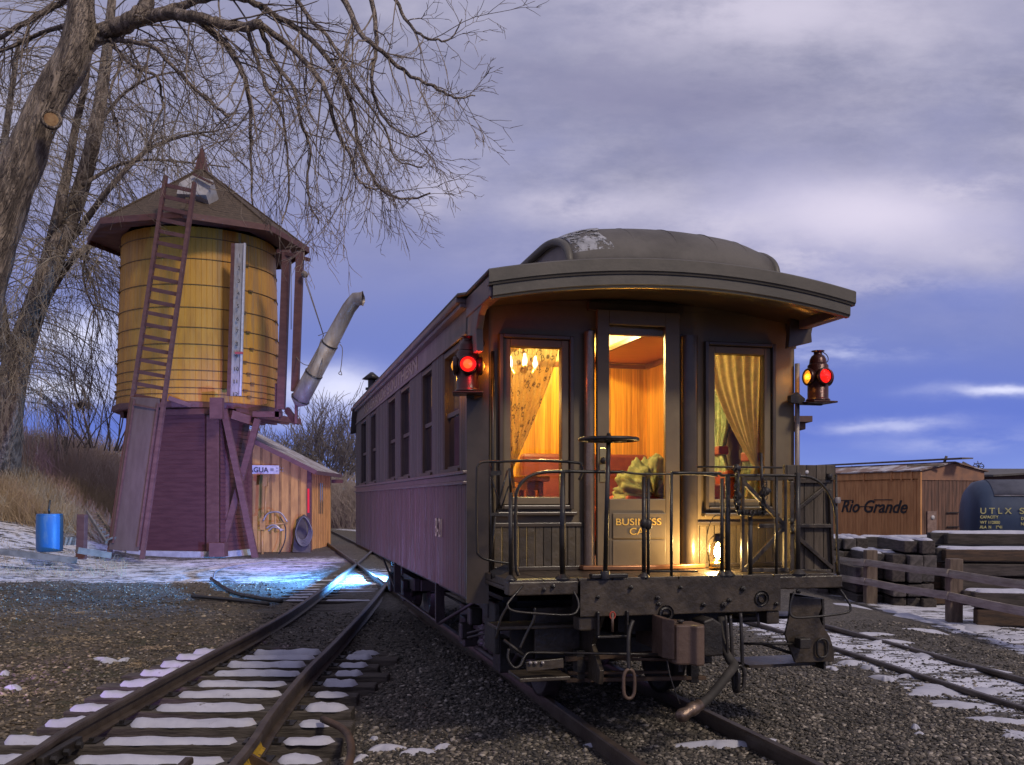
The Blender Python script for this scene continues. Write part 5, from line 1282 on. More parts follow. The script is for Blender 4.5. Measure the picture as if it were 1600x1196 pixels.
# gauge board
g0, g1 = W(376, 381, 26.62), W(369, 619, 26.55)
MB().beam(g0, g1, .30, .05, (0, 1, 0)).build('gauge_board', mat('weathered_white', (.40, .37, .36, 1), (.28, .25, .24, 1), 6, (3, 3, .6), rough=.8), tw)
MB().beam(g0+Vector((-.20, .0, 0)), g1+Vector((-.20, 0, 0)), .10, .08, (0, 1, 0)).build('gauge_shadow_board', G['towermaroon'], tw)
MB().beam(g0+Vector((.13, -.05, 0)), g1+Vector((.13, -.05, 0)), .045, .06, (0, 1, 0)).build('gauge_rail', G['white'], tw)
for k in range(12):
    z = (399+k*19.6, 394+k*19.7)[1]+4; x_ = 377.8-6.6*(k/11)
    p = W(x_-1.5, z+5, 26.50); text(str(k+1), 'gauge_number', G['black'], tw, p+Vector((-.03, -.02, 0)), (1, 0, 0), (0, 0, 1), .155, bold=0, align='CENTER')
p = W(373.5, 552, 26.5); MB().box(p+Vector((-.11, -.03, -.03)), p+Vector((.11, -.005, .03))).build('gauge_pointer', mat('pointer_red', (.45, .08, .10, 1)), tw)
# deck under the tank
mm = MB(); mm.lathe([(0, 4.18), (2.46, 4.18), (2.46, 4.34), (0, 4.34)], (TX, TY, 0), 16, smooth=False); mm.build('tank_deck', G['towermaroon'], tw)
CB = Vector((-8.12, 26.6, 0)); fd = Vector((-.966, .259, 0)); dd = Vector((.259, .966, 0)); up = Vector((0, 0, 1))
mm = MB()
for k in range(10):
    p = CB+dd*.45+fd*(-.35+k*.42)+up*4.08; mm.beam(p-dd*.05, p+dd*3.6, .12, .18)
mm.split('deck_joist', G['towermaroon'], tw)
mm = MB(); mm.beam(CB-fd*.1+up*4.06-dd*.06, CB+fd*2.8+up*4.06-dd*.06, .14, .16); mm.beam(CB-fd*.1+up*4.06+dd*1.5, CB+fd*2.8+up*4.06+dd*1.5, .14, .16); mm.split('cap_beam', G['towermaroon'], tw)
# enclosed base: horizontal siding
def siding(p, q_, z0, z1, name, lap=.125):
    mm = MB(); n_ = int((z1-z0)/lap); d = (q_-p).normalized(); nn_ = d.cross(up)
    if nn_.dot(Vector((0, -1, 0))) < 0 and nn_.dot(Vector((1, 0, 0))) <= 0: nn_ = -nn_
    for k in range(n_):
        za = z0+k*(z1-z0)/n_; zb_ = za+(z1-z0)/n_
        mm.add([p+up*za+nn_*.018, q_+up*za+nn_*.018, q_+up*zb_, p+up*zb_], [(0, 1, 2, 3)]); mm.add([p+up*za, q_+up*za, q_+up*za+nn_*.018, p+up*za+nn_*.018], [(0, 1, 2, 3)])
    mm.build(name, G['siding'], tw, fix=False)
siding(CB+fd*.30, CB+fd*2.75, .18, 4.0, 'front_siding')
siding(CB+dd*.05-fd*.0, CB+dd*1.6, .18, 4.0, 'side_siding')
mm = MB(); mm.beam(CB+fd*.17+up*.12-dd*.03, CB+fd*.17+up*3.98-dd*.03, .34, .10, dd); mm.beam(CB+dd*1.58+up*.12, CB+dd*1.58+up*3.62, .14, .14, dd); mm.beam(CB+fd*2.72+up*.12, CB+fd*2.72+up*3.98, .2, .14, dd); mm.split('corner_post', G['towermaroon'], tw)
mm = MB(); mm.prism([CB-dd*.10-fd*.14, CB-dd*.10+fd*2.9, CB+dd*1.75+fd*2.9, CB+dd*1.75-fd*.14], (0, 0, .17)); mm.build('concrete_footing', G['conc'], tw)
# block and cross braces on the right
bp = W(341, 862, 26.35); MB().beam(bp+Vector((-.20, 0, .05)), bp+Vector((.22, 0, .05)), .36, .38).build('footing_block', G['towermaroon'], tw)
for (xa, ya, xb, yb, Z_, w_) in ((350, 640, 399, 872, 26.55, .17), (403, 655, 346, 862, 26.75, .17)):
    MB().beam(W(xa, ya, Z_), W(xb, yb, Z_+.25), w_, .12, (0, 1, 0)).build('cross_brace', G['towermaroon'], tw)
MB().beam(W(356, 655, 26.95), W(355, 812, 26.95), .10, .08, (0, 1, 0)).build('brace_post', G['towermaroon'], tw)
mm = MB(); mm.beam(W(360, 648, 26.7), W(398, 660, 27.2), .18, .24); mm.beam(W(263, 622, 26.4), W(298, 634, 26.6), .08, .12); mm.beam(W(339, 622, 26.2), W(339, 655, 26.2), .34, .2, (0, 1, 0)); mm.split('bracket_timber', G['towermaroon'], tw)
# ladder, boarded over below
LR0, LR1 = W(222, 874, 24.5), W(304, 286, 25.6); LL0, LL1 = W(171, 866, 24.7), W(259, 276, 25.8)
for a, c_ in ((LR0, LR1), (LL0, LL1)): MB().beam(a, c_, .09, .14, (0, 1, 0)).build('ladder_rail', G['towermaroon'], tw)
for k in range(19):
    s_ = .41+k*.0315
    MB().beam(LL0.lerp(LL1, s_), LR0.lerp(LR1, s_), .05, .10, (0, 0, 1)).build('rung', G['towermaroon'], tw)
o_ = Vector((0, -.10, 0))
MB().prism([LL0.lerp(LL1, .012)+o_, LR0.lerp(LR1, .02)+o_-Vector((.09, 0, 0)), LR0.lerp(LR1, .415)+o_-Vector((.09, 0, 0)), LL0.lerp(LL1, .405)+o_], (0, .04, 0)).build('ladder_guard_panel', mat('guard_panel', (.115, .068, .058, 1), (.145, .09, .078, 1), 2, (3, 3, .5), rough=.7, bump=.3), tw)
mm = MB()
for f in (.12, .88):
    mm.beam(LL0.lerp(LR0, f).lerp(LL1.lerp(LR1, f), .03)+o_*1.25, LL0.lerp(LR0, f).lerp(LL1.lerp(LR1, f), .40)+o_*1.25, .05, .03, (0, 1, 0))
a_ = LL0.lerp(LR0, .14).lerp(LL1.lerp(LR1, .14), .385)+o_*1.3; c_ = LL0.lerp(LR0, .86).lerp(LL1.lerp(LR1, .86), .385)+o_*1.3; mm.beam(a_, c_, .05, .03)
mm.build('guard_batten', G['towermaroon'], tw)
# spout gallows and spout
for (xa, ya, xb, yb, Z_, w_) in ((448, 392, 439, 640, 26.9, .22), (469, 395, 461, 612, 26.6, .20)):
    MB().beam(W(xa, ya, Z_), W(xb, yb, Z_), w_, .18, (0, 1, 0)).build('gallows_post', G['towermaroon'], tw)
mm = MB(); mm.beam(W(448, 640, 26.75), W(463, 660, 26.5), .10, .16); mm.beam(W(434, 600, 27), W(434, 655, 27), .12, .2, (0, 1, 0)); mm.beam(W(396, 648, 27), W(440, 648, 27), .2, .16); mm.beam(W(463, 605, 26.4), W(463, 662, 26.4), .06, .16, (0, 1, 0)); mm.beam(W(435, 393, 27), W(482, 406, 26.5), .14, .1)
mm.split('gallows_beam', G['towermaroon'], tw)
S0, S1, S2, S3 = W(468, 626, 26.4), W(545, 482, 25.4), W(556, 468, 25.3), W(567, 467, 25.2)
MB().tube([S0-(S1-S0).normalized()*.18, S0, S0.lerp(S1, .3), S0.lerp(S1, .302), S0.lerp(S1, .62), S0.lerp(S1, .622), S1, S1.lerp(S2, .6), S2, S3-Vector((.04, 0, 0)), S3], [.06, .25, .245, .235, .23, .215, .185, .185, .185, .17, .20], 20, caps=False).build('spout', G['galv'], tw)
mm = MB()
for f, r_ in ((.30, .255), (.62, .238), (.02, .27)): c_ = S0.lerp(S1, f); d = (S1-S0).normalized(); mm.lathe([(r_-.02, -.02), (r_, -.015), (r_, .015), (r_-.02, .02)], c_, 20, d)
mm.build('spout_band', G['iron'], tw)
mm = MB()
for pts in ([(476, 430), (505, 522)], [(476, 436), (506, 526)], [(505, 524), (500, 545), (492, 552)], [(455, 410), (455, 515)], [(459, 520), (462, 555), (476, 570), (490, 565), (502, 530)], [(483, 576), (490, 590), (501, 585), (504, 560)], [(531, 538), (535, 545), (534, 565), (532, 580)], [(532, 580), (529, 584), (534, 586), (532, 579)], [(497, 525), (515, 520), (532, 536)]):
    mm.tube(cat([W(x_, y_, 25.7 if x_ > 470 else 26.6) for x_, y_ in pts], 6), .011, 5)
mm.lathe([(0, -.08), (.09, -.05), (.09, .05), (0, .08)], W(476, 429, 26.4), 12, (0, 1, 0)); mm.build('spout_rope', mat('rope', (.20, .17, .15, 1), rough=.9), tw)
# ------------------------------------------------------------------ pump shed
SC = Vector((-6.30, 29.8, 0)); s1 = Vector((-.97, -.245, 0)).normalized(); s2 = Vector((.0, 1, 0))
sh = thing('shed', (-7.5, 31, 0), 'small ochre board and batten shed with a sloping roof behind the tower braces', 'shed')
def gz(f): return 2.55+.50*f                                  # wall top rises away from the corner
WLn = 3.6
MB().prism([SC, SC+s1*WLn, SC+s1*WLn+up*gz(WLn), SC+up*gz(0)], s2*.06).build('gable_wall', G['shedwall'], sh)
mm = MB()
for k in range(1, 13):
    f = k*.285; p = SC+s1*f-s2*.02; mm.beam(p+up*.02, p+up*(gz(f)-.02), .055, .04, s2)
mm.split('batten', mat('dark_batten', (.38, .21, .065, 1), (.27, .145, .045, 1), 3, rough=.7), sh)
mm = MB(); mm.box((-6.36, 29.861, 0), (-6.30, 33.4, 2.50)); 
mm.build('side_wall', G['shedwall'], sh)
mm = MB()
for k in range(1, 12): mm.box((-6.299, 29.86+k*.29, .02), (-6.265, 29.90+k*.29, 2.46))
mm.build('side_battens', G['shedwall'], sh)
MB().beam(SC+Vector((.02, -.02, 0)), SC+Vector((.02, -.02, 2.5)), .12, .12).build('corner_trim', G['towermaroon'], sh)
G['redglow'] = mat('painted_red_glow', (.6, .02, .03, 1), emis=(1, .02, .05, 1), es=.25)  # faint emission painted in for red light falling on the corner trim
MB().box(SC+Vector((-.03, -.098, 1.2)), SC+Vector((.03, -.085, 1.95))).build('red_light_patch', G['redglow'], sh)
rf = [SC+s1*WLn+up*(gz(WLn)+.03)-s2*.35, SC-s1*.28+up*(gz(0)-.11)-s2*.35, SC-s1*.28+up*(gz(0)-.11)+s2*4.0, SC+s1*WLn+up*(gz(WLn)+.03)+s2*4.0]
MB().prism(rf, (0, 0, .05)).build('roof', mat('shed_roof_snow', (.25, .21, .20, 1), (.5, .5, .56, 1), 2.5, rough=.9, bump=.4, contrast=(.4, .7)), sh)
mm = MB(); mm.beam(rf[0]+up*.01-s2*.012, rf[1]+up*.01-s2*.012, .03, .14); mm.beam(rf[1]+up*.0-s1*.014, rf[2]-s1*.014, .03, .12); mm.build('fascia', G['towermaroon'], sh)
MB().box((-6.31, 31.3, 1.15), (-6.28, 31.9, 2.15)).build('window', G['dkglass'], sh)
MB().box((-6.25, 33.2, 2.18), (-5.85, 33.3, 2.3)).build('shelf_bracket', G['towermaroon'], sh)
a = W(388, 740, 29.0); b2 = W(436, 727, 29.35)
sg_ = thing('sign', a, 'small white AGUA sign board on the shed wall behind the cross brace', 'sign')
sd = Vector((b2.x-a.x, b2.y-a.y, 0)).normalized()
MB().beam(a+up*.12, Vector((b2.x, b2.y, a.z+.12)), .04, .26, (0, 0, 1)).build('board', G['white'], sg_)
text('AGUA', 'lettering', G['black'], sg_, a+up*.04+Vector((.02, -.04, 0)), sd, (0, 0, 1), .21, bold=.004)
mm = MB(); p = a+sd*.66+Vector((0, -.035, 0)); mm.beam(p+up*.12, p+sd*.10+up*.12, .01, .08)
for zz in (.08, .17):
    for k, l_ in enumerate((.06, .05, .04)): mm.beam(p+sd*(.17+k*.09)+up*zz, p+sd*(.17+k*.09+l_)+up*zz, .01, .025)
mm.build('small_print', mat('grey_print', (.25, .24, .26, 1)), sg_)
# yellow pipework and hoses in front of the shed
pw = thing('standpipe', W(411, 872, 28.4), 'ochre standpipe with tall riser and crank pipes in front of the shed', 'standpipe')
G['ochre'] = mat('ochre_pipe', (.48, .26, .08, 1), (.36, .19, .06, 1), 5, rough=.5)
mm = MB(); mm.tube([W(410, 873, 28.4), W(410, 828, 28.4)], .04, 8); mm.beam(W(411, 828, 28.4), W(411, 810, 28.4), .16, .14, (0, 1, 0)); mm.tube([W(414, 812, 28.4), W(416, 760, 28.4)], .04, 8); mm.beam(W(414, 760, 28.4), W(415, 745, 28.4), .13, .12, (0, 1, 0)); mm.tube([W(398, 822, 28.4), W(449, 818, 28.4)], .03, 8)
mm.tube([W(430, 800, 28.4), W(430, 832, 28.4)], .03, 8); mm.beam(W(399, 868, 28.3), W(399, 806, 28.3), .12, .1, (0, 1, 0)); mm.build('riser', G['ochre'], pw)
mm = MB(); 
for pts in ([(411, 814), (418, 803), (430, 800), (440, 803), (449, 816)], [(416, 826), (424, 821), (432, 822), (440, 830)], [(419, 830), (427, 824), (436, 826), (443, 829)]): mm.tube(cat([W(x_, y_, 28.3) for x_, y_ in pts], 6), .028, 7)
mm.build('curved_pipe', G['galv'], pw)
mm = MB().tube(cat([W(x_, y_, 28.5) for x_, y_ in ((438, 808), (446, 825), (445, 845), (438, 862), (430, 872))], 6), .018, 6); mm.build('hose', G['iron'], pw)
hr = thing('hose_reel', W(474, 862, 29.2), 'coil of grey hose hung on a dark leaning board at the shed corner', 'hose')
mm = MB(); mm.prism([W(457, 863, 29.0), W(485, 864, 29.0), W(484, 812, 29.35), W(475, 804, 29.35), W(463, 812, 29.35)], (0, .06, 0)); mm.build('backboard', mat('slate_board', (.05, .045, .045, 1), (.08, .07, .068, 1), 4), hr)
for k in range(5):
    c_ = W(473.5+(k-2)*.6, 826+k*1.2, 29.02-.03*k); rx, rzz = .20+.012*k, .36+.02*k
    MB().tube([c_+Vector((rx*math.sin(q)*(1-.35*(math.cos(q) > 0)*math.cos(q)), -.02*math.cos(q*2), rzz*math.cos(q))) for q in np.linspace(0, 6.283, 29)[:-1]], .022, 6, closed=True).build('hose_loop', mat('grey_hose', (.13, .125, .13, 1), rough=.5) if k == 0 else bpy.data.materials['grey_hose'], hr)
# ------------------------------------------------------------------ barrel, post, pallet, boards, pipes on the left
def on(x, y): return float(gh(x, y))
bx, by = -16.6, 23.0; bz = on(bx, by)
sc_b = 1.0
br = thing('barrel', (bx*22.6/23, 22.6, bz), 'blue plastic drum standing on the snowy slope left of the tower', 'barrel')
c_ = Vector((W(77.5, 860, 22.6).x, 22.6, W(77, 862, 22.6).z)); H_ = 59*22.6/F; r_ = 19.3*22.6/F
MB().lathe([(0, 0), (r_*.93, 0), (r_*.96, .02), (r_, .06), (r_*1.02, H_*.45), (r_*1.0, H_-.06), (r_*.97, H_-.03), (r_*.99, H_-.015), (r_*.95, H_), (r_*.88, H_-.01), (r_*.86, H_-.05), (0, H_-.05)], c_, 28).build('drum', G['barrel'], br)
MB().tube([c_+Vector((0, 0, H_-.05)), c_+Vector((-.02, 0, H_+.1)), c_+Vector((.01, 0, H_+.32))], .025, 8).build('pump_pipe', G['iron'], br)
MB().lathe([(.02, 0), (.035, .01), (.035, .03), (.0, .04)], c_+Vector((.1, -.05, H_-.052)), 10).build('bung', G['iron'], br)
p0, p1_ = W(127, 874, 22.4), W(129, 804, 22.4)
tag(MB().beam(p0, p1_, .19, .19, (0, 1, 0)).build('post', G['towermaroon'], bevel=.01), 'short square maroon post between the blue barrel and the tower ladder', 'post')
pl_ = thing('ladder', W(150, 850, 24), 'old wooden ladder lying on the snowy slope beside the tower', 'ladder')
G['oldwood'] = mat('grey_old_wood', (.20, .165, .14, 1), (.12, .10, .085, 1), 5, rough=.9, bump=.4)
A, Bq, C_, D_ = W(136, 800, 25.5), W(166, 848, 24.2), W(152, 802, 25.8), W(180, 842, 24.6)
for a, c_ in ((A, Bq), (C_, D_)): MB().beam(a, c_, .05, .09).build('side_rail', G['oldwood'], pl_)
for k in range(8): f = .06+k*.125; MB().beam(A.lerp(Bq, f), C_.lerp(D_, f), .05, .04).build('rung', G['oldwood'], pl_)
for pts, r_, lab in (([(330, 905), (362, 925), (400, 934), (440, 940)], .035, 'curved dark pipe lying on the gravel left of the track'), ([(300, 932), (360, 937), (420, 944)], .03, 'straight dark pipe on the gravel nearest the left rail')):
    q_ = [GZ(x_, y_, .04) for x_, y_ in pts]; tag(MB().tube(cat(q_, 5), r_, 8).build('pipe', G['iron']), lab, 'pipe')
tag(MB().tube(cat([GZ(x_, y_, .05) for x_, y_ in ((333, 905), (345, 890), (420, 878), (500, 880), (552, 878))], 5), .014, 6).build('hose', mat('garden_hose', (.20, .15, .16, 1))), 'thin hose snaking across the snow from the tower to the track', 'hose')
MB_b = MB().beam(W(100, 840, 23.6), W(112, 846, 23.4), .35, .2); tag(MB_b.build('log', G['bark']), 'dark log behind the blue barrel', 'log')
for k, (xa, ya, xb, yb) in enumerate(((0, 862, 120, 876), (120, 860, 172, 868))):
    tag(MB().beam(W(xa, ya, 21.5), W(xb, yb, 22), .16, .14).build('timber', G['oldwood']), ('long grey timber lying in the snow below the blue barrel', 'short grey timber beside the foot of the tower ladder')[k], 'timber')
# ------------------------------------------------------------------ right side: fence, tie stacks, boxcar, tank car
fn = thing('rail_fence', (6.7, 14.6, -.3), 'low weathered log rail fence beside the right hand track', 'fence')
FP = [(5.95, 22.6), (6.20, 20.0), (6.455, 17.3), (6.72, 14.6), (6.98, 11.9), (7.25, 9.2)]
for k, (x_, y_) in enumerate(FP):
    z_ = on(x_, y_); r_ = random.Random(k)
    MB().prism([(x_-.10, y_-.085, z_-.1), (x_+.10, y_-.09, z_-.1), (x_+.10, y_+.09, z_-.1), (x_-.10, y_+.09, z_-.1)], (.005, .0, 1.06)).build('post', G['fencepost'], fn, bevel=.012)
for k in range(len(FP)-1):
    (xa, ya), (xb, yb) = FP[k], FP[k+1]
    for zz, hh, o_ in ((.74, .125, .02), (.40, .13, -.01)):
        za, zb_ = on(xa, ya)+zz, on(xb, yb)+zz+random.Random(k+zz).uniform(-.03, .03)
        P = [Vector((xa-.11, ya+.1, za)), Vector(((xa+xb)/2-.10+o_, (ya+yb)/2, (za+zb_)/2-.02)), Vector((xb-.115, yb-.1, zb_))]
        MB().sweep([(-.035, -hh/2), (.035, -hh*.42), (.04, hh*.1), (.025, hh/2), (-.03, hh*.46), (-.04, -.01)], cat(P, 5)).build('fence_rail', G['fence'], fn)
# stacks of old ties
G['stack'] = [mat('stack_tie', (.035, .028, .023, 1), (.08, .064, .054, 1), 3, (1, 8, 8), rough=.9, bump=.9, bscale=12), mat('stack_tie_grey', (.085, .074, .07, 1), (.045, .038, .034, 1), 3, (1, 8, 8), rough=.9, bump=.9, bscale=12), mat('stack_tie_brown', (.10, .06, .035, 1), (.05, .034, .024, 1), 3, (1, 8, 8), rough=.9, bump=.9, bscale=12)]
G['endgrain'] = mat('grey_tie_end', (.12, .102, .095, 1), (.055, .046, .042, 1), 9, rough=.9, bump=.8, bscale=20)
def stack(px, Z_, d, nl, nw, L, where, seed, grp, caps=True, w_=.23, z0=None, col_=None):
    r_ = random.Random(seed); o = W(px, 900, Z_); o.z = on(o.x, o.y) if z0 is None else z0; d = Vector(d).normalized(); nrm = Vector((-d.y, d.x, 0))
    for l in range(nl):
        for k in range(nw-(1 if l == nl-1 and nw > 2 else 0)):
            s_ = r_.uniform(-.14, .14); LL = L+r_.uniform(-.15, .2); hh = w_*r_.uniform(.9, 1.05)
            base = o+d*s_+nrm*(k*(w_+.03)+r_.uniform(-.02, .02))+Vector((0, 0, l*(w_+.025)+w_/2+.02))
            row = ('bottom row', 'second row', 'third row', 'fourth row', 'fifth row', 'sixth row')[min(l, 5)]
            pos = ('nearest old tie', 'middle old tie', 'farthest old tie', 'fourth old tie', 'fifth old tie')[min(k, 4)]
            if col_: pos = ('rightmost', 'second from right', 'third from right', 'fourth from right')[k]
            mt = r_.choice(G['stack'] if not col_ else G['stack'][:2]+[G['endgrain']]); ang = math.atan2(d.y, d.x)+r_.uniform(-.015, .015)
            th_ = thing('railway_tie', base, f'{pos}, {row} of {where}' if not col_ else f'{pos} in {row} of {where}', 'railway tie', grp, ang)
            MB().box((0, -w_/2, -hh/2), (LL, w_/2, hh/2)).build('timber', mt, th_, local=True, bevel=.02)
            if caps and l == nl-1 and r_.random() < .8 or caps and not col_ and k == 0 and r_.random() < .22:
                snowcap(th_, LL/2, .0, hh/2-.002, LL*.97, w_*.92, .038, 0, seed*50+l*7+k, local=True)
stack(1352, 19.8, (.995, -.10, 0), 5, 3, 2.2, 'the far tie stack behind the left fence post', 1, 'stacked old ties', z0=-.42)
stack(1384, 18.2, (.995, -.08, 0), 3, 2, 1.3, 'the low tie stack right of the left fence post', 2, 'stacked old ties', z0=-.33)
stack(1462, 17.3, (.995, -.12, 0), 4, 3, 2.9, 'the tie stack just behind the right fence post', 3, 'stacked old ties')
stack(1468, 18.8, (.99, -.10, 0), 6, 3, 3.6, 'the tallest tie stack at the right edge', 4, 'stacked old ties', z0=-.56)
stack(1520, 14.2, (.97, -.2, 0), 2, 2, 2.5, 'the low pile right of the fence post', 5, 'stacked old ties')
stack(1350, 19.0, (.12, .99, 0), 5, 4, 1.8, 'the end-on tie stack nearest the car', 6, 'stacked old ties', z0=-.42, col_='column')
stack(1392, 17.6, (.10, .99, 0), 4, 3, 1.8, 'the low end-on tie stack', 7, 'stacked old ties', z0=-.38, col_='column')
stack(1452, 17.0, (.12, .99, 0), 5, 3, 1.8, 'the end-on tie stack by the right post', 8, 'stacked old ties', z0=-.38, col_='column')
# boxcar
BC = Vector((12.76, 30, -.9)); bs = Vector((-.343, .939, 0)); be = Vector((.939, .343, 0))
bcar = thing('boxcar', BC, 'weathered orange freight boxcar with black script lettering behind the tie stacks', 'boxcar')
HB = 3.42; BL = 9.0; BWd = 2.55
def boards(mm, p, d, L_, z0, z1, nrm, w_=.14, g=.014, seed=0):
    r_ = random.Random(seed); n_ = int(L_/w_); w_ = L_/n_
    for k in range(n_):
        a = p+d*(k*w_+.006); c_ = p+d*((k+1)*w_-.006); t_ = nrm*(g+r_.uniform(-.004, .004))
        mm.add([a+t_+up*z0, c_+t_+up*z0, c_+t_+up*z1, a+t_+up*z1, a+up*z0, c_+up*z0, c_+up*z1, a+up*z1], [(0, 1, 2, 3), (0, 3, 7, 4), (1, 5, 6, 2)])
mm = MB(); boards(mm, BC, bs, BL, .9, HB-.28, -be, seed=1); mm.add([BC+up*.9, BC+bs*BL+up*.9, BC+bs*BL+up*(HB+.03), BC+up*(HB+.03)], [(0, 1, 2, 3)]); mm.build('side_boards', G['boxcar'], bcar, fix=False)
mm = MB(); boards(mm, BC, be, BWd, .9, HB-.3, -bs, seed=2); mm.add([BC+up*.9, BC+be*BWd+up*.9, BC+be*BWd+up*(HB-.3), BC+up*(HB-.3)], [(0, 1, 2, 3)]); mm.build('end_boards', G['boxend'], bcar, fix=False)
pk = BC+be*(BWd/2)
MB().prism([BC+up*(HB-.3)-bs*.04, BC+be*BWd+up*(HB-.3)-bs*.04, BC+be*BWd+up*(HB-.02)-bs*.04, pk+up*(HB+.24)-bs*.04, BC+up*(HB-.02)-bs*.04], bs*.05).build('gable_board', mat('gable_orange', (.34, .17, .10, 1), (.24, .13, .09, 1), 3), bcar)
mm = MB(); mm.beam(BC+up*(HB-.14)-be*.03, BC+bs*BL+up*(HB-.14)-be*.03, .04, .22); mm.beam(BC-be*.02+up*.9, BC-be*.02+up*(HB-.04), .06, .12, bs)
for f in (.3, .75, 1.2, 2.5): mm.beam(BC+bs*f-be*.06+up*(HB-.30), BC+bs*f-be*.06+up*(HB+.0), .04, .05, bs)
mm.build('side_fascia', G['boxcar'], bcar)
mm = MB(); e1, e2 = BC-be*.10-bs*.12+up*(HB-.02), BC+be*(BWd+.1)-bs*.12+up*(HB-.02); rg = pk-bs*.12+up*(HB+.26)
for a, c_ in ((e1, rg), (rg, e2)): mm.prism([a, c_, c_+bs*(BL+.2), a+bs*(BL+.2)], (0, 0, .04))
mm.build('roof', mat('boxcar_roof', (.22, .14, .11, 1), (.5, .48, .52, 1), 1.6, rough=.9, contrast=(.45, .6)), bcar)
mm = MB(); mm.beam(rg-bs*.5+up*.12, rg+bs*7+up*.12, .45, .04); mm.build('running_board', G['oldwood'], bcar)
p_ = W(1469, 733, 30.5); mm = MB(); mm.beam(p_+Vector((0, 0, -.15)), W(1479, 713, 30.5), .05, .07); mm.beam(W(1504, 723, 31), W(1518, 730, 31), .07, .07); mm.beam(W(1418, 728, 30), W(1475, 727, 30), .05, .06)
mm.build('roof_brake_gear', G['oldwood'], bcar)
mm = MB(); c_ = W(1529, 729, 31.5)
for k in range(4): mm.tube([c_+Vector((.0, 0, 0)), c_+Vector((.18*math.cos(k*.8), .05, .18*math.sin(k*.8)))], .012, 5); mm.tube([c_, c_-Vector((.18*math.cos(k*.8), .05, .18*math.sin(k*.8)))], .012, 5)
mm.tube([c_+Vector((.18*math.cos(q), 0, .10*math.sin(q))) for q in np.linspace(0, 6.28, 17)[:-1]], .014, 5, closed=True); mm.tube([c_, c_-Vector((0, 0, 2.2))], .018, 6); mm.build('brake_wheel', G['iron'], bcar)
MB().beam(BC+be*.40-bs*.05+up*1.25, BC+be*.40-bs*.05+up*2.15, .36, .04, be.cross(up)).build('end_placard', mat('placard', (.30, .20, .17, 1), (.2, .13, .11, 1), 8), bcar)
mm = MB(); 
for f in (.0, 1): mm.box
p_ = BC+be*.42-bs*.08+up*1.95; mm.lathe([(0, .01), (.07, .008), (.07, 0)], p_, 12, -bs); mm.build('placard_plate', G['white'], bcar)
mm = MB()
for k in range(3): mm.beam(BC+be*1.0-bs*.06+up*(1.2+k*.45), BC+be*1.5-bs*.06+up*(1.2+k*.45), .03, .03)
mm.build('grab_iron', G['iron'], bcar)
t0 = BC+bs*3.72-be*.022
ta = W(1316, 800, 33.4); tz = ta.z; text('Rio Grande', 'script_lettering', G['black'], bcar, Vector((t0.x, t0.y, tz)), -bs, (0, 0, 1), .58, shear=.35, bold=.010, depth=.006, sx=1.15)
mm = MB(); q_ = lambda f, z_: BC+bs*f-be*.03+up*z_
zz = tz+.9
for a, c_, h_ in ((3.85, 3.05, .40), (2.75, 2.1, .19), (2.05, 1.2, .42)): mm.beam(Vector((q_(a, 0).x, q_(a, 0).y, tz+h_)), Vector((q_(c_, 0).x, q_(c_, 0).y, tz+h_)), .01, .028)
mm.build('lettering_bar', G['black'], bcar)
mm = MB()
for f in (1.2, 7.6):
    for e_ in (.5, 2.05): mm.lathe([(.0, -.05), (.36, -.05), (.36, .05), (0, .05)], BC+bs*f+be*e_+up*.42, 20, be)
    mm.beam(BC+bs*(f-.9)+be*.4+up*.5, BC+bs*(f+.9)+be*.4+up*.5, .1, .2)
mm.beam(BC+bs*.2+be*BWd/2+up*.8, BC+bs*(BL-.2)+be*BWd/2+up*.8, 2.2, .18); mm.build('running_gear', G['dirtyiron'], bcar)
# tank car
ax_ = Vector((.985, -.17, 0)).normalized(); T0 = W(1512, 800, 25); T0.z = 1.10; RT = 1.02
tkc = thing('tank_car', T0, 'dark blue railway tank car with yellow lettering at the right edge', 'tank car')
MB().lathe([(0, -.10), (.45, -.08), (.80, 0), (.97, .14), (RT, .34), (RT, 6.5), (.8, 6.8), (0, 6.9)], T0, 40, ax_).build('tank_shell', G['tankblue'], tkc)
mm = MB(); nrm = Vector((ax_.y, -ax_.x, 0))
if nrm.y > 0: nrm = -nrm
rows = [[T0+ax_*(.15+.0*i)+ax_*x_+nrm*((RT+.012)*math.cos(a))+up*((RT+.012)*math.sin(a)) for x_ in (.25, 3, 6.2)] for i, a in enumerate(np.linspace(R(38), R(142), 14))]
mm.grid(rows).build('tank_jacket', mat('tank_roof_grey', (.10, .10, .115, 1), (.15, .15, .17, 1), 3, rough=.6), tkc, fix=False, solid=.01)
mm = MB(); mm.tube([T0+ax_*x_+nrm*(RT*math.cos(R(37))+.02)+up*(RT*math.sin(R(37))) for x_ in (.4, 6.2)], .02, 6); mm.build('handrail', G['galv'], tkc)
def tpos(x, y): p = W(x, y, 25); s_ = (p.x-T0.x)/ax_.x; b_ = T0+ax_*s_; a = math.asin(max(-1, min(1, (p.z-T0.z)/RT))); return b_+nrm*(RT*math.cos(a)+.02)+Vector((0, 0, p.z-T0.z))
for body, x_, y_, sz, sx_ in (('U T L X', 1512, 802, .21, 1.05), ('SS12', 1566, 802, .21, 1.3), ('CAPACITY', 1512, 809, .10, .9), ('WT 112800', 1512, 817, .10, .95), ('ALA  N    1941', 1512, 824, .10, .85), ('DC  1020  LB', 1568, 811, .10, .9), ('NEW', 1568, 819, .10, .9)):
    text(body, 'tank_lettering', G['tankyel'], tkc, tpos(x_, y_), ax_, (0, 0, 1), sz, sx=sx_, bold=.003)
mm = MB(); mm.beam(T0+ax_*.2-up*1.1, T0+ax_*6.3-up*1.1, 1.6, .3)
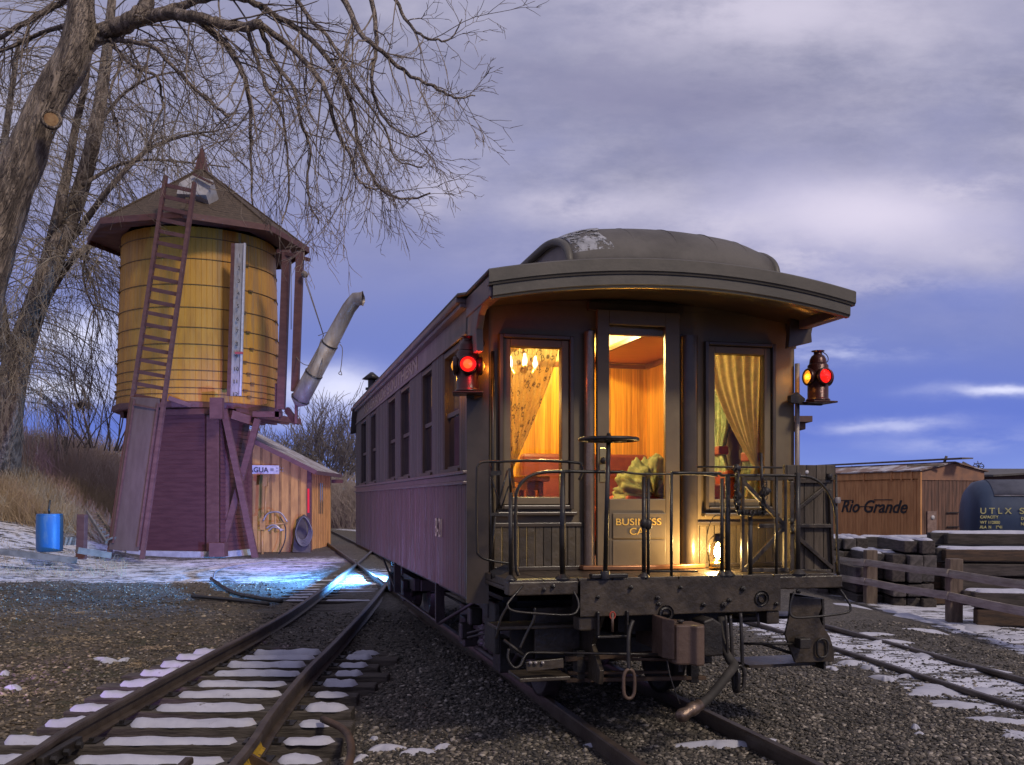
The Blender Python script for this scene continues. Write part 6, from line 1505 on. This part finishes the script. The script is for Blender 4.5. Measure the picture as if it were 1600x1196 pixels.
for f in (1.0, 5.4): mm.lathe([(.38, -.9), (.38, -.8), (0, -.8)], T0+ax_*f-up*1.5, 18, nrm); mm.lathe([(.38, .9), (.38, .8), (0, .8)], T0+ax_*f-up*1.5, 18, nrm)
mm.build('tank_underframe', G['dirtyiron'], tkc)
# building whose eave shows behind the car, distant roofline and conifers
hb_ = thing('wooden_building', (6.4, 27.5, -.6), 'brown wooden building whose roof corner juts out behind the passenger car', 'building')
wz = mat('brown_eave', (.12, .065, .05, 1), (.16, .09, .07, 1), 4, rough=.8)
rc = W(1275, 652, 26)
MB().box((rc.x-4, 26.3, rc.z-.10), (rc.x, 29.5, rc.z+.06)).build('roof', wz, hb_); MB().box((rc.x-4, 26.5, rc.z-.30), (rc.x-.12, 29.3, rc.z-.102)).build('eave_moulding', wz, hb_, bevel=.03)
MB().box((rc.x-3.9, 26.8, -1), (rc.x-.42, 29.1, rc.z-.302)).build('wall', G['boxend'], hb_)
for k, px in enumerate((1331, 1338)):
    c_ = W(px, 740, 150); tr = thing('conifer', (c_.x, 150, 0), ('left of two tiny dark conifers above the boxcar roof', 'right of two tiny dark conifers above the boxcar roof')[k], 'tree', 'distant conifers')
    top_ = W(px, 729.5 if k == 0 else 730.5, 150).z; mm = MB(); r_ = random.Random(k)
    for j in range(14):
        z_ = top_*(.35+.65*j/14); rr_ = .85*(1-j/14)+.06
        mm.lathe([(rr_*r_.uniform(.8, 1.2), -.35), (.03, .5)], (c_.x+r_.uniform(-.05, .05), 150, z_), 7, smooth=False)
    mm.build('crown', mat('conifer_green', (.012, .02, .012, 1)) if k == 0 else bpy.data.materials['conifer_green'], tr); MB().tube([(c_.x, 150, 0), (c_.x, 150, top_)], [.2, .04], 6).build('trunk', G['bark'], tr)
ds = thing('storage_shed', (26, 42, -1), 'low dark storage shed with sloping roof beyond the tank car', 'shed')
MB().prism([W(1556, 744, 40), W(1700, 736, 40), W(1700, 900, 40), W(1556, 900, 40)], (0, 8, 0)).build('wall', wz, ds); MB().prism([W(1552, 742, 39.6), W(1700, 733, 39.6), W(1700, 736, 39.6), W(1552, 745, 39.6)], (0, 9, .3)).build('roof', G['roof'], ds)
# ------------------------------------------------------------------ trees and brush
class TW:
    """collects tapered limbs and twigs as thin tubes"""
    def __init__(s): s.P = []
    def add(s, pts, r0, r1): s.P.append((pts, r0, r1))
def tubes(lines, name, m, parent, n=3):
    vs = []; fs = []
    for pts, r0, r1 in lines:
        o = len(vs); k = len(pts); prev = None
        for i, p in enumerate(pts):
            d = (pts[min(i+1, k-1)]-pts[max(i-1, 0)]); d = d.normalized() if d.length > 1e-9 else Vector((0, 0, 1))
            x = d.orthogonal().normalized() if prev is None else prev-d*prev.dot(d)
            x = x.normalized() if x.length > 1e-6 else d.orthogonal().normalized(); prev = x; y = d.cross(x); r_ = r0+(r1-r0)*i/(k-1)
            for j in range(n):
                a = 2*math.pi*j/n; vs.append(p+(x*math.cos(a)+y*math.sin(a))*r_)
        for i in range(k-1):
            for j in range(n): l = (j+1) % n; fs.append((o+i*n+j, o+i*n+l, o+(i+1)*n+l, o+(i+1)*n+j))
    mb = MB(); mb.v = vs; mb.f = fs; mb.sm = [True]*len(fs)
    return mb.build(name, m, parent, fix=False)
def grow(out, p, d, L, r_, lvl, rg, droop, spread, nb, seg, turn=.18, upturn=0):
    """one branch and its side branches"""
    pts = [p.copy()]; d = d.normalized(); st = L/seg; kids = []
    for i in range(seg):
        d = (d+Vector((rg.gauss(0, turn), rg.gauss(0, turn), rg.gauss(0, turn)-droop*st))).normalized()
        if upturn and i > seg*.6: d = (d+Vector((0, 0, upturn*st))).normalized()
        p = p+d*st; pts.append(p.copy()); kids.append((p.copy(), d.copy(), (i+1)/seg))
    out[min(lvl, len(out)-1)].append((pts, r_, r_*(.45 if lvl < 2 else .35)))
    if lvl >= len(nb): return
    for k in range(nb[lvl]):
        q, dq, f = kids[min(seg-1, int((.18+.82*(k+rg.random())/nb[lvl])*seg))]
        side = dq.orthogonal().normalized(); side.rotate(Matrix.Rotation(rg.uniform(0, 6.28), 3, dq))
        nd = (dq+side*spread*rg.uniform(.6, 1.3)).normalized()
        grow(out, q, nd, L*rg.uniform(.38, .62)*(1.1-.35*f), r_*(1-.55*f)*rg.uniform(.5, .65), lvl+1, rg, droop, spread, nb, max(4, int(seg*.75)), turn, upturn)
ZB_ = 11.0
bt = thing('bare_tree', (-7.6, ZB_, 0), 'big bare cottonwood leaning in from the left with long drooping twigs', 'tree')
def dep(x, y, Z_): return W(x, y, Z_)
tp = cat([dep(x, y, 11) for x, y in ((-100, 900), (-85, 700), (-60, 560), (-32, 440), (-8, 360), (14, 300), (37, 250), (57, 200), (80, 150), (110, 100), (125, 50), (127, 0), (137, -120), (145, -260))], 6)
px2m = 11/F
rad_ = np.interp(np.linspace(0, 1, len(tp)), [0, .15, .3, .4, .55, .7, .78, .86, 1], [60*px2m, 50*px2m, 42*px2m, 36*px2m, 31*px2m, 29*px2m, 25*px2m, 22*px2m, 15*px2m])
rad_ = rad_*.86
mb = MB().tube(tp, list(rad_), 28)
rt2 = random.Random(4)
for i in range(len(mb.v)):
    v = Vector(mb.v[i]); c_ = tp[min(len(tp)-1, i//28)]; k = i % 28
    mb.v[i] = tuple(c_+(v-c_)*(1+.05*math.sin(k*1.35+i/28*.25)+.04*math.sin(k*2.9-i/28*.4)+rt2.uniform(-.02, .02)))
mb.build('trunk', G['bark'], bt)
kn_ = dep(80, 188, 10.70)
MB().lathe([(.085, -.03), (.115, .02), (.105, .05), (.085, .055), (.075, .035), (0, .03)], kn_, 18, (.45, -.9, -.05)).build('knot_rim', G['bark'], bt)
MB().lathe([(.078, .035), (.05, .042), (0, .04)], kn_, 16, (.45, -.9, -.05)).build('pruned_scar', mat('pruned_wood', (.42, .27, .13, 1), (.25, .13, .06, 1), 12, rough=.8), bt)
limbs = [  # polyline in the photo, distance at start and end, radii in px
    ([(128, 70), (160, 52), (190, 40), (215, 25), (228, 8), (240, -30), (260, -90)], 11, 11, 19, 11),
    ([(160, 52), (210, 36), (265, 22), (310, 28), (345, 38), (385, 42), (405, 38)], 11, 10.2, 12, 8),
    ([(240, 22), (290, 8), (340, -6), (390, 2), (428, 22), (470, 48), (505, 82), (535, 130), (552, 175), (560, 220), (575, 265), (600, 300), (640, 310), (672, 302)], 11, 10.6, 8, 1.5),
    ([(310, 30), (345, 62), (370, 95), (384, 130), (392, 180), (392, 250), (395, 320)], 10.6, 10.2, 8, 1.5),
    ([(405, 38), (450, 70), (485, 105), (512, 150), (525, 200), (548, 245), (556, 275), (572, 292), (610, 300)], 10.2, 9.8, 6, 1.2),
    ([(150, 62), (185, 64), (235, 72), (262, 95), (300, 135), (335, 165), (357, 182)], 11, 10.4, 5.5, 2),
    ([(170, 60), (186, 80), (210, 105), (245, 120), (252, 150), (256, 168), (240, 200), (235, 240)], 11, 10.5, 3.6, 1.4),
    ([(175, 70), (190, 95), (172, 140), (175, 170), (185, 200), (182, 230)], 11, 10.6, 3, 1.2),
    ([(520, -30), (545, 15), (565, 55), (590, 75), (630, 110), (660, 128), (700, 148), (720, 154), (742, 150)], 10.4, 9.6, 6, 1.0),
    ([(570, -40), (585, 20), (588, 80), (580, 125), (590, 165), (605, 190), (640, 214), (668, 205)], 10.6, 10, 5, 1.1),
    ([(600, -40), (628, 20), (650, 50), (680, 62), (705, 60), (722, 30)], 10.8, 10.2, 4, .9),
    ([(130, -40), (100, 0), (62, 22), (20, 50), (-40, 75)], 11.2, 11.8, 7, 4),
    ([(104, 40), (70, 50), (30, 68), (-30, 90)], 11.2, 12, 5, 3.5),
    ([(430, -60), (470, 10), (520, 70), (560, 140), (600, 200), (620, 250), (660, 262)], 11.4, 11.4, 5, 1.1),
    ([(385, 42), (400, 90), (418, 140), (440, 175), (448, 230), (452, 300), (440, 350)], 10.2, 9.8, 4.2, 1.2),
    ([(405, 38), (425, 90), (460, 140), (470, 190), (485, 230), (480, 300), (498, 350)], 10.2, 9.9, 4.6, 1.2),
]
rg = random.Random(21); out = [[], [], [], [], []]; limb_o = []
for pts, Za, Zb_, ra, rb_ in limbs:
    P = cat([dep(x, y, Za+(Zb_-Za)*i/(len(pts)-1)+.15*math.sin(i*1.7)) for i, (x, y) in enumerate(pts)], 5)
    for i in range(1, len(P)-1): P[i] += Vector((rg.gauss(0, .005), rg.gauss(0, .012), rg.gauss(0, .005)))
    rr_ = [(ra+(rb_-ra)*(i/(len(P)-1))**.8)*px2m*.86 for i in range(len(P))]
    MB().tube(P, rr_, 10 if ra > 5 else 7).build('limb', G['bark'], bt)
    total = sum((P[i+1]-P[i]).length for i in range(len(P)-1))
    nb_ = int(total*(6.3 if ra < 9 else 4.8))
    for k in range(nb_):
        f = .12+.88*(k+rg.random())/nb_; i = min(len(P)-2, int(f*(len(P)-1))); q = P[i]; dq = (P[i+1]-P[i]).normalized()
        side = dq.orthogonal().normalized(); side.rotate(Matrix.Rotation(rg.uniform(0, 6.28), 3, dq))
        nd = dq*.8+side*.9+Vector((.12, 0, -.35))
        r1 = max(.0045, min(rr_[i]*.45, .013)); L_ = rg.uniform(.45, 1.2)*(1.0 if f < .75 else .62)
        grow(out, q, nd, L_, r1, 0, rg, .60, .65, [4, 3], 9, .11, 1.0)
alltw = [x for l in out for x in l]
alltw = [(p, max(a, .0036), max(b_, .0019)) for p, a, b_ in alltw]
print('twigs big tree', len(alltw))
tubes(alltw, 'twigs', G['twig'], bt)
# second tree, farther back with curtains of fine hanging twigs
Z2 = 31.5
b2t = thing('bare_tree', (-16.5, Z2, .8), 'dense bare willow behind the leaning trunk with curtains of fine hanging twigs', 'tree')
Z2 = 31.5; p2 = Z2/F; K2 = Z2/20
stems = [([(-5, 900), (5, 760), (12, 640), (28, 560), (48, 500), (70, 440), (98, 370), (128, 290), (150, 200), (165, 100), (175, 0)], 34, 8),
         ([(40, 520), (75, 400), (92, 330), (105, 270), (118, 200), (135, 120), (140, 30)], 14, 4),
         ([(55, 500), (95, 430), (118, 400), (140, 385), (172, 365), (200, 352)], 8, 4),
         ([(90, 400), (130, 350), (175, 290), (230, 235), (290, 212), (340, 205)], 8, 1.5),
         ([(128, 290), (180, 260), (230, 250), (300, 255), (360, 262)], 4, 1.2), ([(-5, 640), (-30, 500), (-40, 300), (-30, 100)], 20, 8), ([(20, 600), (0, 480), (-10, 350), (10, 200), (30, 60)], 14, 4),
         ([(150, 200), (190, 150), (240, 120), (300, 110)], 4, 1.2), ([(140, 385), (130, 420), (135, 455), (150, 490), (160, 530)], 3, 1)]
rg = random.Random(5); out = [[], [], [], []]
for pts, ra, rb_ in stems:
    P = cat([dep(x, y, Z2+.5*math.sin(i*2.1)) for i, (x, y) in enumerate(pts)], 5); rr_ = [(ra+(rb_-ra)*i/(len(P)-1))*p2*.8 for i in range(len(P))]
    MB().tube(P, rr_, 10).build('trunk' if ra > 10 else 'limb', G['bark'], b2t)
    total = sum((P[i+1]-P[i]).length for i in range(len(P)-1)); nb_ = int(total*(7)/K2)
    for k in range(nb_):
        f = .12+.88*rg.random(); i = min(len(P)-2, int(f*(len(P)-1)));
        if P[i].z < 4.0: continue
        dq = (P[i+1]-P[i]).normalized(); side = dq.orthogonal().normalized(); side.rotate(Matrix.Rotation(rg.uniform(0, 6.28), 3, dq))
        grow(out, P[i], dq*.5+side+Vector((0, 0, .1)), rg.uniform(1.0, 2.4)*K2, rg.uniform(.010, .020)*K2, 0, rg, .50, .6, [5, 4], 10, .10, 0)
alltw = [(p, max(a, .0085), max(b_, .005)) for l in out for p, a, b_ in l]
print('twigs tree2', len(alltw))
tubes(alltw, 'twigs', G['twig2'], b2t)
# hanging curtains around the lower trunk
rg = random.Random(8); lines = []
for k in range(480):
    x = rg.uniform(-60, 130); y = rg.uniform(440, 640); Z_ = Z2+rg.uniform(-1.6, 1.2); p = dep(x, y, Z_); L_ = rg.uniform(.6, 2.2)*(1 if x < 60 else .6)*K2; pts = [p]; d = Vector((rg.gauss(0, .5), rg.gauss(0, .3), .2))
    for i in range(7): d = (d+Vector((rg.gauss(0, .12), 0, -.42))).normalized(); p = p+d*L_/7; pts.append(p)
    lines.append((pts, .009, .005))
tubes(lines, 'hanging_twigs', G['twig2'], b2t)
# thin upright saplings behind the barrel
sp_ = []
def shrub(x, y, Z_, h, n_, label, m, spread=.35, grp=None, cat__='shrub', name='bare_shrub', seed=0, lean=0, nb=(4, 3), rmin=.008):
    rg = random.Random(seed); base = W(x, y, Z_); o = thing(name, base, label, cat__, grp); out = [[], [], []]
    for k in range(n_):
        d = Vector((rg.gauss(lean, spread), rg.gauss(0, spread), 1)); grow(out, base+Vector((rg.gauss(0, .25*h*.25), rg.gauss(0, .2), 0)), d, h*rg.uniform(.6, 1.05), .012*h**.5*(Z_/26), 0, rg, -.10, .55, list(nb), 8, .10, 0)
    tubes([(p, max(a, rmin*Z_/30), max(b_, rmin*.5*Z_/30)) for l in out for p, a, b_ in l], 'stems', m, o); return o
for k, (x, y, Z_, h, n_, lab) in enumerate(((120, 700, 34, 3.2, 5, 'tall bare sapling nearest the willow, above the brush'), (150, 700, 35, 4.0, 6, 'tallest bare sapling clump between willow and tower'), (178, 705, 33, 4.0, 6, 'bare sapling clump touching the left edge of the tower'), (90, 705, 33, 1.8, 6, 'short bare sapling just right of the willow trunk'))):
    shrub(x, y, Z_, h, n_, lab, G['twig'], .22, 'bare saplings above the brush', seed=k, nb=(3, 3))
cn = W(127, 633, 33); mm = MB(); r_ = random.Random(2)
for k in range(90): d = Vector((r_.gauss(0, 1), r_.gauss(0, 1), r_.gauss(0, .8))).normalized(); q = cn+d*.17*r_.random(); e_ = Vector((r_.gauss(0, 1), r_.gauss(0, 1), r_.gauss(0, .5))).normalized()*.2; mm.tube([q-e_, q+e_], .009, 3)
tag(mm.build('bird_nest', G['twig']), 'round bird nest in the saplings left of the tower', 'nest')
# far trees between the shed and the car
G['fartwig'] = mat('far_twig', (.17, .15, .145, 1), (.25, .22, .21, 1), 2, rough=.95)
k = 0
for x, y, Z_, h, n_, lab in ((432, 765, 58, 4.2, 7, 'thin far tree just right of the tower braces'), (455, 770, 60, 4.4, 8, 'far bare tree above the shed roof slope'), (478, 770, 62, 4.6, 9, 'far bare tree over the middle of the shed roof'), (503, 770, 60, 5.0, 11, 'dense far tree over the shed eave'), (524, 770, 58, 4.6, 11, 'dense dark far tree right of the shed'), (545, 770, 59, 4.9, 10, 'far bare tree touching the end of the passenger car'), (566, 772, 60, 4.6, 9, 'far bare tree mostly hidden by the passenger car')):
    shrub(x, y, Z_, h, n_, lab, G['fartwig'], .42, 'far trees beyond the shed', 'tree', 'far_tree', 30+k, nb=(6, 5), rmin=.011); k += 1
# brush and dry grass: nobody could count the stems
def brush(name, label, m, boxes, seed):
    rg = random.Random(seed); lines = []
    for (x0, x1, Za, Zb_, h0, h1, n_, lean) in boxes:
        for k in range(n_):
            Z_ = rg.uniform(Za, Zb_); x = (rg.uniform(x0, x1)-800)*Z_/F; z = on(x, Z_); h = rg.uniform(h0, h1); p = Vector((x, Z_, z)); d = Vector((rg.gauss(lean, .25), rg.gauss(0, .25), 1)); pts = [p]; 
            for i in range(4): d = (d+Vector((rg.gauss(0, .22), rg.gauss(0, .2), -.10))).normalized(); p = p+d*h/4; pts.append(p)
            r_ = .006*Z_/30; lines.append((pts, r_*1.5, r_*.6))
    o = tubes(lines, name, m, None); return tag(o, label, kind='stuff')
G['drygrass'] = mat('dry_grass', (.60, .46, .29, 1), (.40, .30, .19, 1), 1.5, rough=.95)
G['brushm'] = mat('brush_stems', (.66, .51, .41, 1), (.44, .33, .26, 1), .8, rough=.95)
G['reed'] = mat('pale_reeds', (.50, .42, .36, 1), (.34, .27, .22, 1), 1.2, rough=.95)
brush('brush', 'tangled brown brush on the bank behind the barrel', G['brushm'], [(-60, 195, 33, 38, .8, 1.8, 4200, .0), (20, 200, 36, 42, .8, 1.4, 1500, .1)], 1)
brush('dry_grass', 'dry yellow grass along the foot of the bank', G['drygrass'], [(-60, 190, 28, 33, .35, 1.1, 9000, 0), (0, 200, 20, 26, .05, .14, 500, 0)], 2)
brush('reeds', 'tall pale dry reeds beyond the shed', G['reed'], [(500, 640, 52, 58, 1.6, 3.3, 6500, 0), (380, 520, 55, 60, 1.5, 3.4, 2500, 0)], 3)
rg = random.Random(3); lines = []
for (x, y) in [(75, 1018), (50, 1052), (200, 1032), (262, 1035), (95, 998), (150, 1000), (30, 1085), (230, 1012), (122, 960)]:
    c_ = GZ(x, y, 0); c_.z = on(c_.x, c_.y)
    for k in range(70):
        p = c_+Vector((rg.gauss(0, .10), rg.gauss(0, .08), 0)); d = Vector((rg.gauss(0, .9), rg.gauss(0, .9), .5)); pts = [p]; h = rg.uniform(.05, .13)
        for i in range(3): d = (d+Vector((0, 0, -.35))).normalized(); p = p+d*h/3; pts.append(p)
        lines.append((pts, .0022, .001))
tag(tubes(lines, 'grass_tufts', G['drygrass'], None), 'small dry grass tufts on the brown earth', kind='stuff')
# old wire fence posts on the bank
for k, x in enumerate((58, 66, 98, 102)):
    Z_ = 36; xx = (x-800)*Z_/F; z = on(xx, Z_); tag(MB().beam((xx, Z_, z), (xx+.02, Z_, W(x, 688-5*(k % 2), Z_).z), .10, .10, (0, 1, 0)).build('fence_post', G['oldwood']), ('leftmost dark post on the skyline of the bank', 'second dark post on the skyline of the bank', 'third dark post on the skyline of the bank', 'rightmost dark post on the skyline of the bank')[k], 'post', 'posts on the bank skyline')
# flood lamp kept outside the picture, washing the lower side of the car with violet
vo_l = thing('flood_lamp', (-8.2, 5.2, .35), 'violet flood lamp on a short stand left of the track', 'flood lamp')
d = (Vector((-1.6, 9.6, 1.25))-Vector((-8.2, 5.2, .35))).normalized()
MB().lathe([(0, -.2), (.10, -.16), (.16, .02), (.15, .03), (.14, 0), (0, -.12)], (-8.2, 5.2, .35), 20, d).build('housing', G['iron'], vo_l)
MB().tube([(-8.2, 5.2, .2), (-8.2, 5.2, -.1)], .03, 8).build('stand', G['iron'], vo_l)
s_ = lamp('violet_flood', 'SPOT', Vector((-8.2, 5.2, .35))+d*.1, 1300, (.60, .38, 1), spot_size=R(52), spot_blend=1, shadow_soft_size=.15); s_.rotation_euler = d.to_track_quat('-Z', 'Y').to_euler()
